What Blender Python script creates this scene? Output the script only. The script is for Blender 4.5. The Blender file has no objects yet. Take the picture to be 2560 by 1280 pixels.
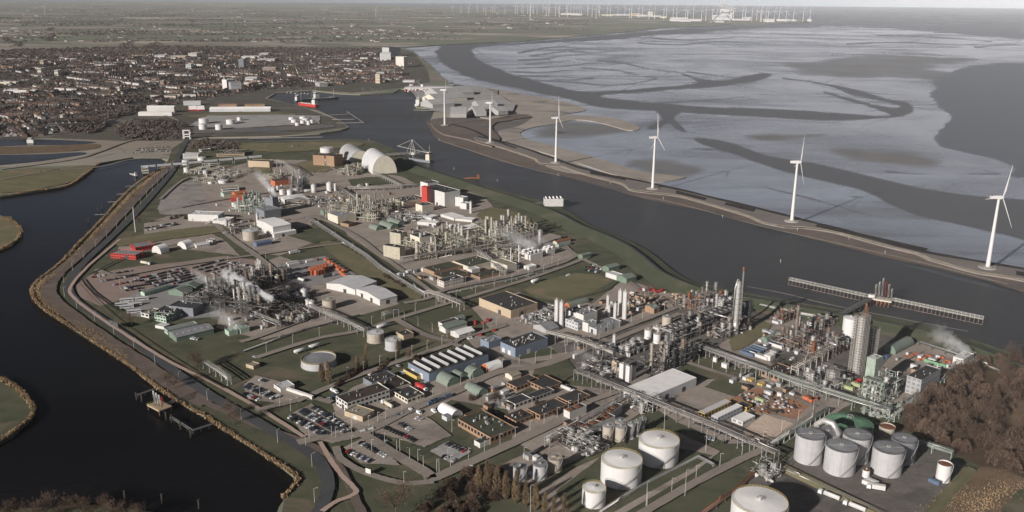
import bpy, math, random
from mathutils import Vector, Matrix
R = math.radians
sin, cos, pi = math.sin, math.cos, math.pi
SC = bpy.context.scene
COL = SC.collection

# ---------------------------------------------------------------- camera
CAM_H, F_PX, PITCH, ROLL = 280.0, 2222.25, R(16.34), R(0.38)
FWD = Vector((0, cos(PITCH), -sin(PITCH)))
_up = Vector((0, sin(PITCH), cos(PITCH)))
_rt = Vector((1, 0, 0))
CX = _rt * cos(ROLL) + _up * sin(ROLL)
CY = -_rt * sin(ROLL) + _up * cos(ROLL)
cam = bpy.data.cameras.new('camera')
cam.sensor_width = 36.0
cam.lens = 36.0 * F_PX / 2560
cam.clip_start, cam.clip_end = 1.0, 120000.0
camo = bpy.data.objects.new('camera', cam)
COL.objects.link(camo)
camo.matrix_world = Matrix(((CX.x, CY.x, -FWD.x, 0), (CX.y, CY.y, -FWD.y, 0), (CX.z, CY.z, -FWD.z, CAM_H), (0, 0, 0, 1)))
SC.camera = camo

# ---------------------------------------------------------------- sky, sun, exposure
SUN_AZ, SUN_EL = R(222), R(20)
w = bpy.data.worlds.new('World')
SC.world = w
w.use_nodes = True
nt = w.node_tree
sky = nt.nodes.new('ShaderNodeTexSky')
sky.sky_type = 'NISHITA'
sky.sun_disc = False
sky.sun_elevation, sky.sun_rotation = SUN_EL, SUN_AZ
sky.altitude, sky.air_density, sky.dust_density, sky.ozone_density = 0, 0.5, 0.6, 3.0
hs = nt.nodes.new('ShaderNodeHueSaturation')
hs.inputs['Saturation'].default_value = 0.27
hs.inputs['Value'].default_value = 1.0
nt.links.new(sky.outputs[0], hs.inputs['Color'])
cl = nt.nodes.new('ShaderNodeMix'); cl.data_type = 'RGBA'; cl.blend_type = 'DARKEN'; cl.inputs['Factor'].default_value = 1.0
cl.inputs['B'].default_value = (4.6, 4.6, 4.7, 1)      # the glare round the sun belongs to the sun lamp
gm = nt.nodes.new('ShaderNodeGamma'); gm.inputs[1].default_value = 2.4
nt.links.new(hs.outputs[0], cl.inputs['A']); nt.links.new(cl.outputs['Result'], gm.inputs[0])
nt.links.new(gm.outputs[0], nt.nodes['Background'].inputs[0])
nt.nodes['Background'].inputs[1].default_value = 0.0088
sun = bpy.data.lights.new('sun', 'SUN')
sun.energy, sun.angle, sun.color = 5.0, R(0.5), (1.0, 0.95, 0.90)
suno = bpy.data.objects.new('sun', sun)
COL.objects.link(suno)
sd = Vector((sin(SUN_AZ) * cos(SUN_EL), cos(SUN_AZ) * cos(SUN_EL), sin(SUN_EL)))
suno.rotation_euler = sd.to_track_quat('Z', 'Y').to_euler()
suno.location = sd * 500
SC.view_settings.view_transform = 'Standard'
SC.view_settings.look = 'None'
SC.view_settings.gamma = 1
SC.view_settings.exposure = 0.15
SC.render.engine = 'CYCLES'
SC.cycles.use_denoising = True
SC.cycles.max_bounces = 6
SC.cycles.diffuse_bounces = 2
SC.cycles.glossy_bounces = 3
SC.cycles.transparent_max_bounces = 12
SC.cycles.volume_bounces = 3
SC.cycles.volume_max_steps = 256

# ---------------------------------------------------------------- where things stand
def G(x, y, z=0.0):
    """the place on the level z that shows at photo pixel x, y"""
    d = FWD + CX * ((x - 1280) / F_PX) - CY * ((y - 640) / F_PX)
    t = (z - CAM_H) / d.z
    return Vector((d.x * t, d.y * t, z))
def depth(p): return (Vector(p) - Vector((0, 0, CAM_H))).dot(FWD)
def mpp(p): return depth(p) / F_PX                     # metres per photo pixel there
def H(x, y, dy):
    """height in metres of something whose foot is at pixel x, y and whose top shows dy pixels higher"""
    g = G(x, y); lo, hi = 0.0, 260.0
    for _ in range(40):
        m = (lo + hi) / 2
        v = Vector((g.x, g.y, m - CAM_H)); yy = 640 - F_PX * v.dot(CY) / v.dot(FWD)
        if yy > y - dy: lo = m
        else: hi = m
    return lo
def PX(p):
    v = Vector(p) - Vector((0, 0, CAM_H)); d = v.dot(FWD)
    return (1280 + F_PX * v.dot(CX) / d, 640 - F_PX * v.dot(CY) / d) if d > 1 else (-9e9, -9e9)
def inpoly(x, y, P):
    c = False; n = len(P); j = n - 1
    for i in range(n):
        if (P[i][1] > y) != (P[j][1] > y) and x < (P[j][0] - P[i][0]) * (y - P[i][1]) / (P[j][1] - P[i][1]) + P[i][0]: c = not c
        j = i
    return c
AX = R(41.0)                                           # the works' street grid
def snap(a, lim=R(16)):
    k = round((a - AX) / (pi / 2)); t = AX + k * pi / 2
    return t if abs(a - t) < lim else a

# ---------------------------------------------------------------- materials
MATS = {}
def mat(name, c, rough=0.75, var=0.25, scale=0.25, metal=0.0, spec=0.3, c2=None, big=0.02, stain=0.0, bump=0.0, objvar=0.0):
    """a base colour broken up by two sizes of noise, with optional second colour, stains, relief and a tint per object"""
    if name in MATS: return MATS[name]
    m = bpy.data.materials.new(name); m.use_nodes = True
    n = m.node_tree.nodes; L = m.node_tree.links; b = n['Principled BSDF']
    geo = n.new('ShaderNodeNewGeometry')
    n1 = n.new('ShaderNodeTexNoise'); n1.inputs['Scale'].default_value = scale; n1.inputs['Detail'].default_value = 5
    n2 = n.new('ShaderNodeTexNoise'); n2.inputs['Scale'].default_value = big; n2.inputs['Detail'].default_value = 3
    L.new(geo.outputs['Position'], n1.inputs['Vector']); L.new(geo.outputs['Position'], n2.inputs['Vector'])
    mx = n.new('ShaderNodeMix'); mx.data_type = 'RGBA'
    cc = c2 or tuple(min(1, x * (1 + var * 0.6)) for x in c)
    mx.inputs['A'].default_value = (*[x * (1 - (0 if c2 else var * 0.6)) for x in c], 1); mx.inputs['B'].default_value = (*cc, 1)
    r = n.new('ShaderNodeMapRange'); r.inputs['From Min'].default_value = 0.38; r.inputs['From Max'].default_value = 0.62
    ad = n.new('ShaderNodeMath'); ad.operation = 'ADD'
    m1 = n.new('ShaderNodeMath'); m1.operation = 'MULTIPLY'; m1.inputs[1].default_value = 0.5
    m2 = n.new('ShaderNodeMath'); m2.operation = 'MULTIPLY'; m2.inputs[1].default_value = 0.5
    L.new(n1.outputs['Fac'], m1.inputs[0]); L.new(n2.outputs['Fac'], m2.inputs[0])
    L.new(m1.outputs[0], ad.inputs[0]); L.new(m2.outputs[0], ad.inputs[1]); L.new(ad.outputs[0], r.inputs['Value'])
    L.new(r.outputs[0], mx.inputs['Factor'])
    out = mx.outputs['Result']
    if stain:
        st = n.new('ShaderNodeTexNoise'); st.inputs['Scale'].default_value = 1.0; st.inputs['Detail'].default_value = 6
        sm = n.new('ShaderNodeMapping'); sm.inputs['Scale'].default_value = (0.9, 0.9, 0.05)
        L.new(geo.outputs['Position'], sm.inputs[0]); L.new(sm.outputs[0], st.inputs['Vector'])
        sr = n.new('ShaderNodeMapRange'); sr.inputs['From Min'].default_value = 0.5; sr.inputs['From Max'].default_value = 0.75
        sr.inputs['To Max'].default_value = stain
        L.new(st.outputs['Fac'], sr.inputs['Value'])
        m3 = n.new('ShaderNodeMix'); m3.data_type = 'RGBA'; m3.inputs['B'].default_value = (0.09, 0.075, 0.06, 1)
        L.new(sr.outputs[0], m3.inputs['Factor']); L.new(out, m3.inputs['A']); out = m3.outputs['Result']
    if objvar:
        oi = n.new('ShaderNodeObjectInfo'); hv = n.new('ShaderNodeHueSaturation')
        vr = n.new('ShaderNodeMapRange'); vr.inputs['To Min'].default_value = 1 - objvar; vr.inputs['To Max'].default_value = 1 + objvar
        L.new(oi.outputs['Random'], vr.inputs['Value']); L.new(vr.outputs[0], hv.inputs['Value']); L.new(out, hv.inputs['Color']); out = hv.outputs[0]
    L.new(out, b.inputs['Base Color'])
    b.inputs['Roughness'].default_value = rough; b.inputs['Metallic'].default_value = metal
    b.inputs['Specular IOR Level'].default_value = spec
    if bump:
        bp = n.new('ShaderNodeBump'); bp.inputs['Strength'].default_value = bump; bp.inputs['Distance'].default_value = 0.5
        L.new(n1.outputs['Fac'], bp.inputs['Height']); L.new(bp.outputs[0], b.inputs['Normal'])
    MATS[name] = m
    return m
M = lambda k: MATS[k]

mat('white_paint', (0.58, 0.56, 0.54), 0.5, 0.12, 0.3, stain=0.10)
mat('tank_white', (0.62, 0.60, 0.585), 0.45, 0.08, 0.2, stain=0.10)
mat('tank_grey', (0.42, 0.41, 0.41), 0.5, 0.12, 0.3, stain=0.22)
mat('tank_tan', (0.40, 0.35, 0.29), 0.6, 0.2, 0.4, stain=0.35)
mat('roof_white', (0.84, 0.81, 0.78), 0.6, 0.15, 0.15)  # paler than the white walls, to put sunlight on tops into the colour
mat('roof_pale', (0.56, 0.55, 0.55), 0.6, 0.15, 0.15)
mat('roof_dark', (0.035, 0.034, 0.035), 0.85, 0.5, 0.25, c2=(0.06, 0.056, 0.052))
mat('roof_brown', (0.07, 0.05, 0.038), 0.85, 0.5, 0.12, c2=(0.025, 0.022, 0.022))
mat('roof_mid', (0.36, 0.355, 0.35), 0.7, 0.2, 0.15)
mat('roof_grey', (0.23, 0.23, 0.235), 0.75, 0.3, 0.15)
mat('roof_moss', (0.06, 0.062, 0.042), 0.9, 0.4, 0.15)
mat('roof_tan', (0.27, 0.24, 0.18), 0.9, 0.3, 0.2)
mat('roof_green', (0.185, 0.215, 0.18), 0.65, 0.2, 0.3)
mat('dome_green', (0.085, 0.165, 0.105), 0.55, 0.25, 0.3)
mat('wall_white', (0.56, 0.54, 0.51), 0.6, 0.12, 0.25, stain=0.10)
mat('wall_cream', (0.58, 0.53, 0.43), 0.7, 0.15, 0.25, stain=0.2)
mat('wall_grey', (0.34, 0.33, 0.32), 0.7, 0.15, 0.25, stain=0.2)
mat('wall_palegrey', (0.5, 0.5, 0.5), 0.7, 0.12, 0.25, stain=0.15)
mat('wall_brick', (0.30, 0.20, 0.13), 0.85, 0.35, 0.8)
mat('wall_tan', (0.42, 0.33, 0.23), 0.8, 0.2, 0.5, stain=0.15)
mat('wall_brown', (0.30, 0.19, 0.12), 0.8, 0.2, 0.5)
mat('wall_blue', (0.19, 0.225, 0.285), 0.55, 0.15, 0.3, stain=0.12)
mat('wall_navy', (0.12, 0.15, 0.22), 0.55, 0.15, 0.3)
mat('wall_green', (0.15, 0.20, 0.155), 0.6, 0.2, 0.3, stain=0.12)
mat('wall_palegreen', (0.36, 0.44, 0.36), 0.6, 0.15, 0.3)
mat('wall_dark', (0.055, 0.055, 0.058), 0.7, 0.3, 0.3)
mat('wall_yellow', (0.50, 0.36, 0.12), 0.6, 0.12, 0.3)
mat('wall_orange', (0.40, 0.13, 0.065), 0.6, 0.18, 0.3)
mat('wall_red', (0.42, 0.045, 0.035), 0.55, 0.15, 0.3)
mat('wall_slate', (0.19, 0.20, 0.22), 0.6, 0.2, 0.3, stain=0.15)
mat('glass', (0.02, 0.022, 0.026), 0.12, 0.2, 0.4, spec=0.6)
mat('steel', (0.30, 0.29, 0.28), 0.5, 0.35, 0.6, metal=0.25)
mat('steel_pale', (0.48, 0.46, 0.42), 0.5, 0.3, 0.6, metal=0.15)
mat('steel_dark', (0.075, 0.07, 0.068), 0.65, 0.5, 0.6)
mat('alu', (0.58, 0.56, 0.53), 0.38, 0.25, 0.8, metal=0.5)
mat('beige_plant', (0.44, 0.40, 0.31), 0.65, 0.3, 0.6, stain=0.35)
mat('rust', (0.26, 0.10, 0.045), 0.85, 0.5, 0.6, c2=(0.14, 0.075, 0.05))
mat('rust_grey', (0.26, 0.20, 0.165), 0.8, 0.5, 0.5, c2=(0.13, 0.09, 0.07))
mat('green_plant', (0.31, 0.36, 0.30), 0.65, 0.3, 0.6, stain=0.3)
mat('grating', (0.12, 0.115, 0.11), 0.8, 0.4, 1.2)
mat('yellow_rail', (0.5, 0.38, 0.14), 0.6, 0.2, 0.5)
mat('red_paint', (0.34, 0.035, 0.03), 0.5, 0.2, 0.4)
mat('concrete', (0.34, 0.31, 0.28), 0.9, 0.25, 0.3)
mat('concrete_dark', (0.14, 0.13, 0.12), 0.9, 0.35, 0.3)
mat('wood_dark', (0.06, 0.05, 0.042), 0.9, 0.4, 0.5)
mat('orange_box', (0.42, 0.13, 0.065), 0.6, 0.2, 0.4)
mat('blue_box', (0.09, 0.125, 0.18), 0.6, 0.2, 0.4)
mat('green_box', (0.16, 0.30, 0.17), 0.6, 0.2, 0.4)
mat('lime_box', (0.33, 0.36, 0.20), 0.6, 0.2, 0.4)
mat('tyre', (0.02, 0.02, 0.02), 0.9, 0.2, 1)
mat('turbine_white', (0.62, 0.60, 0.585), 0.4, 0.04, 0.1)

# ---------------------------------------------------------------- mesh building
class MB:
    def __init__(s): s.v, s.f, s.m, s.s = [], [], [], []
    def add(s, vs, fs, m=0, sm=False):
        o = len(s.v); s.v += [tuple(p) for p in vs]
        for f in fs: s.f.append([i + o for i in f]); s.m.append(m); s.s.append(sm)
        return s
    def box(s, x0, x1, y0, y1, z0, z1, m=0, top=None):
        s.add([(x0, y0, z0), (x1, y0, z0), (x1, y1, z0), (x0, y1, z0), (x0, y0, z1), (x1, y0, z1), (x1, y1, z1), (x0, y1, z1)],
              [(0, 3, 2, 1), (0, 1, 5, 4), (1, 2, 6, 5), (2, 3, 7, 6), (3, 0, 4, 7)], m)
        s.add([(x0, y0, z1), (x1, y0, z1), (x1, y1, z1), (x0, y1, z1)], [(0, 1, 2, 3)], m if top is None else top)
        return s
    def cyl(s, x, y, z0, z1, r, r2=None, n=14, m=0, cap=True, dome=0.0, mc=None):
        r2 = r if r2 is None else r2
        a = [2 * pi * i / n for i in range(n)]
        s.add([(x + r * cos(t), y + r * sin(t), z0) for t in a] + [(x + r2 * cos(t), y + r2 * sin(t), z1) for t in a],
              [(i, (i + 1) % n, n + (i + 1) % n, n + i) for i in range(n)], m, True)
        if cap:
            s.add([(x + r2 * cos(t), y + r2 * sin(t), z1) for t in a] + [(x, y, z1 + dome)],
                  [(i, (i + 1) % n, n) for i in range(n)], m if mc is None else mc, False)
        return s
    def tube(s, P, r, n=6, m=0, cap=True):
        P = [Vector(p) for p in P]; o = len(s.v); k = len(P)
        for i, p in enumerate(P):
            t = (P[min(i + 1, k - 1)] - P[max(i - 1, 0)])
            if t.length < 1e-6: t = Vector((0, 0, 1))
            t.normalize(); u = t.cross(Vector((0, 0, 1)))
            if u.length < 0.05: u = t.cross(Vector((0, 1, 0)))
            u.normalize(); q = u.cross(t)
            rr = r[i] if isinstance(r, (list, tuple)) else r
            for j in range(n):
                a = 2 * pi * j / n + pi / n; s.v.append(tuple(p + u * (rr * cos(a)) + q * (rr * sin(a))))
        for i in range(k - 1):
            for j in range(n):
                s.f.append([o + i * n + j, o + (i + 1) * n + j, o + (i + 1) * n + (j + 1) % n, o + i * n + (j + 1) % n]); s.m.append(m); s.s.append(n > 4)
        if cap:
            s.f.append([o + j for j in range(n)]); s.m.append(m); s.s.append(False)
            s.f.append([o + (k - 1) * n + j for j in range(n)][::-1]); s.m.append(m); s.s.append(False)
        return s
    def bar(s, p, q, t=0.2, m=0): return s.tube([p, q], t * 0.72, 4, m)
    def prism(s, P, z0, z1, m=0, top=None):
        n = len(P)
        ar = sum(P[i][0] * P[(i + 1) % n][1] - P[(i + 1) % n][0] * P[i][1] for i in range(n))
        if ar < 0: P = P[::-1]
        s.add([(p[0], p[1], z0) for p in P] + [(p[0], p[1], z1) for p in P], [(i, (i + 1) % n, n + (i + 1) % n, n + i) for i in range(n)], m)
        s.add([(p[0], p[1], z1) for p in P], [tuple(range(n))], m if top is None else top)
        return s
    def merge(s, o, mtx=None):
        b = len(s.v)
        s.v += [tuple(mtx @ Vector(p)) for p in o.v] if mtx else o.v
        s.f += [[i + b for i in f] for f in o.f]; s.m += o.m; s.s += o.s
        return s
    def mesh(s, name, mats):
        me = bpy.data.meshes.new(name)
        me.from_pydata(s.v, [], s.f)
        for x in (mats if isinstance(mats, (list, tuple)) else [mats]): me.materials.append(M(x) if isinstance(x, str) else x)
        me.polygons.foreach_set('material_index', s.m)
        me.polygons.foreach_set('use_smooth', s.s)
        me.update()
        return me
    def obj(s, name, mats, parent=None):
        o = bpy.data.objects.new(name, s.mesh(name, mats)); COL.objects.link(o)
        if parent: o.parent = parent
        return o

def tag(o, label=None, cat=None, group=None, kind=None):
    if label: o['label'] = label
    if cat: o['category'] = cat
    if group: o['group'] = group
    if kind: o['kind'] = kind
    return o
def thing(name, label, cat, loc, rz=0.0, group=None):
    o = bpy.data.objects.new(name, None); COL.objects.link(o)
    o.location = loc; o.rotation_euler = (0, 0, rz); o.empty_display_size = 0.5
    return tag(o, label, cat, group)
def dup(root, loc, rz=None, label=None, group=None, sc=None):
    r = root.copy(); COL.objects.link(r); r.location = loc
    if rz is not None: r.rotation_euler = (0, 0, rz)
    if label: r['label'] = label
    if group: r['group'] = group
    if sc: r.scale = sc if isinstance(sc, tuple) else (sc, sc, sc)
    for ch in KIDS.get(root.name, root.children):
        c = ch.copy(); COL.objects.link(c); c.parent = r
    return r
KIDS = {}
def freeze(root):
    KIDS[root.name] = list(root.children)
    return root
def setting(name, mb, mats, kind='structure', label=None, cat=None):
    return tag(mb.obj(name, mats), label, cat, None, kind)

# ---------------------------------------------------------------- ground materials
def nodes(name):
    m = bpy.data.materials.new(name); m.use_nodes = True; MATS[name] = m
    n = m.node_tree.nodes; return m, n, m.node_tree.links, n['Principled BSDF']
def ramp(n, pts, mode='LINEAR'):
    r = n.new('ShaderNodeValToRGB'); r.color_ramp.interpolation = mode
    e = r.color_ramp.elements
    while len(e) < len(pts): e.new(0.5)
    for q, (p, c) in zip(e, pts): q.position = p; q.color = (*c, 1) if len(c) == 3 else c
    return r
def noise(n, L, vec, scale, detail=4, rough=0.5, dist=0.0):
    t = n.new('ShaderNodeTexNoise'); t.inputs['Scale'].default_value = scale; t.inputs['Detail'].default_value = detail
    t.inputs['Roughness'].default_value = rough; t.inputs['Distortion'].default_value = dist
    L.new(vec, t.inputs['Vector']); return t
def mapped(n, L, rot=0.0, sc=(1, 1, 1)):
    g = n.new('ShaderNodeNewGeometry'); m = n.new('ShaderNodeMapping'); m.inputs['Rotation'].default_value = (0, 0, rot); m.inputs['Scale'].default_value = sc
    L.new(g.outputs['Position'], m.inputs[0]); return m.outputs[0]
def mixc(n, L, fac, a, b, mode='MIX'):
    x = n.new('ShaderNodeMix'); x.data_type = 'RGBA'; x.blend_type = mode
    for s, v in (('Factor', fac), ('A', a), ('B', b)):
        if hasattr(v, 'links') or hasattr(v, 'is_linked'): L.new(v, x.inputs[s])
        else: x.inputs[s].default_value = v if s == 'Factor' else (*v, 1)
    return x.outputs['Result']
def rng(n, L, v, a, b, c=0.0, d=1.0):
    r = n.new('ShaderNodeMapRange'); L.new(v, r.inputs['Value'])
    for k, x in zip(('From Min', 'From Max', 'To Min', 'To Max'), (a, b, c, d)): r.inputs[k].default_value = x
    return r.outputs[0]

def water(name, c, rough, spec, wave=0.0, wscale=0.06, c2=None):
    m, n, L, b = nodes(name)
    v = mapped(n, L, R(20), (0.0022, 0.006, 1))
    t = noise(n, L, v, 1.0, 4, 0.55, 0.6)
    L.new(mixc(n, L, rng(n, L, t.outputs['Fac'], 0.35, 0.65), c, c2 or tuple(x * 1.9 for x in c)), b.inputs['Base Color'])  # paler patches put a sheen into the water colour
    L.new(rng(n, L, t.outputs['Fac'], 0.35, 0.65, rough * .85, rough * 1.4), b.inputs['Roughness'])
    b.inputs['Specular IOR Level'].default_value = spec; b.inputs['IOR'].default_value = 1.33
    if wave:
        v2 = mapped(n, L, R(35), (1, 2.4, 1)); t2 = noise(n, L, v2, wscale, 5, 0.6)
        bp = n.new('ShaderNodeBump'); bp.inputs['Strength'].default_value = wave; bp.inputs['Distance'].default_value = 1.2
        L.new(t2.outputs['Fac'], bp.inputs['Height']); L.new(bp.outputs[0], b.inputs['Normal'])
    return m
water('water_sea', (0.058, 0.060, 0.066), 0.30, 0.22, 0.25)
water('water_channel', (0.058, 0.057, 0.059), 0.42, 0.10, 0.3)
water('water_harbour', (0.034, 0.034, 0.035), 0.34, 0.13, 0.35)
water('water_canal', (0.005, 0.005, 0.0055), 0.2, 0.10, 0.2)

# tidal flats: wet mud that mirrors the sky, part of that sheen painted into its colour, channels, banks of sand and the open sea, told apart by what lies where (attribute 'cover')
m, n, L, b = nodes('mudflat')
at = n.new('ShaderNodeAttribute'); at.attribute_name = 'cover'
sc_ = n.new('ShaderNodeSeparateColor'); L.new(at.outputs['Color'], sc_.inputs[0])
v = mapped(n, L, R(12), (0.0016, 0.0022, 1)); big = noise(n, L, v, 1.0, 6, 0.6, 0.8)
v2 = mapped(n, L, R(-8), (0.010, 0.016, 1)); fine = noise(n, L, v2, 1.0, 6, 0.65, 0.8)
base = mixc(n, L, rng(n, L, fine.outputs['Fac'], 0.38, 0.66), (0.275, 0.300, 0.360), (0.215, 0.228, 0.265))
base = mixc(n, L, rng(n, L, big.outputs['Fac'], 0.46, 0.72), base, (0.150, 0.152, 0.165))
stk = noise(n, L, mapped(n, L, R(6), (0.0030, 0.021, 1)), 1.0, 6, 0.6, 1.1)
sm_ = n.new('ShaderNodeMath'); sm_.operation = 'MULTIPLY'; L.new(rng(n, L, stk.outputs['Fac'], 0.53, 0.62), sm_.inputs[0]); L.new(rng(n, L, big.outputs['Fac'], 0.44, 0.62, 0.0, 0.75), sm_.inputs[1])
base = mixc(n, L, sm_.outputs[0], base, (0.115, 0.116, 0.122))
base = mixc(n, L, rng(n, L, stk.outputs['Fac'], 0.42, 0.30, 0.0, 0.4), base, (0.34, 0.365, 0.43))  # pale patches of sky sheen painted into the mud colour
base = mixc(n, L, sc_.outputs[1], base, mixc(n, L, rng(n, L, fine.outputs['Fac'], 0.35, 0.65), (0.21, 0.185, 0.160), (0.155, 0.148, 0.135)))
base = mixc(n, L, sc_.outputs[0], base, (0.108, 0.106, 0.108))
base = mixc(n, L, sc_.outputs[2], base, (0.084, 0.088, 0.098))
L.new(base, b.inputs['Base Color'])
rgh = rng(n, L, big.outputs['Fac'], 0.42, 0.70, 0.11, 0.36)
def mixv(f, x, y):
    q = n.new('ShaderNodeMix'); L.new(f, q.inputs[0])
    for i, s in ((2, x), (3, y)):
        if hasattr(s, 'is_linked'): L.new(s, q.inputs[i])
        else: q.inputs[i].default_value = s
    return q.outputs[0]
L.new(mixv(sc_.outputs[2], mixv(sc_.outputs[1], mixv(sc_.outputs[0], rgh, 0.42), 0.5), 0.34), b.inputs['Roughness'])
L.new(mixv(sc_.outputs[2], mixv(sc_.outputs[1], mixv(sc_.outputs[0], 0.6, 0.10), 0.15), 0.2), b.inputs['Specular IOR Level'])

# polder: a patchwork of strip fields with ditches
m, n, L, b = nodes('farmland')
v = mapped(n, L, R(24), (0.0019, 0.0042, 1))
vo = n.new('ShaderNodeTexVoronoi'); vo.distance = 'CHEBYCHEV'; vo.inputs['Scale'].default_value = 1.0; vo.inputs['Randomness'].default_value = 0.85
L.new(v, vo.inputs['Vector'])
sx = n.new('ShaderNodeSeparateColor'); L.new(vo.outputs['Color'], sx.inputs[0])
fr = ramp(n, [(0.0, (0.177, 0.187, 0.136)), (0.3, (0.207, 0.216, 0.158)), (0.5, (0.246, 0.241, 0.186)), (0.62, (0.33, 0.277, 0.229)), (0.72, (0.384, 0.335, 0.282)), (0.82, (0.196, 0.206, 0.151)), (0.93, (0.267, 0.223, 0.183)), (0.97, (0.482, 0.425, 0.345))], 'CONSTANT')  # field colours paled to make up for the thin haze
L.new(sx.outputs[0], fr.inputs[0])
t = noise(n, L, mapped(n, L), 0.004, 6, 0.6)
c = mixc(n, L, rng(n, L, t.outputs['Fac'], 0.35, 0.65, 0.0, 0.35), fr.outputs[0], (0.145, 0.142, 0.115))
vd = n.new('ShaderNodeTexVoronoi'); vd.feature = 'DISTANCE_TO_EDGE'; vd.inputs['Randomness'].default_value = 0.85; L.new(v, vd.inputs['Vector'])
L.new(mixc(n, L, rng(n, L, vd.outputs['Distance'], 0.006, 0.016, 0.5, 0.0), c, (0.06, 0.06, 0.05)), b.inputs['Base Color'])
b.inputs['Roughness'].default_value = 0.95; b.inputs['Specular IOR Level'].default_value = 0.1

def ground(name, a, bcol, s1=0.05, s2=0.6, third=None):
    m, n, L, b = nodes(name)
    t1 = noise(n, L, mapped(n, L, R(41), (1, 1.6, 1)), s1, 6, 0.6, 0.6); t2 = noise(n, L, mapped(n, L), s2, 5, 0.65)
    c = mixc(n, L, rng(n, L, t1.outputs['Fac'], 0.36, 0.64), a, bcol)
    c = mixc(n, L, rng(n, L, t2.outputs['Fac'], 0.3, 0.7, 0.0, 0.45), c, tuple(x * 0.55 for x in a))
    if third:
        t3 = noise(n, L, mapped(n, L, R(-20)), s1 * 0.6, 5, 0.6, 1.0)
        c = mixc(n, L, rng(n, L, t3.outputs['Fac'], 0.55, 0.66), c, third)
    L.new(c, b.inputs['Base Color']); b.inputs['Roughness'].default_value = 0.95; b.inputs['Specular IOR Level'].default_value = 0.1
    bp = n.new('ShaderNodeBump'); bp.inputs['Strength'].default_value = 0.5; bp.inputs['Distance'].default_value = 0.4
    L.new(t2.outputs['Fac'], bp.inputs['Height']); L.new(bp.outputs[0], b.inputs['Normal'])
ground('grass_works', (0.086, 0.094, 0.060), (0.135, 0.132, 0.085), 0.03, 0.9, (0.165, 0.135, 0.095))
ground('grass_dry', (0.212, 0.184, 0.11), (0.155, 0.151, 0.0844), 0.03, 0.7, (0.239, 0.184, 0.121))
ground('grass_dyke', (0.074, 0.086, 0.052), (0.095, 0.105, 0.066), 0.02, 0.5, (0.115, 0.108, 0.075))
ground('paving', (0.337, 0.281, 0.236), (0.415, 0.359, 0.314), 0.04, 0.5, (0.236, 0.202, 0.179))
ground('gravel_yard', (0.30, 0.265, 0.24), (0.40, 0.36, 0.335), 0.05, 0.3, (0.20, 0.175, 0.16))
ground('paving_grey', (0.348, 0.332, 0.319), (0.448, 0.427, 0.404), 0.04, 0.4, (0.269, 0.251, 0.238))
ground('paving_red', (0.304, 0.224, 0.193), (0.359, 0.281, 0.243), 0.04, 0.6)
ground('paving_dark', (0.152, 0.135, 0.122), (0.202, 0.178, 0.159), 0.05, 0.4, (0.111, 0.101, 0.0931))
ground('earth_red', (0.471, 0.258, 0.158), (0.348, 0.191, 0.123), 0.05, 0.4, (0.224, 0.158, 0.123))
ground('sand_lot', (0.696, 0.55, 0.438), (0.606, 0.471, 0.37), 0.04, 0.4, (0.741, 0.618, 0.505))
ground('road_brown', (0.29, 0.25, 0.215), (0.34, 0.295, 0.255), 0.03, 0.7, (0.22, 0.19, 0.165))
ground('asphalt', (0.0825, 0.0825, 0.0879), (0.104, 0.103, 0.106), 0.02, 0.8)
ground('asphalt_pale', (0.285, 0.275, 0.271), (0.338, 0.321, 0.314), 0.03, 0.6)
ground('path_red', (0.471, 0.348, 0.281), (0.538, 0.404, 0.337), 0.05, 0.8)
ground('ballast', (0.153, 0.118, 0.0987), (0.198, 0.158, 0.132), 0.05, 1.2, (0.108, 0.0897, 0.0807))
ground('sand', (0.44, 0.385, 0.33), (0.33, 0.29, 0.255), 0.010, 0.06, (0.21, 0.19, 0.175))
ground('sand_wet', (0.20, 0.175, 0.155), (0.15, 0.138, 0.13), 0.010, 0.06, (0.13, 0.132, 0.14))
ground('sand_pink', (0.515, 0.371, 0.314), (0.382, 0.324, 0.286), 0.008, 0.03, (0.286, 0.276, 0.258))
ground('mud_brown', (0.155, 0.125, 0.11), (0.21, 0.165, 0.14), 0.010, 0.08, (0.12, 0.122, 0.13))
ground('dam_top', (0.245, 0.215, 0.195), (0.21, 0.185, 0.168), 0.02, 0.3)
ground('rubble', (0.033, 0.0297, 0.0275), (0.0605, 0.0528, 0.0473), 0.08, 0.7)
ground('stone_edge', (0.584, 0.505, 0.382), (0.359, 0.292, 0.224), 0.06, 0.5)
ground('thicket_floor', (0.116, 0.081, 0.0508), (0.0786, 0.0573, 0.0388), 0.03, 0.4, (0.157, 0.116, 0.0738))  # dark tone paints in the shade between the bushes
ground('town_ground', (0.133, 0.114, 0.0949), (0.104, 0.106, 0.0797), 0.01, 0.08, (0.181, 0.162, 0.148))
ground('reed_floor', (0.22, 0.155, 0.10), (0.15, 0.105, 0.07), 0.06, 0.8, (0.11, 0.08, 0.055))

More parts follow.
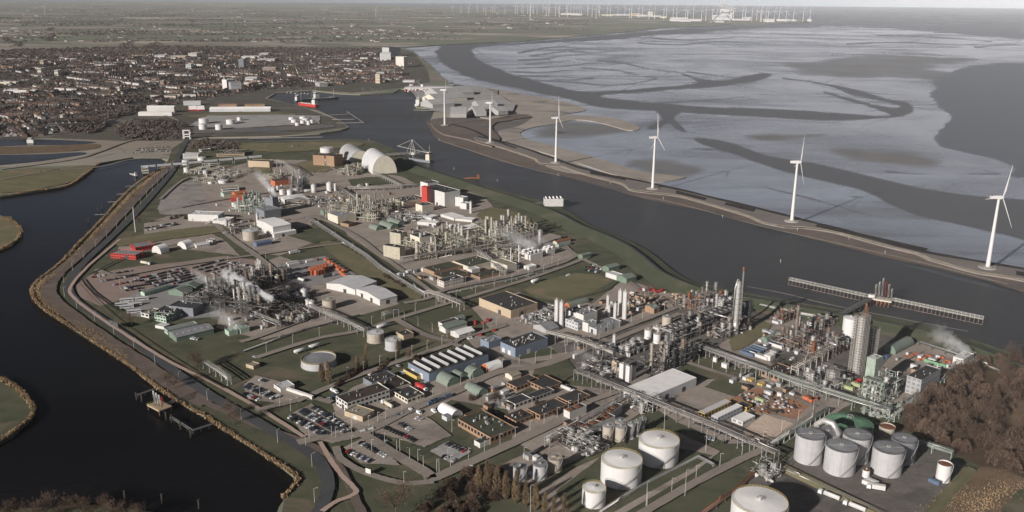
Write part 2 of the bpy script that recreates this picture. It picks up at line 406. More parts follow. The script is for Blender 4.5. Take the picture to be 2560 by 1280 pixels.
# ---------------------------------------------------------------- the setting
RND = random.Random(7)
def curve(P, closed=False, n=5):
    """a smooth line through the pixel points"""
    k = len(P); out = []
    for i in range(k if closed else k - 1):
        p0, p1, p2, p3 = (P[(i - 1) % k], P[i], P[(i + 1) % k], P[(i + 2) % k]) if closed else (P[max(i - 1, 0)], P[i], P[i + 1], P[min(i + 2, k - 1)])
        for j in range(n):
            t = j / n
            out.append(tuple(0.5 * (2 * p1[a] + (p2[a] - p0[a]) * t + (2 * p0[a] - 5 * p1[a] + 4 * p2[a] - p3[a]) * t * t + (3 * p1[a] - p0[a] - 3 * p2[a] + p3[a]) * t ** 3) for a in (0, 1)))
    if not closed: out.append(P[-1])
    return out
ZL = [0.05]
def nextz(d=0.02):
    ZL[0] += d; return ZL[0]
def sheet(name, P, m, z=None, smooth=0, jag=0.0, thick=0.0, kind='structure'):
    if smooth: P = curve(P, True, smooth)
    if jag: P = [(x + RND.uniform(-jag, jag), y + RND.uniform(-jag, jag) * 0.4) for x, y in P]
    elif z is None:                                     # worn, uneven edges
        k = len(P); P = [(P[i][0] + (P[(i + 1) % k][0] - P[i][0]) * j / 8 + RND.gauss(0, .9), P[i][1] + (P[(i + 1) % k][1] - P[i][1]) * j / 8 + RND.gauss(0, .45)) for i in range(k) for j in range(8)]
    z = nextz() if z is None else z
    mb = MB(); Q = [G(x, y) for x, y in P]
    if thick: mb.prism(Q, z - thick, z)
    else: mb.add([(q.x, q.y, z) for q in Q], [tuple(range(len(Q)))])
    o = setting(name, mb, m, kind)
    return o
def strip_pts(P, wid, n=6):
    Q = [G(x, y) for x, y in (curve(P, False, n) if n else P)]
    out = []
    for i, q in enumerate(Q):
        t = Q[min(i + 1, len(Q) - 1)] - Q[max(i - 1, 0)]; t.z = 0
        if t.length < 1e-6: t = Vector((1, 0, 0))
        t.normalize(); out.append((q, Vector((-t.y, t.x, 0))))
    return out
def road(name, P, wid, m, z=None, n=9, off=0.0, kind='structure', jag=0.22):
    z = nextz(0.012) if z is None else z
    S = strip_pts(P, wid, n); mb = MB(); vs = []; fs = []
    for q, s in S:
        a, b = RND.uniform(-jag, jag), RND.uniform(-jag, jag)
        l, r = q + s * (wid / 2 + off + a), q - s * (wid / 2 - off + b)
        vs += [(l.x, l.y, z), (r.x, r.y, z)]
    fs = [(2 * i, 2 * i + 1, 2 * i + 3, 2 * i + 2) for i in range(len(S) - 1)]
    mb.add(vs, fs)
    return setting(name, mb, m, kind)
def profile(name, P, prof, mats, n=6, kind='structure'):
    """an earthwork: a cross-section [(offset, height, material)] swept along a line"""
    S = strip_pts(P, 1, n); mb = MB(); k = len(prof)
    for j in range(k - 1):
        vs = []
        for q, s in S:
            for o, h, _ in prof[j:j + 2]: p = q + s * o; vs.append((p.x, p.y, h))
        mb.add(vs, [(2 * i, 2 * i + 2, 2 * i + 3, 2 * i + 1) for i in range(len(S) - 1)], prof[j][2])
    return setting(name, mb, mats, kind)

FAR = 32000.0
mb = MB()
mb.add([(FAR * cos(a * pi / 90), FAR * sin(a * pi / 90), -4.0) for a in range(180)], [tuple(range(180))])
setting('sea', mb, 'water_sea')

def arc(a0, a1, r=FAR - 60, n=12): return [Vector((r * sin(R(a0 + (a1 - a0) * i / n)), r * cos(R(a0 + (a1 - a0) * i / n)), 0)) for i in range(n + 1)]
CANAL = [(690, 1290), (697, 1268), (712, 1245), (748, 1198), (700, 1160), (640, 1120), (555, 1066), (520, 1042), (470, 1015), (400, 970), (330, 915), (250, 862), (170, 810), (110, 770), (84, 738), (92, 706), (150, 660), (200, 608), (260, 545), (330, 470), (392, 428), (418, 402), (400, 393), (332, 393), (245, 408), (205, 440), (162, 466), (82, 479), (0, 491), (-250, 515)]
COAST = [(1120, 208), (1190, 218), (1245, 224), (1240, 262), (1200, 262), (1120, 296), (1074, 304), (1088, 272), (1040, 268), (1052, 250), (1068, 226), (1030, 224), (1000, 222), (985, 231), (900, 236), (850, 234), (780, 226), (690, 232), (668, 246), (740, 262), (795, 276), (850, 300), (872, 318), (850, 326), (800, 333), (700, 340), (600, 343), (520, 344), (500, 349), (560, 353), (680, 352), (800, 350), (870, 349), (930, 352), (985, 372), (1010, 392), (1050, 418), (1130, 441), (1200, 462), (1300, 490), (1345, 500), (1400, 517), (1450, 546), (1490, 572), (1560, 600), (1600, 622), (1650, 662), (1720, 702), (1800, 722), (1880, 735), (2000, 757), (2120, 778), (2200, 792), (2300, 808), (2400, 840), (2480, 865), (2560, 895), (2700, 950)]
NORTH = [(700, 8), (1000, 15), (1280, 26), (1480, 33), (1650, 37), (1800, 40), (1920, 46), (2030, 52), (2020, 56), (1920, 60), (1830, 61), (1700, 68), (1650, 70), (1600, 76), (1480, 87), (1380, 96), (1300, 103), (1250, 105), (1100, 112), (1005, 118), (1030, 126), (1055, 145), (1085, 170), (1104, 190), (1118, 200)]
mb = MB()
L_ = [G(x, y) for x, y in CANAL] + [Vector((-3000, 900, 0)), Vector((-FAR * 0.8, 4000, 0))] + arc(-75, -19) + [G(x, y) for x, y in NORTH] + [G(x, y) for x, y in COAST] + [Vector((900, 500, 0)), Vector((900, 150, 0)), Vector((-120, 150, 0))]
mb.prism(L_, -6, 0.0)
setting('polder', mb, 'farmland')
ISLE = [(700, 1300), (712, 1247), (748, 1200), (640, 1122), (520, 1044), (400, 972), (250, 864), (110, 771), (86, 738), (94, 707), (150, 661), (260, 546), (330, 471), (392, 429), (420, 402), (430, 372), (470, 345), (500, 350), (680, 353), (870, 350), (930, 353), (985, 373), (1050, 419), (1200, 463), (1345, 501), (1400, 518), (1490, 573), (1600, 623), (1720, 703), (1880, 736), (2120, 779), (2300, 809), (2480, 866), (2700, 950), (2900, 1330)]
sheet('works_ground', ISLE, 'grass_works', 0.04)
sheet('town_ground', [(-300, 320), (-300, 150), (0, 126), (250, 128), (500, 122), (760, 126), (1000, 122), (1030, 130), (1050, 150), (1070, 180), (1075, 205), (1000, 220), (880, 232), (780, 224), (690, 230), (660, 246), (740, 263), (850, 302), (868, 318), (700, 339), (500, 343), (455, 352), (300, 352), (120, 345), (0, 352), (-200, 360)], 'town_ground', 0.25)

sheet('headland', [(0, 540), (28, 552), (48, 566), (50, 582), (36, 604), (0, 624), (-200, 680), (-300, 560)], 'grass_dry', 0.0, 3, thick=6)
sheet('spit', [(-250, 880), (0, 945), (40, 968), (70, 998), (84, 1022), (78, 1042), (50, 1068), (0, 1104), (-250, 1200)], 'grass_works', 0.0, 3, thick=6)
sheet('near_bank', [(-200, 1400), (-150, 1290), (60, 1272), (200, 1262), (330, 1272), (420, 1300), (420, 1400)], 'grass_works', 0.0, 2, thick=6)
sheet('canal_arm', [(-100, 351), (80, 349), (180, 352), (240, 356), (180, 362), (60, 364), (-100, 368)], 'water_canal', 0.5, 3)
sheet('pond', [(-100, 392), (100, 386), (200, 381), (212, 386), (150, 396), (60, 408), (-100, 418)], 'water_canal', 0.45, 3)
sheet('reed_field', [(-50, 369), (100, 366), (220, 360), (250, 362), (240, 372), (150, 381), (-50, 386)], 'reed_floor', 0.4, 3)

# water nearer than the open sea, each at its own level
sheet('canal', [(-300, 1500), (-600, 1300), (-600, 520), (-200, 480), (80, 465), (240, 400), (330, 385), (440, 385), (420, 420), (300, 540), (130, 700), (120, 760), (300, 890), (560, 1060), (780, 1200), (700, 1500)], 'water_canal', -2.2)
sheet('harbour', [(640, 225), (760, 218), (1010, 215), (1085, 215), (1085, 300), (1180, 368), (1320, 415), (1500, 462), (1640, 490), (1800, 530), (2000, 590), (2200, 640), (2400, 695), (2600, 740), (2800, 1050), (2500, 900), (2200, 830), (1700, 730), (1500, 600), (1300, 510), (1000, 410), (900, 375), (480, 365), (480, 335), (820, 325), (820, 300), (640, 250)], 'water_harbour', -2.6)

# the tidal flats
FLATS = [(985, 120), (1250, 100), (1480, 84), (1650, 70), (1760, 73), (1840, 68), (1920, 67), (2000, 69), (2090, 66), (2200, 71), (2330, 80), (2480, 92), (2560, 98), (2750, 104), (2750, 156), (2560, 157), (2480, 158), (2400, 172), (2360, 190), (2330, 206), (2338, 222), (2325, 238), (2345, 262), (2368, 285), (2376, 295), (2362, 312), (2345, 330), (2336, 342), (2352, 366), (2420, 384), (2500, 404), (2536, 424), (2524, 440), (2600, 446), (2950, 470), (2950, 820), (2560, 705), (2300, 640), (1900, 545), (1600, 472), (1300, 372), (1090, 290), (1060, 210), (1000, 132)]
CHAN = [[(1950, 61), (1830, 63), (1700, 72), (1620, 78), (1480, 90), (1380, 99), (1290, 106), (1180, 108), (1120, 112), (1092, 124), (1092, 140), (1112, 162), (1165, 190), (1225, 207), (1280, 218), (1380, 239), (1455, 257), (1530, 270), (1655, 278), (1790, 287), (1920, 292), (2000, 298), (2095, 301), (2200, 296), (2262, 288), (2284, 268), (2266, 256), (2232, 250), (2145, 226), (2060, 208), (2020, 206), (2080, 218), (2145, 241), (2200, 252), (2250, 266), (2220, 268), (2140, 250), (2062, 231), (2120, 252), (2200, 276), (2220, 290), (2095, 283), (1920, 272), (1780, 268), (1655, 259), (1555, 249), (1505, 240), (1600, 231), (1730, 222), (1800, 216), (1880, 206), (1930, 188), (1900, 184), (1830, 198), (1790, 200), (1740, 194), (1690, 178), (1735, 200), (1730, 210), (1640, 219), (1520, 227), (1440, 228), (1380, 213), (1280, 186), (1240, 170), (1197, 150), (1182, 133), (1185, 121), (1240, 113), (1310, 110), (1460, 103), (1560, 96), (1640, 88), (1740, 84), (1800, 76), (1920, 70), (2050, 66)],
        [(1735, 346), (1800, 352), (1860, 366), (1920, 390), (2060, 414), (2200, 448), (2300, 470), (2420, 488), (2700, 520), (2700, 640), (2560, 600), (2480, 580), (2400, 562), (2300, 540), (2230, 512), (2150, 476), (2010, 441), (1920, 414), (1840, 388), (1770, 366)],
        [(1640, 274), (1700, 280), (1690, 296), (1700, 312), (1715, 330), (1690, 322), (1672, 308), (1640, 322), (1620, 318), (1650, 300)]]
CREEK = [[(1280, 205), (1360, 202), (1440, 206), (1520, 214), (1600, 206), (1640, 196), (1610, 192), (1560, 182)], [(1300, 150), (1360, 148), (1400, 140), (1460, 136), (1500, 128)], [(1290, 180), (1350, 182), (1420, 176), (1500, 172)], [(1300, 170), (1400, 166), (1480, 158), (1530, 160)], [(1500, 152), (1560, 158), (1620, 172), (1680, 180)], [(1300, 132), (1380, 118), (1450, 120), (1520, 126)], [(1640, 258), (1760, 252), (1840, 244), (1900, 236)], [(1480, 196), (1420, 200), (1340, 198)], [(1330, 140), (1420, 128), (1480, 132), (1560, 126)], [(1460, 170), (1540, 176), (1600, 186)],
          [(1720, 180), (1800, 190), (1850, 196)], [(1960, 196), (2040, 206), (2100, 220)], [(1600, 108), (1700, 112), (1800, 104), (1900, 108)], [(1620, 94), (1720, 100), (1860, 92)], [(2120, 110), (2250, 106), (2400, 112), (2560, 108)], [(2200, 88), (2330, 92), (2480, 104)], [(2440, 118), (2520, 112), (2640, 114)], [(1480, 448), (1560, 420), (1640, 400)], [(1740, 372), (1840, 380), (1900, 404), (2000, 425), (2100, 430)], [(1920, 470), (2040, 500), (2160, 535)], [(2220, 430), (2330, 436), (2500, 434)], [(1300, 190), (1400, 190), (1500, 190)], [(1320, 160), (1380, 156), (1440, 148)]]
BANK = [[(1390, 306), (1440, 300), (1500, 308), (1560, 322), (1500, 340), (1400, 345), (1340, 335)], [(1640, 440), (1560, 400), (1640, 395), (1720, 410), (1760, 428), (1700, 450)], [(1956, 160), (2060, 152), (2150, 138), (2300, 136), (2430, 150), (2380, 158), (2330, 168), (2390, 184), (2450, 196), (2500, 212), (2520, 219), (2440, 222), (2370, 213), (2310, 202), (2240, 192), (2150, 195), (2060, 190), (1990, 176)],
        [(2065, 372), (2130, 370), (2200, 380), (2260, 384), (2340, 402), (2350, 416), (2290, 420), (2200, 408), (2120, 398)],
        [(1865, 340), (1920, 334), (1990, 338), (2060, 336), (2000, 346), (1920, 350)]]
import numpy as np
def flats():
    rn = np.random.RandomState(3); xs = np.arange(978, 2800, 3.2); ys = np.concatenate([np.arange(62, 150, 1.0), np.arange(150, 330, 1.5), np.arange(330, 760, 2.5)])
    X, Y = np.meshgrid(xs, ys); nx, ny = len(xs), len(ys); P = np.stack([X.ravel(), Y.ravel()], 1)
    d3 = np.array(FWD)[None] + np.array(CX)[None] * ((P[:, :1] - 1280) / F_PX) - np.array(CY)[None] * ((P[:, 1:] - 640) / F_PX)
    t = (-3.4 - CAM_H) / d3[:, 2]; W = np.stack([d3[:, 0] * t, d3[:, 1] * t, np.full(len(P), -3.4)], 1)
    def nz(s, seed):                                    # smooth wandering built of sines over the ground
        r = np.random.RandomState(seed); o = np.zeros(len(P))
        for k in range(7):
            a = r.uniform(0, 6.28); f = r.uniform(.5, 2.2) / s; o += np.sin((W[:, 0] * np.cos(a) + W[:, 1] * np.sin(a)) * f * 6.28 + r.uniform(0, 6.28) + 1.5 * np.sin(W[:, 0] * f * 2 + k)) / 7 ** .5
        return o
    n1, n2, n3 = nz(420, 1), nz(150, 2), nz(900, 5)
    KY = 2.6
    def segd(poly, closed, pad):
        """pixel distance to a line (rows weigh more), and inside or not"""
        q = np.array(poly, float); lo, hi = q.min(0) - [pad, pad / KY], q.max(0) + [pad, pad / KY]
        I = np.where((P[:, 0] > lo[0]) & (P[:, 0] < hi[0]) & (P[:, 1] > lo[1]) & (P[:, 1] < hi[1]))[0]
        pts = P[I] * [1, KY]; D = np.full(len(I), 1e9); ins = np.zeros(len(I), bool); T = np.zeros(len(I)); k = len(q)
        for i in range(k if closed else k - 1):
            a, b = q[i] * [1, KY], q[(i + 1) % k] * [1, KY]; ab = b - a; tt = np.clip(((pts - a) @ ab) / max(1e-9, ab @ ab), 0, 1)
            dd = np.hypot(*(pts - a - tt[:, None] * ab).T); m_ = dd < D; D[m_] = dd[m_]; T[m_] = (i + tt[m_]) / k
            if closed:
                c = (a[1] > pts[:, 1]) != (b[1] > pts[:, 1])
                if abs(ab[1]) > 1e-9: ins ^= c & (pts[:, 0] < a[0] + ab[0] * (pts[:, 1] - a[1]) / ab[1])
        return I, D, ins, T
    sm = lambda x, a, b: (lambda u: u * u * (3 - 2 * u))(np.clip((x - a) / (b - a), 0, 1))
    ch, sa, se = np.zeros(len(P)), np.zeros(len(P)), np.zeros(len(P))
    for c in CHAN:
        I, D, ins, T = segd(curve(c, True, 4), True, 30); s = np.where(ins, D, -D) + n1[I] * 2.5 + n2[I] * 1.5; ch[I] = np.maximum(ch[I], sm(s, -3.5, 3.5))
    for c in CREEK:
        I, D, ins, T = segd(curve(c, False, 5), False, 26); wd = 1.0 + 4.5 * (1 - T); ch[I] = np.maximum(ch[I], .8 * sm(wd - D + n2[I] * 1.5, -2.5, 2.5))
    # small side creeks that branch off the channels
    for c in CHAN + CREEK:
        q = curve(c, False, 3)
        for k in range(0, len(q), 1 if c in CHAN else 3):
            x, y = q[k]; pl = [(x, y)]; an = rn.choice([-.25, .2, 2.9, 3.3]) + rn.normal(0, .2); ln = rn.uniform(3, 9)
            for s in range(7): an += rn.normal(0, .22); x += np.cos(an) * ln * 2.2; y += np.sin(an) * ln * .55; pl.append((x, y))
            I, D, ins, T = segd(pl, False, 12); ch[I] = np.maximum(ch[I], .62 * (1 - T) * sm(1.9 * (1 - T) + .4 - D, -1.6, 1.2))
    for c, k in zip(BANK, (.8, .8, .75, .9, 1.0)):
        I, D, ins, T = segd(curve(c, True, 4), True, 60); s = np.where(ins, D, -D) + n1[I] * 9 + n2[I] * 5; sa[I] = np.maximum(sa[I], k * sm(s, -16, 22))
    I, D, ins, T = segd(curve(FLATS, True, 3), True, 4000); s = np.where(ins, D, -D) + n2[I] * 3 + n1[I] * 2; se[:] = 1; se[I] = 1 - sm(s, -5, 4)
    land = P[:, 0] < 1700
    se[land & (P[:, 1] > 85)] = 0
    idx = np.arange(nx * ny).reshape(ny, nx); F = np.stack([idx[:-1, :-1], idx[1:, :-1], idx[1:, 1:], idx[:-1, 1:]], -1).reshape(-1, 4)
    cx, cy = P[F].mean(1).T; dam = np.interp(cx, [q[0] for q in DAM_MID], [q[1] for q in DAM_MID]); F = F[(cy < dam) & ~((cx < 1090) & (cy > 215))]
    me = bpy.data.meshes.new('mudflat'); me.vertices.add(len(W)); me.vertices.foreach_set('co', W.ravel()); me.loops.add(F.size); me.loops.foreach_set('vertex_index', F.ravel().astype(np.int32))
    me.polygons.add(len(F)); me.polygons.foreach_set('loop_start', np.arange(0, F.size, 4, dtype=np.int32)); me.update(calc_edges=True); me.validate()
    at_ = me.attributes.new('cover', 'FLOAT_COLOR', 'POINT'); at_.data.foreach_set('color', np.stack([ch, sa * (1 - ch), se, np.ones(len(P))], 1).astype(np.float32).ravel())
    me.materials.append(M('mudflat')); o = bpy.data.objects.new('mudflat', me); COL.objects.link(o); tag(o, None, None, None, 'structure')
DAM_MID = [(978, 135), (1005, 130), (1060, 180), (1090, 260), (1190, 335), (1300, 378), (1480, 434), (1660, 474), (1920, 540), (2300, 636), (2560, 685), (2800, 735)]
flats()
sheet('sandbank', [(1180, 222), (1250, 224), (1300, 232), (1400, 250), (1450, 264), (1466, 272), (1430, 280), (1340, 290), (1270, 298), (1200, 290), (1150, 270), (1150, 240)], 'sand', -2.3, 3, 0.5, thick=2)
sheet('sandbank', [(1250, 300), (1350, 288), (1480, 287), (1560, 299), (1600, 317), (1570, 323), (1500, 304), (1440, 297), (1390, 306), (1330, 316), (1300, 330), (1320, 345), (1400, 366), (1500, 394), (1600, 424), (1690, 436), (1712, 440), (1640, 452), (1560, 440), (1450, 406), (1350, 376), (1270, 354), (1240, 338), (1240, 315)], 'sand', -2.2, 4, 0.6, thick=2)
sheet('sandbank', [(1380, 390), (1420, 396), (1470, 420), (1460, 432), (1400, 424), (1360, 408)], 'sand', -2.1, 3, thick=2)
sheet('wet_sand', [(1240, 330), (1180, 318), (1190, 296), (1280, 300), (1330, 290), (1300, 312), (1250, 322)], 'sand_wet', -2.15, 3, 1)
# the dam the turbines stand on, its mud apron and rubble face
sheet('mud_apron', [(1070, 300), (1076, 322), (1096, 348), (1160, 368), (1230, 394), (1300, 412), (1380, 430), (1480, 456), (1600, 490), (1700, 512), (1800, 530), (1900, 560), (2000, 585), (2100, 610), (2220, 640), (2340, 665), (2480, 700), (2620, 740), (2620, 690), (2300, 620), (1900, 530), (1600, 465), (1300, 370), (1160, 330)], 'mud_brown', -2.35, 3, 1)
DAM_N = [(1195, 342), (1280, 362), (1380, 396), (1480, 429), (1660, 467), (1790, 498), (1920, 529), (2020, 555), (2120, 580), (2300, 630), (2560, 675), (2750, 715)]
DAM_S = [(2750, 740), (2560, 700), (2480, 686), (2440, 680), (2380, 664), (2320, 646), (2290, 632), (2230, 618), (2140, 594), (2080, 578), (2010, 568), (1960, 566), (1910, 556), (1880, 544), (1860, 536), (1780, 512), (1700, 490), (1660, 484), (1600, 478), (1570, 472), (1552, 458), (1480, 440), (1430, 425), (1400, 414), (1350, 408), (1335, 396), (1290, 380), (1230, 362), (1190, 352)]
sheet('dam', DAM_N + DAM_S, 'dam_top', 1.2, 2, 0.4, thick=5)
road('dam_rubble', DAM_N, 10, 'rubble', 1.35, 4, jag=1.5)
road('dam_edge', [(x, y + 1.5) for x, y in DAM_S], 5, 'stone_edge', 1.3, 3, jag=1.0)
for P in ([(1475, 428), (1562, 448), (1565, 453), (1475, 436)], [(1690, 478), (1768, 497), (1762, 503), (1690, 486)], [(1815, 508), (1890, 524), (1884, 532), (1810, 514)], [(2046, 562), (2320, 624), (2312, 632), (2036, 568)], [(2540, 680), (2650, 700), (2650, 712), (2540, 690)]):
    sheet('dam_heather', P, 'rubble', 1.32 + RND.random() * 0.02)
sheet('dam', [(1078, 300), (1120, 294), (1180, 296), (1220, 300), (1290, 285), (1330, 292), (1240, 306), (1232, 325), (1250, 345), (1230, 366), (1170, 348), (1110, 336), (1084, 318)], 'mud_brown', 0.3, 2, 0.4, thick=4)
road('dam_road', [(1130, 312), (1180, 326), (1230, 350), (1290, 372)], 8, 'rubble', 1.5, 4)
road('boom_line', [(1095, 347), (1160, 368), (1300, 412), (1400, 436)], 3, 'sand', -2.2, 4, jag=0.5)
road('boom_line', [(1590, 485), (1700, 506), (1900, 560), (2100, 605), (2300, 650), (2520, 705)], 2.5, 'sand', -2.2, 4, jag=0.4)
road('boom_line', [(1868, 711), (1960, 728), (2080, 757), (2300, 800), (2420, 822)], 1.6, 'sand', -2.2, 4, jag=0.3)

# sea dyke along the channel
DYKE = [(1000, 402), (1050, 426), (1130, 452), (1200, 476), (1290, 504), (1345, 522), (1400, 545), (1450, 572), (1500, 592), (1560, 620), (1600, 648), (1650, 690), (1720, 722), (1800, 745), (1880, 758), (2000, 780), (2120, 803), (2200, 818), (2300, 838), (2400, 870), (2480, 900), (2560, 932), (2700, 990)]
profile('sea_dyke', DYKE, [(26, -2.7, 3), (21, 0.5, 2), (13, 0.9, 1), (8.5, 1.1, 0), (3.5, 5.0, 4), (0, 5.2, 0), (-20, 0.1, 0)], ['grass_dyke', 'asphalt', 'grass_dyke', 'rubble', 'asphalt'], 5)
sheet('foreshore', [(1345, 500), (1400, 517), (1450, 546), (1490, 572), (1560, 600), (1540, 604), (1480, 585), (1440, 562), (1380, 532), (1330, 512)], 'grass_dyke', 0.3, 2)

# yards, lots and lawns inside the works
for nm, P in (
    ('gravel_yard', [(420, 480), (455, 458), (520, 440), (560, 450), (600, 470), (560, 500), (530, 530), (470, 535), (400, 535), (400, 505)]),
    ('paving', [(500, 440), (640, 400), (760, 400), (870, 430), (1000, 440), (1060, 470), (1010, 520), (860, 540), (740, 560), (600, 560), (520, 520)]),
    ('paving', [(360, 560), (420, 540), (500, 540), (560, 580), (500, 590), (360, 600)]),
    ('paving', [(300, 610), (520, 580), (560, 600), (600, 640), (440, 620), (290, 640)]),
    ('paving_red', [(185, 715), (230, 685), (330, 668), (450, 655), (560, 640), (640, 650), (680, 700), (560, 705), (420, 720), (340, 740), (250, 765), (200, 745)]),
    ('asphalt_pale', [(340, 730), (430, 705), (560, 690), (640, 690), (700, 740), (560, 790), (440, 800), (330, 790), (300, 760)]),
    ('paving', [(500, 720), (700, 640), (840, 690), (1000, 760), (830, 810), (660, 850), (540, 820), (560, 770)]),
    ('asphalt_pale', [(700, 660), (810, 640), (890, 686), (830, 700), (760, 720), (680, 690)]),
    ('paving', [(500, 530), (650, 480), (840, 460), (860, 500), (770, 545), (800, 600), (700, 640), (620, 630)]),
    ('paving', [(830, 530), (960, 480), (1200, 480), (1270, 560), (1400, 590), (1440, 640), (1290, 690), (1110, 730), (1060, 700), (960, 650), (870, 590)]),
    ('paving', [(1180, 770), (1330, 720), (1480, 760), (1560, 700), (1700, 740), (1700, 770), (1480, 850), (1380, 870), (1260, 860)]),
    ('paving_dark', [(1370, 860), (1480, 850), (1640, 800), (1720, 750), (1900, 740), (2040, 780), (2060, 860), (1900, 900), (1740, 880), (1640, 960), (1540, 970), (1440, 930)]),
    ('paving', [(1780, 880), (1860, 810), (2000, 790), (2020, 850), (1940, 930), (1850, 920)]),
    ('paving_dark', [(1920, 900), (2080, 800), (2240, 830), (2220, 960), (2120, 1010), (1980, 970)]),
    ('paving', [(2170, 960), (2260, 850), (2440, 880), (2420, 930), (2330, 1000), (2240, 1030), (2140, 1000)]),
    ('paving', [(1150, 830), (1260, 850), (1300, 900), (1420, 880), (1420, 930), (1300, 980), (1230, 1020), (1130, 1000), (1060, 1000), (1030, 960), (1230, 920)]),
    ('paving', [(830, 1010), (880, 970), (960, 940), (1030, 960), (1130, 1000), (1080, 1040), (1000, 1060), (900, 1090), (840, 1040)]),
    ('paving', [(1270, 1020), (1400, 960), (1560, 980), (1640, 1010), (1560, 1060), (1440, 1100), (1330, 1130), (1280, 1100)]),
    ('paving_grey', [(1228, 1000), (1262, 975), (1312, 1000), (1264, 1024), (1225, 1018)]),
    ('paving', [(1600, 1000), (1760, 950), (1930, 950), (2130, 1010), (2060, 1050), (1960, 1110), (1820, 1110), (1700, 1060)]),
    ('sand_lot', [(1848, 1085), (1910, 1036), (1985, 1062), (1922, 1105)]), ('earth_red', [(1820, 1000), (1890, 970), (1990, 990), (2030, 1010), (1990, 1050), (1920, 1034), (1850, 1030)]),
    ('asphalt', [(1736, 1060), (1760, 1058), (1940, 1118), (1935, 1134), (1850, 1105)]),
    ('paving_dark', [(1952, 1172), (1990, 1130), (2120, 1070), (2240, 1080), (2320, 1120), (2335, 1110), (2420, 1175), (2320, 1290), (2200, 1290), (2100, 1240)]),
    ('paving', [(1340, 1220), (1490, 1130), (1690, 1080), (1800, 1130), (1740, 1180), (1500, 1320), (1380, 1290)]),
    ('grass_works', [(1390, 1230), (1520, 1130), (1600, 1100), (1780, 1140), (1735, 1170), (1520, 1290), (1420, 1290)]),
    ('paving', [(1240, 1170), (1370, 1110), (1500, 1090), (1520, 1120), (1400, 1190), (1290, 1220)]),
    ('paving_dark', [(1860, 1200), (1930, 1170), (2200, 1280), (2180, 1330), (2000, 1320), (1960, 1290)]),
    ('paving', [(722, 1040), (778, 1010), (880, 1080), (905, 1090), (830, 1110), (760, 1090)]), ('paving', [(860, 1120), (905, 1098), (980, 1145), (1000, 1165), (900, 1160)]),
    ('paving', [(930, 1080), (1010, 1030), (1070, 1045), (1130, 1090), (1060, 1120), (1000, 1100)]), ('paving_grey', [(1075, 1130), (1120, 1105), (1180, 1130), (1130, 1160)]),
    ('paving', [(608, 965), (640, 940), (700, 955), (780, 1000), (700, 1010), (620, 1000)]),
    ('grass_works', [(1290, 725), (1440, 678), (1548, 705), (1520, 725), (1400, 765), (1330, 750)]), ('grass_dry', [(1310, 725), (1440, 684), (1530, 705), (1400, 755)]),
    ('grass_dry', [(800, 610), (850, 610), (1060, 740), (990, 740), (900, 690)]), ('grass_works', [(700, 585), (790, 560), (850, 600), (780, 608)]),
    ('grass_dry', [(625, 420), (665, 415), (680, 430), (640, 436)]), ('grass_dry', [(740, 410), (790, 402), (830, 425), (780, 432)]), ('grass_works', [(870, 450), (960, 440), (990, 460), (880, 466)]),
    ('grass_works', [(1760, 970), (1795, 946), (1880, 965), (1838, 995)]), ('grass_works', [(1340, 905), (1420, 900), (1445, 935), (1390, 965), (1330, 945)]),
    ('grass_dry', [(500, 360), (700, 358), (880, 354), (900, 366), (700, 382), (600, 372)]), ('grass_dry', [(0, 430), (160, 420), (235, 415), (165, 460), (0, 484)]),
    ('grass_dry', [(300, 600), (440, 575), (560, 565), (570, 580), (420, 600), (300, 618)]), ('grass_dry', [(1230, 520), (1300, 535), (1330, 560), (1240, 560), (1190, 540)]),
    ('grass_dry', [(1890, 778), (2090, 785), (2120, 800), (2060, 800), (1940, 790)]), ('grass_dry', [(1830, 830), (1880, 805), (1930, 815), (1880, 860), (1830, 880)]),
    ('thicket_floor', [(2240, 1080), (2300, 1000), (2400, 920), (2560, 900), (2800, 1000), (2800, 1320), (2560, 1200), (2440, 1165), (2330, 1110), (2280, 1085)]),
    ('reed_floor', [(2512, 1000), (2560, 978), (2640, 980), (2640, 1090), (2540, 1085), (2505, 1040)]), ('reed_floor', [(2430, 1190), (2470, 1170), (2560, 1200), (2560, 1290), (2340, 1290)]), ('grass_works', [(2500, 1280), (2560, 1215), (2700, 1260), (2600, 1330)]),
    ('sand_wet', [(445, 335), (520, 322), (700, 318), (800, 312), (840, 318), (700, 330)]), ('grass_dry', [(470, 290), (600, 280), (740, 284), (700, 292), (520, 296)]), ('paving_grey', [(470, 315), (520, 290), (700, 288), (800, 290), (800, 310), (690, 316), (560, 322)]),
    ('paving_grey', [(1020, 215), (1200, 215), (1290, 262), (1280, 280), (1150, 290), (1060, 272)]),
): sheet({'grass_works': 'lawn', 'grass_dry': 'rough_grass', 'sand_lot': 'sand_lot', 'earth_red': 'bare_earth', 'thicket_floor': 'thicket_floor', 'reed_floor': 'reed_ground', 'sand_wet': 'gravel'}.get(nm, 'pavement'), P, nm, None, 2 if nm in ('grass_dry', 'thicket_floor', 'reed_floor', 'sand_wet', 'gravel_yard') else 0)

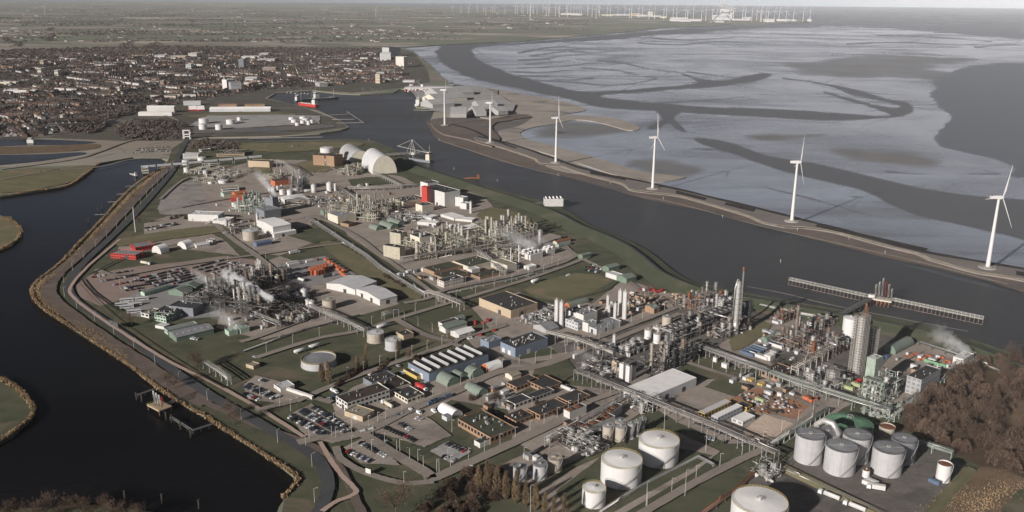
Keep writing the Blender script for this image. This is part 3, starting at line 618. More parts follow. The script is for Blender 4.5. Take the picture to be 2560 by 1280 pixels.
# roads, tracks and paths
RD = [(432, 428), (382, 488), (330, 545), (270, 602), (222, 646), (186, 688), (172, 722), (192, 756), (262, 806), (332, 854), (440, 934), (540, 1000), (640, 1056), (700, 1092), (770, 1132), (806, 1168), (820, 1212), (808, 1262), (780, 1310)]
RAIL = [(445, 400), (400, 440), (330, 508), (250, 592), (180, 655), (140, 690), (122, 722), (132, 752), (185, 796), (270, 856), (350, 908), (430, 962), (520, 1012), (640, 1066), (735, 1098), (800, 1128), (846, 1170), (872, 1216), (906, 1290)]
road('rail_bed', RAIL[:13], 14, 'ballast', jag=0.6)
road('rail_bed', RAIL[12:], 5.5, 'ballast', jag=0.4)
mbr = MB()
for o in (-5.4, -3.9, -1.0, 0.5, 3.2, 4.7):
    S = strip_pts(RAIL if abs(o) < 3 else RAIL[:13], 1, 6)
    for i in range(len(S) - 1):
        a, b_ = S[i][0] + S[i][1] * o, S[i + 1][0] + S[i + 1][1] * o
        mbr.bar((a.x, a.y, 0.75), (b_.x, b_.y, 0.75), 0.16)
setting('railway_track', mbr, 'rust_grey')
road('asphalt_road', [(468, 352), (455, 374), (445, 395)] + RD, 8, 'asphalt')
for P in ([(300, 600), (252, 640), (212, 676), (176, 722), (186, 748), (240, 790), (300, 830), (420, 905), (532, 960), (660, 1032), (760, 1096)], [(800, 1108), (827, 1154), (858, 1196), (890, 1230), (872, 1246), (840, 1258), (805, 1282)]): road('cycle_path', P, 3.2, 'path_red')
for P, wd in (([(640, 897), (790, 850), (895, 830), (990, 800), (1105, 765), (1300, 706), (1420, 664), (1480, 640)], 6), ([(600, 857), (640, 846), (765, 800)], 6), ([(1010, 760), (1070, 748), (1115, 727), (1280, 692), (1400, 660), (1440, 640)], 6), ([(985, 798), (1060, 838), (1127, 856)], 7), ([(740, 1007), (855, 957), (965, 917), (1115, 867), (1160, 846), (1265, 815)], 6),
              ([(640, 1030), (740, 1005)], 6), ([(744, 1110), (800, 1098), (860, 1098), (902, 1087), (952, 1065), (1027, 1027), (1140, 982), (1240, 935), (1340, 920), (1428, 890), (1520, 850)], 8), ([(905, 1087), (980, 1135), (1066, 1186), (1080, 1200), (1140, 1175), (1280, 1112), (1405, 1052), (1470, 1008)], 8), ([(840, 1120), (852, 1150), (900, 1180), (962, 1202), (1020, 1212), (1085, 1208)], 5),
              ([(1457, 850), (1485, 850), (1600, 806), (1710, 764)], 6), ([(1500, 868), (1560, 842), (1700, 786)], 6), ([(1600, 1290), (1720, 1220), (1842, 1157), (1900, 1130), (1960, 1092), (2065, 1020)], 6), ([(500, 527), (575, 594), (640, 640), (700, 690)], 7), ([(640, 640), (560, 650), (420, 670), (300, 690), (240, 676)], 6), ([(790, 542), (890, 592), (952, 640), (1060, 718), (1110, 760)], 6), ([(450, 520), (560, 500), (760, 470)], 5), ([(1130, 862), (1250, 900), (1340, 920)], 6),
              ([(400, 500), (460, 450), (520, 440)], 4), ([(640, 640), (780, 620), (860, 610)], 5), ([(1400, 600), (1440, 640), (1560, 700), (1620, 740), (1700, 768)], 6), ([(1680, 905), (1740, 880)], 5), ([(1690, 900), (1780, 930), (1900, 968), (2060, 1030)], 5), ([(2140, 1000), (2230, 920), (2300, 880)], 6), ([(830, 1010), (790, 1000)], 6), ([(1470, 1008), (1560, 975), (1620, 940)], 6), ([(420, 395), (330, 400), (240, 420), (120, 430), (0, 452)], 5), ([(440, 340), (330, 352), (250, 380), (180, 400), (0, 425)], 7), ([(455, 330), (440, 300), (360, 280), (300, 290), (180, 330), (0, 345)], 7)):
    road('service_road', P, wd, 'road_brown')
for P in ([(205, 700), (235, 735), (300, 780)], [(225, 690), (330, 640), (480, 606)]): road('ditch', P, 2.2, 'rubble')
road('kerb_line', [(200, 712), (290, 800), (440, 905), (560, 975)], 1.0, 'reed_floor')
profile('tank_bund', [(1940, 1162), (2090, 1235), (2240, 1310)], [(6, 0.1, 0), (2, 2.2, 0), (-2, 2.2, 0), (-6, 0.1, 0)], ['grass_dry'], 0)
profile('tank_bund', [(2300, 1320), (2428, 1176)], [(5, 0.1, 0), (1.5, 2.0, 0), (-1.5, 2.0, 0), (-5, 0.1, 0)], ['grass_dry'], 0)
profile('tank_bund', [(1300, 1250), (1420, 1170), (1560, 1110)], [(4, 0.1, 0), (1.2, 1.6, 0), (-1.2, 1.6, 0), (-4, 0.1, 0)], ['grass_works'], 0)

# haze: even air round the whole place, the sky outside it
m, n, L, b = nodes('haze_air')
n.remove(b)
vp = n.new('ShaderNodeVolumePrincipled'); vp.inputs['Color'].default_value = (0.93, 0.95, 1.0, 1); vp.inputs['Density'].default_value = 1.3e-5; vp.inputs['Anisotropy'].default_value = -0.45
L.new(vp.outputs[0], [x for x in n if x.type == 'OUTPUT_MATERIAL'][0].inputs['Volume'])
hb = MB().box(-36000, 36000, -36000, 36000, -8, 320)
tag(hb.obj('haze', 'haze_air'), 'thin pale winter haze over the whole coast', 'haze', None, 'stuff')

# ================================================================ things: builders
def frame(A, B, C, sn=True):
    """a footprint from three foot corners in pixels (left, near, right) -> origin, turn, length, width"""
    a, b, c = G(*A), G(*B), G(*C)
    u, v = c - b, a - b
    if u.x * v.y - u.y * v.x < 0: u, v = v, u
    t = math.atan2(u.y, u.x)
    t = snap(t) if sn else t
    uu, vv = Vector((cos(t), sin(t), 0)), Vector((-sin(t), cos(t), 0))
    return b, t, max(2.0, u.dot(uu)), max(2.0, v.dot(vv))

def hall(name, label, A, B, C, h, wall, roof, style='flat', cat='building', group=None, win=0, doors=0, vents=0, sky=0, rise=None, wcol='glass', sn=True, parapet=0.5, dcol='wall_dark', z=0.0, ribs=0):
    """a building on the footprint A-B-C; h in metres"""
    o, t, Lx, Wy = frame(A, B, C, sn)
    r = thing(name, label, cat, (o.x, o.y, z), t, group)
    rd = random.Random(label)
    e = 0.03
    if style == 'flat':
        w_ = MB().box(0, Lx, 0, Wy, 0, h); w_.f = w_.f[:-1]; w_.m = w_.m[:-1]; w_.s = w_.s[:-1]
        p = parapet; k = 0.16
        w_.add([(0, 0, h), (Lx, 0, h), (Lx, Wy, h), (0, Wy, h), (k, k, h), (Lx - k, k, h), (Lx - k, Wy - k, h), (k, Wy - k, h)], [(0, 1, 5, 4), (1, 2, 6, 5), (2, 3, 7, 6), (3, 0, 4, 7)])
        w_.add([(k, k, h), (Lx - k, k, h), (Lx - k, Wy - k, h), (k, Wy - k, h), (k, k, h - p), (Lx - k, k, h - p), (Lx - k, Wy - k, h - p), (k, Wy - k, h - p)], [(0, 1, 5, 4), (1, 2, 6, 5), (2, 3, 7, 6), (3, 0, 4, 7)])
        w_.obj('wall', wall, r)
        MB().add([(k, k, h - p), (Lx - k, k, h - p), (Lx - k, Wy - k, h - p), (k, Wy - k, h - p)], [(0, 1, 2, 3)]).obj('roof', roof, r)
        zt = h - p
    elif style == 'gable':
        rs = rise or Wy * 0.16
        w_ = MB().add([(0, 0, 0), (Lx, 0, 0), (Lx, Wy, 0), (0, Wy, 0), (0, 0, h), (Lx, 0, h), (Lx, Wy, h), (0, Wy, h), (0, Wy / 2, h + rs), (Lx, Wy / 2, h + rs)], [(0, 1, 5, 4), (1, 2, 6, 9, 5), (2, 3, 7, 6), (3, 0, 4, 8, 7)])
        w_.obj('wall', wall, r)
        q = 0.35; s_ = rs / (Wy / 2)
        rf = MB()
        for y0, y1, z0, z1 in ((-q, Wy / 2, h - q * s_, h + rs), (Wy / 2, Wy + q, h + rs, h - q * s_)):
            rf.add([(-q, y0, z0 + .02), (Lx + q, y0, z0 + .02), (Lx + q, y1, z1 + .02), (-q, y1, z1 + .02), (-q, y0, z0 + .2), (Lx + q, y0, z0 + .2), (Lx + q, y1, z1 + .2), (-q, y1, z1 + .2)], [(0, 3, 2, 1), (4, 5, 6, 7), (0, 1, 5, 4), (1, 2, 6, 5), (2, 3, 7, 6), (3, 0, 4, 7)])
        rf.obj('roof', roof, r); zt = h + rs * 0.5
    elif style == 'arch':
        n = 14; rf = MB(); hh = rise or Wy / 2
        pr = [(Wy / 2 - Wy / 2 * cos(pi * i / n), h + hh * sin(pi * i / n)) for i in range(n + 1)]
        for i in range(n):
            rf.add([(0, pr[i][0], pr[i][1]), (Lx, pr[i][0], pr[i][1]), (Lx, pr[i + 1][0], pr[i + 1][1]), (0, pr[i + 1][0], pr[i + 1][1])], [(0, 1, 2, 3)], 0, False)
        rf.obj('roof', roof, r)
        w_ = MB()
        for x, fl in ((0.15, 1), (Lx - 0.15, 0)): w_.add([(x, y * 0.995 + .0025 * Wy, zz - .03) for y, zz in pr] + [(x, Wy, 0), (x, 0, 0)], [tuple(range(n + 3))])
        if h > 0.05: w_.box(0.05, Lx - .05, 0.05, 0.1, 0, h); w_.box(0.05, Lx - .05, Wy - 0.1, Wy - .05, 0, h)
        w_.obj('wall', wall, r); zt = h + hh
        if ribs:
            rb = MB()
            for i in range(ribs + 1): rb.tube([(Lx * i / ribs, y, zz + .05) for y, zz in pr], 0.12, 4)
            rb.obj('roof_ribs', roof, r)
    elif style == 'saw':
        w_ = MB().box(0, Lx, 0, Wy, 0, h); w_.obj('wall', [wall, roof], r).data.polygons[-1].material_index = 1
        zt = h
        for i in range(sky):
            x = Lx * (i + 0.35) / sky; dx = Lx / sky * 0.33
            m_ = MB().add([(x, Wy * .1, h + .01), (x + dx, Wy * .1, h + .01), (x + dx, Wy * .93, h + .01), (x, Wy * .93, h + .01), (x + dx * .5, Wy * .1, h + 1.7), (x + dx * .5, Wy * .93, h + 1.7)], [(0, 4, 5, 3), (4, 1, 2, 5), (0, 1, 4), (3, 5, 2)])
            m_.obj('rooflight', 'roof_mid' if sky > 5 else 'roof_white', r)
    if style in ('flat', 'saw', 'gable') and win:
        fh = h / win; band = not sn
        for k in range(win):
            z0 = fh * k + fh * 0.38; z1 = fh * k + fh * 0.80
            for Ln, f in ((Lx, 0), (Wy, 1)):
                nw = 1 if band else max(2, min(14, int(Ln / 3.4))); hw_ = Ln / nw * (.47 if band else .32)
                g = MB().box(-hw_, hw_, -.04, .02, z0, z1).mesh('window', wcol)
                for i in range(nw):
                    q = bpy.data.objects.new('window', g); COL.objects.link(q); q.parent = r; c = Ln * (i + .5) / nw
                    q.location = (c, 0, 0) if f == 0 else (0, c, 0); q.rotation_euler = (0, 0, 0 if f == 0 else -pi / 2)
    for k in range(doors):
        dw, dh = min(4.0, Wy * .2), min(4.2, h * .7)
        if k % 2 == 0: y = Wy * (0.3 + 0.4 * (k // 2)); MB().box(-.06, .02, y, y + dw, 0.02, dh).obj('door', dcol, r)
        else: x = Lx * (0.35 + .35 * (k // 2)); MB().box(x, x + dw, -.06, .02, 0.02, dh).obj('door', dcol, r)
    if style == 'flat':
        for k in range(vents):
            x, y = rd.uniform(.1, .85) * Lx, rd.uniform(.12, .8) * Wy; s = rd.uniform(.7, 2.2)
            if rd.random() < .5: MB().box(x, x + s, y, y + s * .8, zt + .02, zt + rd.uniform(.6, 1.6)).obj('roof_unit', rd.choice(['alu', 'wall_palegrey', 'steel']), r)
            else: MB().cyl(x, y, zt + .02, zt + rd.uniform(.7, 1.8), .35, n=8).obj('vent', 'alu', r)
    elif style == 'gable':
        for k in range(vents):
            x, y = Lx * (k + .5) / vents, Wy * rd.choice([.25, .3]); zz = h + (rise or Wy * .16) * (y / (Wy / 2)) + .15
            MB().box(x - .6, x + .6, y - .6, y + .6, zz - .2, zz + .35).obj('rooflight', 'wall_palegrey', r)
    return r

def turn(A, B, C): return B, C, (C[0] + A[0] - B[0], C[1] + A[1] - B[1])
def tank(name, label, x, y, hw, dy, wall, roof, rise=0.1, cat='tank', group=None, rail=None, stair=False, seams=3, open_top=False, ribs=0, z=0.0, n=40):
    """an upright tank whose foot is centred at pixel x, y; hw = half its width and dy = its height, in pixels"""
    g = G(x, y); rr = hw * mpp(g); h = H(x, y, dy)
    r = thing(name, label, cat, (g.x, g.y, z), 0, group)
    s = MB().cyl(0, 0, 0, h, rr, n=n, cap=False)
    for k in range(1, seams + 1):
        zz = h * k / (seams + 1); s.cyl(0, 0, zz - .06, zz + .06, rr + .04, n=n, cap=False)
    s.cyl(0, 0, h - .25, h, rr + .12, n=n, cap=False); s.cyl(0, 0, 0, .35, rr + .5, n=n, mc=0)
    s.obj('shell', wall, r)
    if open_top: MB().cyl(0, 0, h - 1.2, h - .7, rr - .06, n=n, dome=.4).obj('floating_roof', roof, r)
    else:
        c = MB().cyl(0, 0, h - .02, h + .06, rr - .02, n=n, cap=False); a = [2 * pi * i / n for i in range(n)]
        c.add([(rr * cos(q), rr * sin(q), h + .06) for q in a] + [(rr * .08 * cos(q), rr * .08 * sin(q), h + .06 + rr * rise * .92) for q in a], [(i, (i + 1) % n, n + (i + 1) % n, n + i) for i in range(n)], 0, ribs == 0)
        c.cyl(0, 0, h + rr * rise * .8, h + rr * rise + .5, rr * .08, n=10)
        c.obj('roof', roof, r)
        if ribs:
            b = MB()
            for i in range(ribs): q = 2 * pi * i / ribs; b.bar((rr * cos(q), rr * sin(q), h + .15), (rr * .07 * cos(q), rr * .07 * sin(q), h + .2 + rr * rise * .93), .25)
            b.obj('roof_ribs', roof, r)
        vv = MB()
        for i in range(5): q = .7 + i * 1.3; vv.cyl(rr * .13 * cos(q), rr * .13 * sin(q), h + rr * rise * .85, h + rr * rise + .9, .18, n=6)
        vv.tube([(rr * .13 * cos(i * .7), rr * .13 * sin(i * .7), h + rr * rise + .5) for i in range(10)], .1, 4)
        vv.obj('roof_nozzle', 'steel_pale', r)
    if rail:
        q = MB(); k = int(max(16, rr * 3))
        for i in range(k):
            a0, a1 = 2 * pi * i / k, 2 * pi * (i + 1) / k
            p0, p1 = (rr * cos(a0), rr * sin(a0)), (rr * cos(a1), rr * sin(a1))
            q.bar((*p0, h), (*p0, h + 1.1), .08)
            for zz in (.55, 1.1): q.bar((*p0, h + zz), (*p1, h + zz), .09)
        q.obj('railing', rail, r)
    if stair:
        q = MB(); k = 16; a0 = -1.9
        P = [((rr + .5) * cos(a0 + 1.5 * i / k), (rr + .5) * sin(a0 + 1.5 * i / k), h * i / k) for i in range(k + 1)]
        for i in range(k): q.bar(P[i], P[i + 1], .3); q.bar(P[i], (P[i][0], P[i][1], P[i][2] + 1.1), .07); q.bar((*P[i][:2], P[i][2] + 1.1), (*P[i + 1][:2], P[i + 1][2] + 1.1), .08)
        q.obj('stairway', 'steel', r)
    return r

def silo(name, label, x, y, hw, dy, wall, group=None, cat='silo', cone=.35):
    g = G(x, y); rr = hw * mpp(g); h = H(x, y, dy)
    r = thing(name, label, cat, (g.x, g.y, 0), 0, group)
    s = MB().cyl(0, 0, 0, h * .93, rr, n=18, cap=False); s.cyl(0, 0, h * .93, h * .93 + rr * cone, rr, rr * .35, n=18)
    for k in range(1, 5): s.cyl(0, 0, h * .93 * k / 5 - .08, h * .93 * k / 5 + .08, rr + .05, n=18, cap=False)
    s.obj('shell', wall, r)
    MB().cyl(0, 0, h * .93 + rr * cone, h + rr * .3, rr * .3, n=8).obj('filter_head', 'steel_pale', r)
    q = MB(); k = 10
    for i in range(k): a0, a1 = 2 * pi * i / k, 2 * pi * (i + 1) / k; q.bar((rr * cos(a0), rr * sin(a0), h * .93), (rr * cos(a0), rr * sin(a0), h * .93 + 1.1), .09); q.bar((rr * cos(a0), rr * sin(a0), h * .93 + 1.1), (rr * cos(a1), rr * sin(a1), h * .93 + 1.1), .09)
    q.bar((-rr * .7, -rr * .75, 0), (-rr * .7, -rr * .75, h * .93), .35)
    q.obj('ladder', 'steel_pale', r)
    return r

def rack(name, label, P, h, wid, n_pipes, steel='steel', pipes=('alu', 'steel', 'rust_grey', 'steel_pale'), step=9.0, levels=2, group=None, pr=0.24):
    """a pipe bridge on trestles along the pixel line P"""
    Q = [G(x, y) for x, y in P]; o = Q[0]
    r = thing(name, label, 'pipe rack', (o.x, o.y, 0), 0, group)
    rd = random.Random(label)
    tm = {}
    def trestle_mesh():
        t = MB(); k = wid / 2
        for s in (-1, 1): t.bar((0, s * k, 0), (0, s * k, h + .4), .42); t.box(-.5, .5, s * k - .5, s * k + .5, 0, .5)
        for l in range(levels): zz = h - l * 2.2; t.bar((0, -k - .3, zz), (0, k + .3, zz), .36)
        if levels > 1: t.bar((0, -k, h - 2.2 * levels), (0, k, h - 2.2), .16)
        return t.mesh('trestle', steel)
    me = trestle_mesh(); cnt = 0
    fr = MB()
    for a, b in zip(Q[:-1], Q[1:]):
        d = b - a; Ln = d.length; an = math.atan2(d.y, d.x); k = max(1, int(Ln / step)); s = Vector((-sin(an), cos(an), 0))
        for i in range(k + 1):
            if cnt < 60 and not (i == 0 and cnt > 0):
                t = bpy.data.objects.new('trestle', me); COL.objects.link(t); t.parent = r; t.location = a + d * (i / k) - o; t.rotation_euler = (0, 0, an); cnt += 1
        for sd_ in (-1, 1):
            p0, p1 = a - o + s * (sd_ * wid / 2), b - o + s * (sd_ * wid / 2)
            fr.bar((p0.x, p0.y, h), (p1.x, p1.y, h), .32); fr.bar((p0.x, p0.y, h + 1.1), (p1.x, p1.y, h + 1.1), .08)
    fr.obj('walkway_beam', steel, r)
    for i in range(n_pipes):
        lv = i % levels; off = (-.42 + .84 * ((i // levels) + .5) / max(1, -(-n_pipes // levels))) * wid + rd.uniform(-.15, .15)
        rr = pr * rd.choice([.6, .8, 1, 1, 1.5]); zz = h - lv * 2.2 + .35 + rr
        pts = []
        for j, q in enumerate(Q):
            d = (Q[min(j + 1, len(Q) - 1)] - Q[max(j - 1, 0)]).normalized(); s = Vector((-d.y, d.x, 0)); p = q - o + s * off
            pts.append((p.x, p.y, zz))
        # expansion loops
        full = [pts[0]]
        for a, b in zip(pts[:-1], pts[1:]):
            A_, B_ = Vector(a), Vector(b); Ln = (B_ - A_).length
            if rd.random() < .5 and Ln > 30:
                t = rd.uniform(.3, .7); m0, m1 = A_.lerp(B_, t), A_.lerp(B_, t + 3.5 / Ln); up = Vector((0, 0, rd.uniform(1.2, 2.6)))
                full += [tuple(m0), tuple(m0 + up), tuple(m1 + up), tuple(m1)]
            full.append(b)
        if rd.random() < .6: e = full[-1]; full.append((e[0], e[1], rd.uniform(.5, h * .5)))
        MB().tube(full, rr, 6).obj('pipe', rd.choice(pipes), r)
    return r

PAL = {  # frame, deck, vessels, pipes
    'grey': ('steel', 'grating', ['alu', 'tank_grey', 'steel_pale', 'white_paint'], ['alu', 'steel', 'steel_pale', 'steel_dark']),
    'beige': ('beige_plant', 'grating', ['beige_plant', 'alu', 'steel_pale', 'tank_tan', 'white_paint'], ['beige_plant', 'alu', 'steel_pale', 'steel']),
    'dark': ('steel_dark', 'grating', ['tank_tan', 'steel_dark', 'alu', 'steel', 'rust_grey'], ['steel', 'steel_dark', 'rust_grey', 'steel_pale']),
    'rust': ('rust_grey', 'grating', ['rust', 'rust_grey', 'alu', 'steel'], ['rust', 'rust_grey', 'steel', 'steel_pale']),
    'green': ('green_plant', 'grating', ['green_plant', 'alu', 'white_paint', 'steel_pale'], ['green_plant', 'alu', 'steel_pale', 'white_paint']),
}
def bays(hts, bx, by, lv, rd, deck, fm, dk, rl):
    for (i, j), hh in hts.items():
        x0, x1, y0, y1 = i * bx + .3, (i + 1) * bx - .3, j * by + .3, (j + 1) * by - .3
        for x, y in ((x0, y0), (x1, y0), (x1, y1), (x0, y1)): fm.bar((x, y, 0), (x, y, hh + .8), .34)
        z = lv
        while z < hh + 1:
            for p, q in (((x0, y0), (x1, y0)), ((x1, y0), (x1, y1)), ((x1, y1), (x0, y1)), ((x0, y1), (x0, y0))): fm.bar((*p, z), (*q, z), .30)
            if rd.random() < .35: fm.bar((x0, y0, z - lv), (x1, y0, z), .16)
            if rd.random() < .35: fm.bar((x0, y0, z - lv), (x0, y1, z), .16)
            if rd.random() < deck:
                dk.box(x0, x1, y0, y1, z + .12, z + .2)
                for p, q in (((x0, y0), (x1, y0)), ((x1, y0), (x1, y1)), ((x0, y1), (x0, y0))): rl.bar((*p, z + 1.3), (*q, z + 1.3), .07); rl.bar((*p, z + .75), (*q, z + .75), .05)
            z += lv
def plant(name, label, A, B, C, h, pal='grey', cols=6, colh=1.5, ves=14, npipe=40, bay=6.0, fill=.55, deck=.5, seed=1, colr=(.7, 1.5), sn=True, fans=0, cat='process plant'):
    """an open process unit: steel bays with part decks, upright columns, vessels, pipes and fan coolers"""
    o, t, Lx, Wy = frame(A, B, C, sn)
    r = thing(name, label, cat, (o.x, o.y, 0), t)
    rd = random.Random(seed); sm, dm, vm, pm = PAL[pal]
    nx, ny = max(1, int(Lx / bay)), max(1, int(Wy / bay)); bx, by = Lx / nx, Wy / ny
    lv = 4.2; fm, dk, rl = MB(), MB(), MB()
    hts = {}
    for i in range(nx):
        for j in range(ny):
            if rd.random() < fill: hts[i, j] = rd.choice([1, 1, 2, 2, 3, 3, 4]) * h / 4
    left = dict(hts)
    while left:
        st, grp = [next(iter(left))], {}
        while st:
            c_ = st.pop()
            if c_ in left:
                grp[c_] = left.pop(c_); st += [(c_[0] + a, c_[1] + b) for a, b in ((1, 0), (-1, 0), (0, 1), (0, -1)) if (c_[0] + a, c_[1] + b) in left]
        fm, dk = MB(), MB(); rl = MB()
        bays(grp, bx, by, lv, rd, deck, fm, dk, rl)
        if fm.v: fm.obj('steel_frame', sm, r)
        rl.m = [1] * len(rl.f); dk.merge(rl)
        if dk.v: dk.obj('deck', [dm, 'steel_pale'], r)
    for k in range(cols):
        x, y = rd.uniform(.06, .94) * Lx, rd.uniform(.08, .92) * Wy; rr = rd.uniform(*colr); hh = h * rd.uniform(.75, colh)
        c = MB().cyl(x, y, 0, hh * .5, rr * 1.12, n=12, cap=False); c.cyl(x, y, hh * .5, hh, rr, n=12, dome=rr * .6)
        for zz in (.35, .6, .8, .97):
            c.cyl(x, y, hh * zz, hh * zz + .2, rr + .95, n=10); c.cyl(x, y, hh * zz + 1.1, hh * zz + 1.18, rr + .95, n=10, cap=False)
        c.bar((x + rr + .4, y, 1), (x + rr + .4, y, hh), .22); c.tube([(x - rr - .35, y, hh * .2), (x - rr - .35, y, hh + .5), (x, y, hh + rr * .9)], .22, 6)
        c.obj('column', rd.choice(vm), r)
    for k in range(ves):
        x, y = rd.uniform(.06, .94) * Lx, rd.uniform(.06, .94) * Wy; i, j = min(nx - 1, int(x / bx)), min(ny - 1, int(y / by))
        top = hts.get((i, j), 0); zb = rd.choice([0, 0, 1, 2]) * lv; zb = zb + .25 if zb <= top and top else 0.1
        q = MB()
        if rd.random() < .5:
            rr = rd.uniform(.6, 1.7); hh = rd.uniform(2, 5); q.cyl(x, y, zb + .5, zb + hh, rr, n=12, dome=rr * .5); q.cyl(x, y, zb, zb + .5, rr * .8, n=8, cap=False)
        else:
            rr = rd.uniform(.5, 1.2); ll = rd.uniform(3, 6); d = (ll / 2, 0) if rd.random() < .5 else (0, ll / 2)
            q.tube([(x - d[0] * 1.12, y - d[1] * 1.12, zb + rr + .5), (x - d[0], y - d[1], zb + rr + .5), (x + d[0], y + d[1], zb + rr + .5), (x + d[0] * 1.12, y + d[1] * 1.12, zb + rr + .5)], [rr * .5, rr, rr, rr * .5], 10)
            q.box(x - .5, x + .5, y - .5, y + .5, zb, zb + .6)
        q.obj('vessel', rd.choice(vm), r)
    pp = [MB() for _ in pm]
    for k in range(npipe):
        x, y, z = rd.uniform(0, Lx), rd.uniform(0, Wy), rd.choice([.8, lv + .6, lv * 2 + .5, 2.5, h * .6]); P = [(x, y, z)]
        for s in range(rd.randint(2, 5)):
            ax = rd.choice([0, 0, 1, 1, 2])
            if ax == 0: x = min(Lx, max(0, x + rd.uniform(-.35, .35) * Lx))
            elif ax == 1: y = min(Wy, max(0, y + rd.uniform(-.4, .4) * Wy))
            else: z = rd.uniform(.6, h * .85)
            if (Vector((x, y, z)) - Vector(P[-1])).length > .3: P.append((x, y, z))
        if len(P) > 1: pp[k % len(pm)].tube(P, rd.choice([.12, .16, .2, .28, .36]), 6)
    for q, m_ in zip(pp, pm):
        if q.v: q.obj('pipework', m_, r)
    for k in range(fans):
        x = Lx * (k + .5) / fans; w2 = Lx / fans * .46; zb = h * .8
        q = MB().box(x - w2, x + w2, Wy * .15, Wy * .85, zb, zb + 1.6, 0, 1)
        for yy in (.32, .68): q.cyl(x, Wy * yy, zb + 1.6, zb + 2.3, w2 * .7, n=14, mc=1)
        q.bar((x - w2 + .3, Wy * .2, 0), (x - w2 + .3, Wy * .2, zb), .3); q.bar((x + w2 - .3, Wy * .8, 0), (x + w2 - .3, Wy * .8, zb), .3)
        q.obj('fan_cooler', ['steel', 'steel_dark'], r)
    return r

def drum(name, label, p, q, rpx, m, cat='vessel', group=None, leg=True):
    a, b = G(*p), G(*q); d = b - a; Ln = d.length; rr = rpx * mpp(a)
    r = thing(name, label, cat, (a.x, a.y, 0), math.atan2(d.y, d.x), group)
    MB().tube([(-rr * .35, 0, rr + 1), (0, 0, rr + 1), (Ln, 0, rr + 1), (Ln + rr * .35, 0, rr + 1)], [rr * .55, rr, rr, rr * .55], 14).obj('shell', m, r)
    for k in (.2, .8): MB().box(Ln * k - .3, Ln * k + .3, -rr * .7, rr * .7, 0, 1.0 + rr * .3).obj('saddle', 'concrete', r)
    return r

def stack(name, label, x, y, hw, dy, m, cat='chimney', rings=3, taper=.8, group=None):
    g = G(x, y); rr = hw * mpp(g); h = H(x, y, dy)
    r = thing(name, label, cat, (g.x, g.y, 0), 0, group)
    MB().cyl(0, 0, 0, h, rr, rr * taper, n=16, mc=1).obj('shaft', [m, 'steel_dark'], r)
    for k in range(rings):
        zz = h * (k + 1) / (rings + .12)
        q = MB().cyl(0, 0, zz - .15, zz, rr + 1.0, n=14); q.cyl(0, 0, zz + 1.0, zz + 1.1, rr + 1.0, n=14, cap=False); q.obj('gallery', 'steel', r)
    return r

def crates(name, cat, group, spots, size, m, label, st=1, labs=None, stripe=True):
    """container-like boxes: one mesh with ribbed sides each; spots = [(x, y, angle in grid quarter turns, z level)]"""
    l, w_, h = size; b = MB().box(-l / 2, l / 2, -w_ / 2, w_ / 2, 0.12, h)
    k = int(l / 1.0)
    for i in range(k):
        x = -l / 2 + l * (i + .5) / k
        for s in (-1, 1): b.box(x - .16, x + .16, s * w_ / 2 - .05, s * w_ / 2 + .05, .3, h - .25)
    for sx in (-1, 1):
        for sy in (-1, 1): b.box(sx * l / 2 - .12, sx * l / 2 + .12, sy * w_ / 2 - .12, sy * w_ / 2 + .12, 0, h + .03)
    me = b.mesh(name, m); out = []
    for i, sp in enumerate(spots):
        o = bpy.data.objects.new(name, me); COL.objects.link(o); g = G(sp[0], sp[1])
        o.location = (g.x, g.y, .3 + (sp[3] if len(sp) > 3 else 0) * (h + .06)); o.rotation_euler = (0, 0, AX + sp[2] * pi / 2 + RND.uniform(-.03, .03) * (sp[2] % 1 == 0))
        tag(o, labs[i] if labs else label, cat, group); out.append(o)
    return out

# ================================================================ tanks
WT = dict(rail='yellow_rail', stair=True, seams=2)
tank('storage_tank', 'large white tank between the small white tank and the other large one', 1552, 1200, 51, 52, 'tank_white', 'roof_white', .12, **WT)
tank('storage_tank', 'large white tank right behind the other big white one, nearest the long white hall', 1645, 1149, 50, 50, 'tank_white', 'roof_white', .12, **WT)
tank('storage_tank', 'small white tank with grey run marks, lowest and leftmost of the white tanks', 1484, 1259, 29.5, 40, 'tank_white', 'roof_white', .12, **WT)
tank('storage_tank', 'biggest white tank, cut off by the bottom edge beside the red pipe rack', 1893, 1318, 68, 66, 'tank_white', 'roof_white', .09, **WT)
GT = dict(seams=1, rise=.05, stair=True, rail='steel_dark', ribs=2)
tank('storage_tank', 'tall grey tank, leftmost of the grey group under the green dome', 2020, 1149, 35, 64, 'tank_grey', 'roof_grey', group=None, **GT)
tank('storage_tank', 'tall grey tank standing nearest in the grey group', 2097, 1176, 38, 62, 'tank_grey', 'roof_grey', **GT)
tank('storage_tank', 'tall grey tank with a ladder cage, right front of the grey group', 2214, 1179, 37, 60, 'tank_grey', 'roof_grey', **GT)
tank('storage_tank', 'tall grey tank standing behind the nearest one, half hidden', 2136, 1148, 34, 62, 'tank_grey', 'roof_grey', **GT)
tank('storage_tank', 'dark grey tank in shade at the right rear of the grey group', 2253, 1152, 30, 56, 'wall_slate', 'roof_grey', **GT)  # shade put into the colour: darker shell than its neighbours
tank('storage_tank', 'grey domed tank under the fat duct, behind the leftmost grey tank', 2064, 1128, 30, 50, 'tank_grey', 'roof_grey', **GT)
tank('storage_tank', 'wide low tank with a ribbed dark green cone roof', 2121, 1081, 57, 24, 'green_plant', 'dome_green', .3, ribs=36, seams=1)
tank('storage_tank', 'round pale tank with a rust red sunken top behind the grey tanks', 2215, 1092, 19, 27, 'tank_tan', 'rust', open_top=True, seams=2)
tank('storage_tank', 'slim cream tank with a rust red top by the green pipe bridge', 2356, 1202, 17, 44, 'tank_white', 'rust', open_top=True, stair=True)
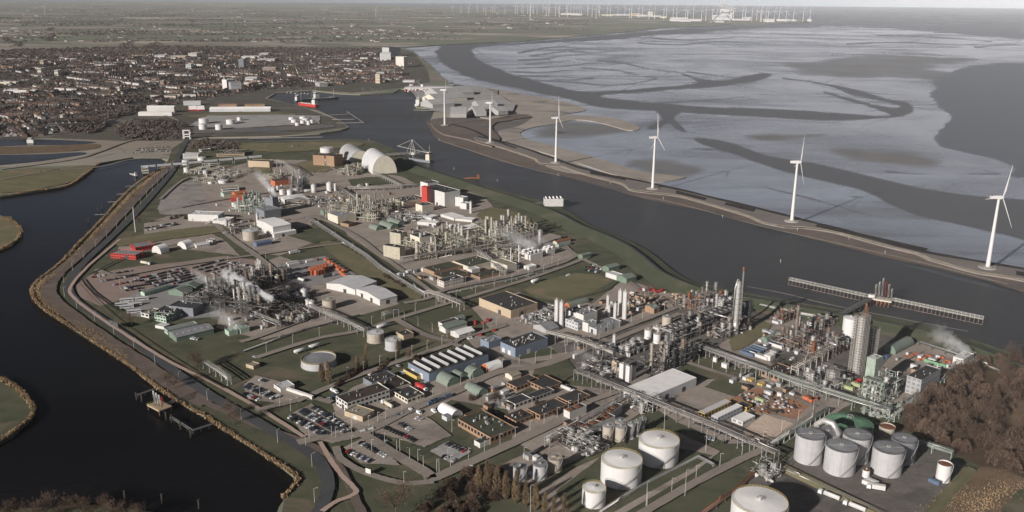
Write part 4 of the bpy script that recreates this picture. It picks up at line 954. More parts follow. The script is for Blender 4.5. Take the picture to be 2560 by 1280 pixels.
tank('storage_tank', 'tiny cream tank with a rusty lid in front of the grey tanks', 2164, 1193, 9, 19, 'tank_white', 'rust', .05)
gd = G(2050, 1100); dr = thing('duct', 'fat silver duct bent in an arch over the grey domed tank', 'duct', (gd.x, gd.y, 0))
a, b_ = G(2036, 1118) - gd, G(2090, 1140) - gd
MB().tube([(a.x, a.y, 3), (a.x, a.y, 17), (a.x * .7 + b_.x * .3, a.y * .7 + b_.y * .3, 21), (a.x * .3 + b_.x * .7, a.y * .3 + b_.y * .7, 21), (b_.x, b_.y, 17), (b_.x, b_.y, 4)], 2.0, 12).obj('pipe', 'alu', dr)
SG = dict(rail='steel', stair=True, seams=1, rise=.08)
tank('storage_tank', 'pale beige silo tank, front left of the group of six beside the loading racks', 1519, 1100, 13.5, 36, 'tank_tan', 'tank_grey', **SG)
tank('storage_tank', 'pale beige silo tank, front right of the group of six beside the loading racks', 1551, 1102, 14, 36, 'tank_tan', 'tank_grey', **SG)
tank('storage_tank', 'pale silo tank in the middle of the six, behind the front right one', 1576, 1094, 9, 36, 'tank_grey', 'tank_grey', **SG)
tank('storage_tank', 'slim pale silo tank, second from the right of the six', 1591, 1088, 8, 36, 'tank_grey', 'tank_grey', **SG)
tank('storage_tank', 'slim pale silo tank at the right end of the six', 1604, 1080, 8, 34, 'tank_grey', 'tank_grey', **SG)
tank('storage_tank', 'wide topped silo tank behind the front pair of the six', 1549, 1086, 13, 34, 'tank_tan', 'tank_grey', **SG)
DT = dict(rail='steel', stair=True, seams=2, rise=.06)
tank('storage_tank', 'stained grey tank behind the tall poplars, leftmost of three', 1300, 1201, 17.5, 36, 'tank_grey', 'roof_grey', **DT)
tank('storage_tank', 'stained grey tank, middle of the three by the poplars', 1350, 1197, 18, 37, 'tank_grey', 'roof_grey', **DT)
tank('storage_tank', 'stained grey tank with a brown ribbed lid, right of the three by the poplars', 1387, 1180, 18, 36, 'tank_tan', 'tank_tan', ribs=12, **DT)
tank('storage_tank', 'wide low grey tank with a sunken lid standing alone on a lawn', 797, 911, 43, 16, 'tank_grey', 'roof_grey', open_top=True, rail='yellow_rail', seams=1)
tank('storage_tank', 'tan tank at the end of the pipe bridge, left of two beside the brick shed', 939, 852, 21, 21, 'tank_tan', 'roof_pale', rail='steel_pale', seams=1)
tank('storage_tank', 'pale ribbed tank with a grey lid, right of two beside the brick shed', 983, 871, 20, 22, 'tank_grey', 'roof_pale', rail='steel_pale', seams=1)
tank('storage_tank', 'tan tank in front of the white double hall', 823, 771, 16.5, 23, 'tank_tan', 'tank_tan', rail='steel', seams=3)
tank('storage_tank', 'tall brown steel tank behind the three white ones in the big plant', 1667, 818, 12.5, 28, 'tank_tan', 'steel', seams=5)
for lb, x, y, hw, dy in (('left of three white tanks under the long cooler deck', 1620, 846, 9.5, 22), ('rear one of three white tanks under the long cooler deck', 1641, 838, 10, 22), ('right front one of three white tanks under the long cooler deck', 1642, 857, 9.5, 23)):
    tank('storage_tank', lb, x, y, hw, dy, 'tank_white', 'tank_tan', .15, rail='steel_pale')
for lb, x, y, hw, dy, m in (('tall white tank half in shade behind the steaming dark plant', 761, 748, 8, 25, 'tank_white'), ('grey tank in shade left of the tall white one', 743, 752, 6.5, 20, 'tank_grey'), ('left of twin small white tanks at the head of the pipe bridge', 770, 765, 6.5, 16, 'tank_white'), ('right of twin small white tanks at the head of the pipe bridge', 780, 769, 7, 17, 'tank_white'), ('brown topped tank among the columns at the rear of the dark plant', 671, 702, 7, 26, 'tank_tan'), ('squat tan tank at the rear edge of the dark plant', 694, 706, 6.5, 18, 'tank_tan'), ('pale tan tank left of the rear tanks of the dark plant', 660, 706, 6, 16, 'tank_tan')):
    tank('storage_tank', lb, x, y, hw, dy, m, m, .2, seams=2, n=24)
tank('storage_tank', 'wide cream tank with fittings on its lid beside the white gabled halls', 627, 598, 19, 22, 'tank_tan', 'roof_pale', rail='steel_pale', seams=3)
tank('storage_tank', 'brown tank at the left of the beige columns by the boiler house', 876, 513, 9, 17, 'tank_tan', 'tank_tan', seams=2)
for k, (x, y, hw, dy) in enumerate([(785, 481, 7, 20), (824, 478, 7.5, 22), (838, 477, 4.5, 19)]):
    silo('silo', ('stout white silo left of the pair by the orange roofed plant', 'stout white silo, left of the pair on the lane to the beige columns', 'slim white silo, right of the pair on the lane to the beige columns')[k], x, y, hw, dy, 'tank_white')
for k, (x, y) in enumerate([(706, 486), (725, 487), (741, 484), (684, 481)]):
    tank('storage_tank', ('white banded drum tank, left of the row before the orange building', 'white banded drum tank, middle of the row before the orange building', 'white banded drum tank, right end of the row before the orange building', 'squat white tank at the left of the banded row')[k], x, y, 7, 12, 'tank_white', 'tank_white', .2, seams=4, n=24)
for k, (x, y) in enumerate([(674, 477), (684, 475), (694, 474), (704, 472)]):
    tank('storage_tank', 'small white upright tank in the back row before the orange building', x, y, 3.2, 9, 'tank_white', 'tank_white', .3, seams=1, n=16, group='small white tanks before the orange building')
for lb, x, y, hw, dy in (('large white tank beside the railway, rear one of two', 466, 411, 10, 11), ('squat white tank right of the pair beside the railway', 505, 404, 10, 11), ('white tank nearest the railway beside the long conveyor', 467, 430, 7, 11), ('cream tank on its own at the edge of the beige tank yard', 514, 435, 6, 9), ('grey lidded cream basin in the beige tank yard', 558, 457, 12, 7), ('small pale tank in front of the beige basin', 527, 459, 6, 5)):
    tank('storage_tank', lb, x, y, hw, dy, 'tank_white', 'roof_pale', .12, seams=1, n=28)
for k, (x, y, hw, dy) in enumerate([(510, 310, 12, 14), (508, 324, 10, 14), (548, 325, 9, 14), (577, 311, 11, 12), (599, 302, 6, 9)]):
    tank('storage_tank', ('big white tank at the rear left of the harbour tank yard', 'big white tank at the front left of the harbour tank yard', 'white tank second from the left in the harbour tank yard', 'wide white tank in the middle of the harbour tank yard', 'small white tank at the rear of the harbour tank yard')[k], x, y, hw, dy, 'tank_white', 'tank_white', .15, seams=1, n=28)
for k, (x, y, hw, dy) in enumerate([(730, 300, 8, 7), (758, 298, 9, 7), (736, 307, 8, 8), (765, 304, 9, 8), (744, 314, 6, 7), (757, 309, 6, 8), (772, 312, 5, 9), (780, 308, 5, 8)]):
    tank('storage_tank', 'low white tank in the cluster on the harbour point', x, y, hw, dy, 'tank_white', 'tank_white', .15, seams=1, n=24, group='white tanks on the harbour point')
# ---------------------------------------------------------------- silos, columns and chimneys
for lb, x, y, hw, dy in (('white silo, left of the tall twin standing before the big grey hall', 1391, 812, 5.5, 66), ('white silo, right of the tall twin standing before the big grey hall', 1403, 817, 5.5, 66),
                         ('tallest white silo, left of the pair beside the grassy field', 1549, 788, 5.5, 66), ('tallest white silo, right of the pair beside the grassy field', 1561, 797, 6, 72), ('slender white silo left of the tallest pair', 1519, 778, 4, 41), ('short slender white silo in front of the left one', 1522, 792, 3.4, 30), ('middle white silo between the slender and the tallest ones', 1537, 796, 4.2, 40), ('single white silo tower by the road to the big plant', 1535, 866, 4.2, 30)):
    silo('silo', lb, x, y, hw, dy, 'white_paint')
silo('silo', 'round white silo at the right of the block by the white long hall', 1584, 950, 5, 34, 'white_paint')
for lb, A, B, C, h, m in (('tall square white silo block beside the white long hall', (1549, 944), (1557, 949), (1566, 946), 12.5, 'white_paint'), ('tall narrow white silo block nearest the white long hall', (1565, 955), (1572, 960), (1578, 957), 14.0, 'white_paint'), ('tall beige block left of the white silos', (1529, 934), (1540, 939), (1546, 936), 11.0, 'wall_tan')):
    hall('silo_block', lb, A, B, C, h, m, 'steel_dark', cat='silo', vents=3)
def column(name, label, x, y, hw, dy, m, rings=8, pipe=True):
    g = G(x, y); rr = hw * mpp(g); h = H(x, y, dy); r = thing(name, label, 'column', (g.x, g.y, 0))
    c = MB().cyl(0, 0, 0, h * .2, rr * 1.25, n=18, cap=False); c.cyl(0, 0, h * .2, h * .23, rr * 1.25, rr, n=18, cap=False); c.cyl(0, 0, h * .23, h, rr, n=18, dome=rr * .7); c.obj('shell', m, r)
    for k in range(rings):
        zz = h * (k + 1) / (rings + .1); q = MB().cyl(0, 0, zz - .12, zz, rr + 1.0, n=14)
        q.cyl(0, 0, zz + 1.05, zz + 1.15, rr + 1.0, n=14, cap=False); q.obj('gallery', 'steel', r)
    q = MB().bar((rr + .6, -.4, .2), (rr + .6, -.4, h), .35); q.obj('ladder', 'steel', r)
    if pipe: MB().tube([(-rr - 1.4, -rr * .6, h * .32), (-rr - 1.2, -rr * .6, h * .9), (-rr * .6, -rr * .4, h + rr * 1.3), (0, 0, h + rr * .8)], .62, 8).obj('overhead_pipe', 'alu', r); MB().tube([(-rr - 1.4, -rr * .6, h * .32), (-rr - 16, -rr * .6 + 6, h * .36)], .62, 8).obj('overhead_pipe', 'alu', r)
    return r
cr = column('distillation_column', 'tallest silver column of the big plant with a thick pipe down its side', 1837, 837, 6.2, 132, 'alu', 10)
column('distillation_column', 'slim silver column with a crooked pipe right of the tallest one', 1871, 820, 3.2, 70, 'steel_pale', 9, False)
def flare(name, label, x, y, dy, m, wpx=3.0, top='red_paint'):
    g = G(x, y); h = H(x, y, dy); k = wpx * mpp(g); r = thing(name, label, 'flare tower', (g.x, g.y, 0))
    q = MB()
    for s, t in ((-1, -1), (1, -1), (1, 1), (-1, 1)): q.bar((s * k, t * k, 0), (s * k * .55, t * k * .55, h), .34)
    n = int(h / 4)
    for i in range(n):
        z0, z1 = h * i / n, h * (i + 1) / n; k0, k1 = k * (1 - .45 * i / n), k * (1 - .45 * (i + 1) / n)
        for a_, b2 in (((-1, -1), (1, -1)), ((1, -1), (1, 1)), ((1, 1), (-1, 1)), ((-1, 1), (-1, -1))): q.bar((a_[0] * k1, a_[1] * k1, z1), (b2[0] * k1, b2[1] * k1, z1), .22); q.bar((a_[0] * k0, a_[1] * k0, z0), (b2[0] * k1, b2[1] * k1, z1), .18)
    q.obj('lattice', m, r)
    MB().tube([(0, 0, 0), (0, 0, h + 3)], .45, 8).obj('flare_pipe', 'steel', r)
    q = MB().box(-k * .9, k * .9, -k * .9, k * .9, h - .2, h); q.bar((-k * .9, -k * .9, h + 1.2), (k * .9, -k * .9, h + 1.2), .2); q.cyl(0, 0, h + .5, h + 4, .9, n=8); q.obj('flare_tip', top, r)
    return r
flare('flare_tower', 'thin lattice flare tower with a red top rising behind the tallest silver column', 1848, 812, 134, 'steel', 1.8, 'rust')
flare('flare_tower', 'rusty lattice tower top showing above the scaffolded column', 2147, 920, 150, 'rust', 6.0, 'rust')
stack('chimney', 'brownish steel chimney standing over the rusty furnaces', 1988, 850, 4.6, 88, 'rust_grey', rings=1, taper=.75)
stack('chimney', 'thin white chimney behind the orange rusty unit', 1816, 768, 1.8, 38, 'white_paint', rings=0, taper=1)
stack('chimney', 'white chimney at the corner of the white gabled halls', 645, 566, 3.2, 34, 'white_paint', rings=1, taper=1)
stack('chimney', 'thin white pole chimney on the left edge of the steaming plant', 588, 772, 2.0, 50, 'white_paint', rings=0, taper=1)
stack('chimney', 'thin white vent pipe beside the cooling cells, left of two', 1277, 652, 1.3, 33, 'white_paint', rings=0, taper=1)
stack('chimney', 'tall thin white vent pipe beside the cooling cells, right of two', 1297, 658, 1.4, 47, 'white_paint', rings=0, taper=1)
stack('chimney', 'lone slender white mast beside the railway bend', 339, 580, 1.2, 62, 'white_paint', 'mast', 0, .6)
column('distillation_column', 'silver vessel column at the seaward end of the beige plant', 1350, 612, 5, 36, 'alu', 3, False)
column('distillation_column', 'grey column standing before the beige blocks', 1043, 645, 4.6, 40, 'tank_tan', 3, False)
def scaffold(name, label, x, y, hw, dy, inner='alu', lean=0):
    g = G(x, y); rr = hw * mpp(g); h = H(x, y, dy); r = thing(name, label, 'scaffolded tower', (g.x, g.y, 0), AX)
    MB().cyl(0, 0, 0, h - 1, rr * .62, n=16, dome=1).obj('column', inner, r)
    q, d = MB(), MB(); n = int(h / 2.1); N = 4
    P = [(-rr + 2 * rr * i / N, s * rr) for i in range(N + 1) for s in (-1, 1)] + [(s * rr, -rr + 2 * rr * i / N) for i in range(1, N) for s in (-1, 1)]
    for p in P: q.bar((*p, 0), (*p, h), .16)
    for i in range(1, n + 1):
        z = h * i / n
        for z2 in (z, z + .9):
            for a_, b2 in (((-rr, -rr), (rr, -rr)), ((rr, -rr), (rr, rr)), ((rr, rr), (-rr, rr)), ((-rr, rr), (-rr, -rr))): q.bar((*a_, z2), (*b2, z2), .13)
        for x0, x1, y0, y1 in ((-rr, rr, -rr, -rr + 1), (-rr, rr, rr - 1, rr), (-rr, -rr + 1, -rr + 1, rr - 1), (rr - 1, rr, -rr + 1, rr - 1)): d.box(x0, x1, y0, y1, z - .05, z + .03)
    q.obj('scaffold_tubes', 'steel_pale', r); d.obj('scaffold_boards', 'rust_grey', r)
    return r
scaffold('scaffolded_tower', 'tallest tower wrapped in scaffolding in front of the white drum tank', 2139, 932, 14, 142)
scaffold('scaffolded_tower', 'shorter dark scaffolded tower just right of the tallest one', 2174, 912, 10, 92, 'steel_dark')
scaffold('scaffolded_tower', 'low scaffolded tower behind the green pipe bridge by the blue tank', 2078, 968, 12, 42, 'tank_grey')
scaffold('scaffolded_tower', 'narrow low scaffolded tower left of the blue tank', 2022, 966, 8, 34, 'tank_grey')
tank('storage_tank', 'tall white drum tank behind the tallest scaffolded tower', 2122, 842, 18, 48, 'tank_white', 'tank_white', .2, seams=4)
drum('vessel', 'blue grey drum lying high in the scaffolds', (2040, 948), (2066, 934), 8, 'wall_navy')

# ---------------------------------------------------------------- process units
plant('process_plant', 'beige plant of tall thin columns left of the white boiler house', (868, 520), (940, 556), (1010, 520), 15, 'beige', 26, 1.9, 30, 90, seed=3, colr=(.6, 1.2))
plant('process_plant', 'long beige plant behind the green quonset huts, full of columns and pipes', (1040, 600), (1080, 650), (1250, 622), 13, 'beige', 26, 1.7, 40, 120, seed=4, fill=.6)
plant('process_plant', 'beige plant at the seaward corner with a thicket of columns', (1180, 590), (1240, 616), (1345, 588), 16, 'beige', 30, 1.7, 40, 120, seed=5, fill=.65)
plant('process_plant', 'beige pipe yard under the steam of the cooling cells', (1225, 630), (1280, 655), (1380, 630), 7, 'beige', 8, 1.5, 26, 70, seed=6, fill=.4)
plant('process_plant', 'dark steaming plant of brown frames with open decks left of the tanks', (530, 735), (660, 800), (720, 770), 18, 'dark', 22, 1.6, 40, 120, seed=7, fill=.7, colr=(.8, 1.6))
plant('process_plant', 'rear part of the dark plant with stubby columns beside the car park', (560, 712), (620, 738), (730, 700), 15, 'dark', 16, 1.5, 30, 80, seed=8, fill=.6, colr=(.8, 1.6))
plant('process_plant', 'low pipe yard at the front right of the dark plant', (640, 790), (700, 822), (790, 788), 7, 'dark', 8, 1.5, 30, 80, seed=9, fill=.5)
plant('process_plant', 'dark unit in shade behind the twin white tanks', (690, 740), (740, 770), (790, 740), 9, 'dark', 4, 1.5, 16, 40, seed=10, fill=.4)
plant('process_plant', 'large brown plant with a long row of fan coolers on its roof deck', (1650, 848), (1682, 866), (1838, 796), 14, 'dark', 14, 1.5, 36, 110, seed=11, fill=.8, fans=14, deck=.7)
plant('process_plant', 'brown plant in deep shade left of the white long hall', (1590, 918), (1648, 940), (1732, 892), 15, 'dark', 16, 1.5, 40, 110, seed=12, fill=.75)
plant('process_plant', 'plant between the tallest silver column and the empty brown lot', (1770, 838), (1806, 856), (1880, 820), 9, 'dark', 12, 1.5, 30, 100, seed=13, fill=.6)
plant('process_plant', 'orange and rust coloured furnace unit near the dyke', (1706, 768), (1738, 784), (1800, 752), 15, 'rust', 8, 1.4, 24, 70, seed=14, fill=.8)
plant('process_plant', 'dense grey unit between the rusty unit and the tallest column', (1755, 775), (1800, 805), (1850, 778), 12, 'grey', 10, 1.5, 30, 90, seed=15, fill=.6)
plant('process_plant', 'rusty furnaces under the brown chimney', (1945, 852), (1985, 880), (2040, 850), 15, 'rust', 8, 1.3, 26, 70, seed=16, fill=.8)
plant('process_plant', 'rusty heaters near the dyke with pale pipe bends', (1930, 800), (1955, 812), (1990, 795), 8, 'rust', 6, 1.3, 14, 40, seed=17, fill=.8)
plant('process_plant', 'brown unit behind the scaffolded towers', (2010, 880), (2060, 906), (2110, 868), 11, 'rust', 10, 1.6, 30, 90, seed=18, fill=.7)
plant('process_plant', 'rusty unit right of the brown chimney by the dyke road', (2020, 815), (2050, 830), (2090, 810), 9, 'rust', 6, 1.3, 20, 50, seed=19, fill=.7)
plant('process_plant', 'grey scaffold clad unit behind the green pipe bridge', (1985, 965), (2060, 1000), (2125, 955), 10, 'grey', 8, 1.4, 30, 90, seed=20, fill=.8)
plant('process_plant', 'pale green tower unit with open floors beside the grey office block', (2146, 1000), (2196, 1022), (2240, 985), 22, 'green', 5, 1.2, 40, 110, seed=21, fill=.9, bay=5, deck=.8)
hall('tower_block', 'white tower block marked with blue triangles on top of the green unit', (2158, 985), (2178, 994), (2192, 984), 30, 'green_plant', 'roof_pale', cat='tower', vents=3)
plant('process_plant', 'tangle of pipes and pumps under the white tanks at the loading racks', (1380, 1110), (1470, 1152), (1510, 1120), 5, 'grey', 3, 1.5, 24, 110, seed=22, fill=.35)
plant('process_plant', 'low pipe yard around the small steam vent by the lawn', (1440, 935), (1500, 962), (1560, 930), 6, 'grey', 4, 1.5, 24, 90, seed=23, fill=.4)
plant('process_plant', 'grey plant with white vessels behind the loading racks', (1560, 1020), (1610, 1040), (1650, 1015), 6, 'grey', 4, 1.4, 20, 70, seed=24, fill=.5)
plant('process_plant', 'green grey unit with tall pipes beside the grey tower block', (622, 510), (660, 535), (700, 515), 15, 'green', 14, 1.6, 24, 70, seed=25, fill=.7)
plant('process_plant', 'beige yard of low basins and pipes near the railway', (520, 440), (560, 460), (625, 430), 5, 'beige', 4, 1.6, 30, 90, seed=26, fill=.4)
plant('process_plant', 'small pale plant between the conveyor and the railway', (480, 428), (510, 438), (560, 420), 5, 'beige', 4, 1.6, 16, 50, seed=27, fill=.4)
plant('process_plant', 'tall grey column frame right of the orange building', (738, 470), (752, 478), (775, 468), 20, 'grey', 8, 1.5, 20, 60, seed=28, fill=.9, bay=4)
plant('process_plant', 'pipe works below the brick tower end of the conveyor', (665, 445), (690, 456), (720, 440), 8, 'beige', 5, 1.6, 18, 60, seed=29, fill=.5)
plant('process_plant', 'white vessels and ducts left of the great arched hall', (862, 428), (890, 440), (915, 424), 12, 'beige', 8, 1.5, 20, 60, seed=30, fill=.7)
plant('process_plant', 'low pipework between the white warehouse and the arched hall', (740, 500), (840, 520), (880, 500), 4, 'grey', 3, 1.5, 24, 70, seed=31, fill=.3)
plant('process_plant', 'dark machinery behind the cream tank and the white cylinders', (590, 560), (640, 588), (660, 570), 6, 'dark', 4, 1.5, 18, 50, seed=32, fill=.6)
plant('process_plant', 'fan cooler bank with dark fins at the end of the green pipe lane', (2370, 920), (2400, 935), (2440, 905), 5, 'grey', 0, 1, 8, 30, seed=33, fill=.3)
plant('process_plant', 'pipe manifold at the right end of the long pipe bridge', (1870, 1190), (1920, 1212), (1960, 1190), 6, 'grey', 3, 1.4, 14, 70, seed=34, fill=.4)
plant('process_plant', 'low green pipework at the right of the green dome', (2150, 1035), (2215, 1060), (2260, 1030), 6, 'green', 3, 1.4, 20, 90, seed=35, fill=.5)
plant('process_plant', 'machinery and pipes beside the boiler house', (990, 535), (1040, 560), (1075, 540), 6, 'grey', 4, 1.5, 24, 60, seed=36, fill=.5)
plant('process_plant', 'small pumps and pipes in front of the big grey hall', (1290, 800), (1340, 825), (1390, 800), 4, 'grey', 2, 1.5, 18, 60, seed=37, fill=.3)
plant('process_plant', 'pipe yard at the foot of the tall twin silos', (1330, 790), (1370, 805), (1400, 790), 5, 'grey', 2, 1.5, 14, 50, seed=38, fill=.4)
plant('process_plant', 'shaded pipe unit behind the single white silo tower', (1540, 880), (1570, 895), (1620, 872), 7, 'grey', 8, 1.4, 24, 60, seed=39, fill=.5)

# ---------------------------------------------------------------- pipe bridges
rack('pipe_rack', 'long pipe bridge crossing between the white long hall and the white tanks', [(1440, 948), (1580, 1005), (1792, 1092), (1940, 1158)], 8, 5, 7, 'steel', ('steel', 'alu', 'steel_dark', 'rust_grey'), pr=.2)
rack('pipe_rack', 'pipe bridge running right from the brown plant towards the green dome', [(1722, 876), (1793, 903), (1920, 950)], 8, 5, 6, 'steel', ('steel', 'alu', 'steel_dark'))
rack('pipe_rack', 'green painted pipe bridge in front of the scaffolds and the green unit', [(1925, 952), (1977, 972), (2132, 1022), (2225, 1050)], 8, 5, 8, 'green_plant', ('alu', 'green_plant', 'steel_dark', 'steel'))
rack('pipe_rack', 'pipe bridge from the blue hall to the brown plant', [(1367, 852), (1440, 870), (1535, 905)], 9, 4, 5)
rack('pipe_rack', 'short pipe bridge over the lawn from the cross lane to the brown plant', [(1440, 948), (1528, 912)], 7, 4, 6)
rack('pipe_rack', 'long ground pipe lane from the shaded halls down to the cross road', [(772, 548), (812, 574), (852, 601), (915, 642), (952, 673), (1010, 710), (1066, 742)], 2.2, 6, 7, 'steel', ('alu', 'steel_pale', 'steel_dark', 'steel'), 12, 1)
rack('pipe_rack', 'pipe bridge over the road where the ground pipe lane ends', [(1066, 744), (1100, 752), (1155, 776)], 7, 5, 8, 'steel_pale')
rack('pipe_rack', 'pipe bridge from the twin white tanks to the tan tank pair', [(775, 778), (865, 816), (915, 840)], 6, 4, 7, 'steel_pale')
rack('pipe_rack', 'green pipe lane along the wood on the right edge', [(2226, 1052), (2310, 985), (2400, 925)], 4, 5, 10, 'green_plant', ('green_plant', 'alu', 'steel_dark'), 7)
rack('pipe_rack', 'pipe lane on short green posts left of the grey tanks', [(2067, 1034), (1996, 1080), (1925, 1124)], 4, 3, 6, 'green_plant', ('alu', 'steel', 'green_plant'), 6)
rack('pipe_rack', 'pipe bridge between the arched hall and the dyke plants', [(935, 438), (1005, 472)], 6, 4, 6, 'steel_pale')
rack('pipe_rack', 'pipe bridge across the lane behind the boiler house', [(870, 476), (960, 476), (1062, 466)], 5, 4, 6)
rack('pipe_rack', 'dark pipe lane left of the beige columns', [(845, 474), (900, 510)], 5, 8, 10, 'steel_dark')
rack('pipe_rack', 'wide pipe bridge along the front of the long beige plant', [(1003, 660), (1090, 646), (1180, 634), (1285, 615)], 7, 5, 7)
rack('pipe_rack', 'pipe bridge stepping down past the flat cream roofs', [(1190, 634), (1225, 660), (1255, 690)], 6, 5, 8, 'steel_pale')
rack('pipe_rack', 'dark pipe bridge over the red roofed loading racks', [(1568, 1010), (1500, 1048), (1400, 1104), (1368, 1120)], 7, 4, 6)
rack('pipe_rack', 'pale pipe bridge across the cycle path at the left canal', [(514, 920), (545, 940), (574, 962)], 6, 3, 4, 'steel_pale')
rack('pipe_rack', 'low white pipe run along the bund by the tank trucks', [(1946, 1172), (2060, 1222), (2170, 1272), (2230, 1300)], 1.2, 2, 3, 'steel_pale', ('white_paint', 'alu'), 12, 1, pr=.35)
rack('pipe_rack', 'red pipe run beside the biggest white tank', [(1740, 1300), (1830, 1236), (1880, 1192), (1915, 1165)], 1.6, 2.5, 4, 'rust', ('rust', 'steel', 'alu'), 9, 1, pr=.22)
rack('pipe_rack', 'low pipe along the road beside the white tanks', [(1500, 1285), (1600, 1220), (1745, 1145), (1785, 1165)], .9, 1.6, 3, 'steel', ('steel', 'alu', 'steel'), 11, 1, pr=.35)
rack('pipe_rack', 'dark pipe lane along the dyke road', [(1900, 768), (2000, 790), (2090, 806)], 2.5, 4, 6, 'steel_pale', ('white_paint', 'steel', 'alu'), 10, 1)
rack('pipe_rack', 'dark pipe lane below the dyke behind the green shed', [(2300, 862), (2400, 895), (2500, 935)], 2.5, 4, 6, 'steel_dark', ('steel', 'steel_dark', 'alu'), 10, 1)
rack('pipe_rack', 'sloping inclined bridge of pale bars below the tallest tower', [(1985, 945), (2060, 900), (2110, 870)], 9, 6, 6, 'steel_pale')
rack('pipe_rack', 'low pipe lane along the upper road to the dyke', [(1120, 735), (1290, 698), (1410, 665)], 1, 2, 3, 'steel_pale', ('steel_pale', 'steel'), 12, 1)
rack('pipe_rack', 'raised pipe gate by the crossing in the middle lawn', [(958, 798), (994, 788)], 6, 4, 4)
rack('pipe_rack', 'low pipes in the long lawn above the wide tank', [(610, 880), (760, 826), (900, 790)], .8, 2, 3, 'steel_dark', ('steel', 'steel_pale'), 14, 1)
rack('pipe_rack', 'small pale pipe bridge by the slim cream tank', [(2296, 1122), (2330, 1134), (2378, 1150)], 6, 2.5, 4, 'green_plant', ('green_plant', 'alu'))
rack('pipe_rack', 'grey pipe bridge at the left of the dark plant', [(640, 800), (700, 824)], 6, 5, 6, 'steel_dark')
for lb, p, q in (('white tank car shaped cylinder lying by the road, left of two above the wide tank', (737, 886), (767, 877)), ('white cylinder lying by the road, right of two above the wide tank', (774, 874), (803, 865)), ('white cylinder lying behind the tan tank pair', (944, 824), (972, 815)), ('white cylinder lying along the road beside the grassy field', (1330, 710), (1350, 703))):
    drum('vessel', lb, p, q, 4.2, 'tank_white')
drum('vessel', 'white bullet vessel at the end of the banded tanks', (762, 482), (775, 481), 3.5, 'tank_white')
drum('vessel', 'cream bullet vessel in the shaded yard behind the dark plant', (747, 702), (760, 706), 3.4, 'tank_white')
drum('vessel', 'rail car sized dark cylinder by the poplars', (1322, 1145), (1358, 1124), 4, 'steel_dark')

# ================================================================ buildings
B_ = hall
B_('warehouse', 'long white roofed hall with a slanting eave between the plant and the yellow cabins', (1566, 990), (1618, 1020), (1745, 969), 7.5, 'wall_palegrey', 'roof_white', 'flat', parapet=.15, doors=4)
B_('site_cabin', 'long yellow cabin block with a pale roof, left of three', (1744, 1043), (1761, 1049), (1817, 1014), 4.5, 'wall_yellow', 'roof_pale', win=1, parapet=.15)
B_('site_cabin', 'yellow ended cabin block with two rows of windows, middle of three', (1776, 1057), (1793, 1063), (1846, 1029), 5.6, 'wall_palegrey', 'roof_white', win=2, parapet=.15, wcol='wall_slate')
B_('site_cabin', 'low white cabin block at the edge of the sandy lot', (1825, 1057), (1856, 1067), (1882, 1049), 3.6, 'wall_white', 'roof_white', win=1, parapet=.12, wcol='wall_slate')
B_('site_cabin', 'dark roofed yellow cabin behind the white one', (1840, 1021), (1866, 1030), (1878, 1022), 3.5, 'wall_yellow', 'roof_dark', parapet=.15, win=1)
for lb, x, y in (('small yellow box cabin under the pipe bridge, left of two', 1866, 955), ('small yellow box cabin under the pipe bridge, right of two', 1893, 966)): B_('site_cabin', lb, (x, y), (x + 12, y + 5), (x + 20, y), 3, 'wall_yellow', 'wall_yellow', parapet=.1, doors=1)
B_('office_block', 'white two storey office with a brown flat roof beside the car parks', (839, 1014), (869, 1032), (960, 988), 7.5, 'wall_white', 'roof_brown', win=2, vents=5, doors=1)
B_('workshop', 'low tan block with pale doors in front of the white office', (870, 1036), (907, 1056), (937, 1039), 4.2, 'wall_tan', 'roof_tan', doors=2, dcol='wall_palegrey', vents=2)
B_('workshop', 'black roofed block with cream walls beside the white office', (980, 990), (1019, 1011), (1058, 995), 4.0, 'wall_cream', 'roof_dark', win=1, vents=4)
B_('workshop', 'dark roofed block with a white strip behind the black roofed one', (938, 968), (978, 988), (1022, 968), 4.5, 'wall_cream', 'roof_brown', vents=6, win=1)
B_('workshop', 'slate grey block with a black roof at the left of the office group', (905, 960), (930, 972), (985, 950), 5, 'wall_slate', 'roof_dark', vents=6)
B_('factory_hall', 'long navy hall with seven slanting roof lights', (1016, 930), (1073, 957), (1221, 908), 7.5, 'wall_blue', 'roof_dark', 'saw', sky=7, doors=4, dcol='wall_white')
B_('factory_hall', 'bright blue hall with a cluttered black roof', (1246, 880), (1288, 895), (1364, 866), 8.5, 'wall_blue', 'roof_dark', vents=26, doors=3, dcol='wall_white')
B_('factory_hall', 'smaller blue grey annexe left of the bright blue hall', (1203, 864), (1222, 874), (1250, 862), 6.5, 'wall_blue', 'roof_grey', vents=4)
B_('shelter', 'yellow edged canopy before the navy hall', (1006, 932), (1042, 950), (1052, 946), 3, 'wall_yellow', 'roof_brown', parapet=.1)
B_('warehouse', 'white gabled hall, rear half of the double hall beside the containers', (829, 717), (888, 738), (942, 716), 5.5, 'wall_white', 'roof_pale', 'gable', rise=2.5, doors=2)
B_('warehouse', 'white gabled hall, front half of the double hall beside the containers', (887, 738), (950, 765), (991, 753), 6.0, 'wall_white', 'roof_pale', 'gable', rise=2.0, doors=3)
B_('factory_hall', 'wide dark roofed hall with beige walls at the crossing by the grassy field', (1189, 767), (1277, 797), (1340, 776), 8, 'wall_tan', 'roof_dark', vents=10, doors=2)
B_('factory_block', 'grey striped block at the foot of the tall twin silos', (1412, 812), (1444, 828), (1460, 820), 7.5, 'wall_palegrey', 'roof_grey', win=2, wcol='wall_slate', vents=5)
B_('factory_block', 'tall white block in the middle of the silo works', (1440, 812), (1458, 820), (1490, 808), 12, 'wall_white', 'roof_grey', vents=5)
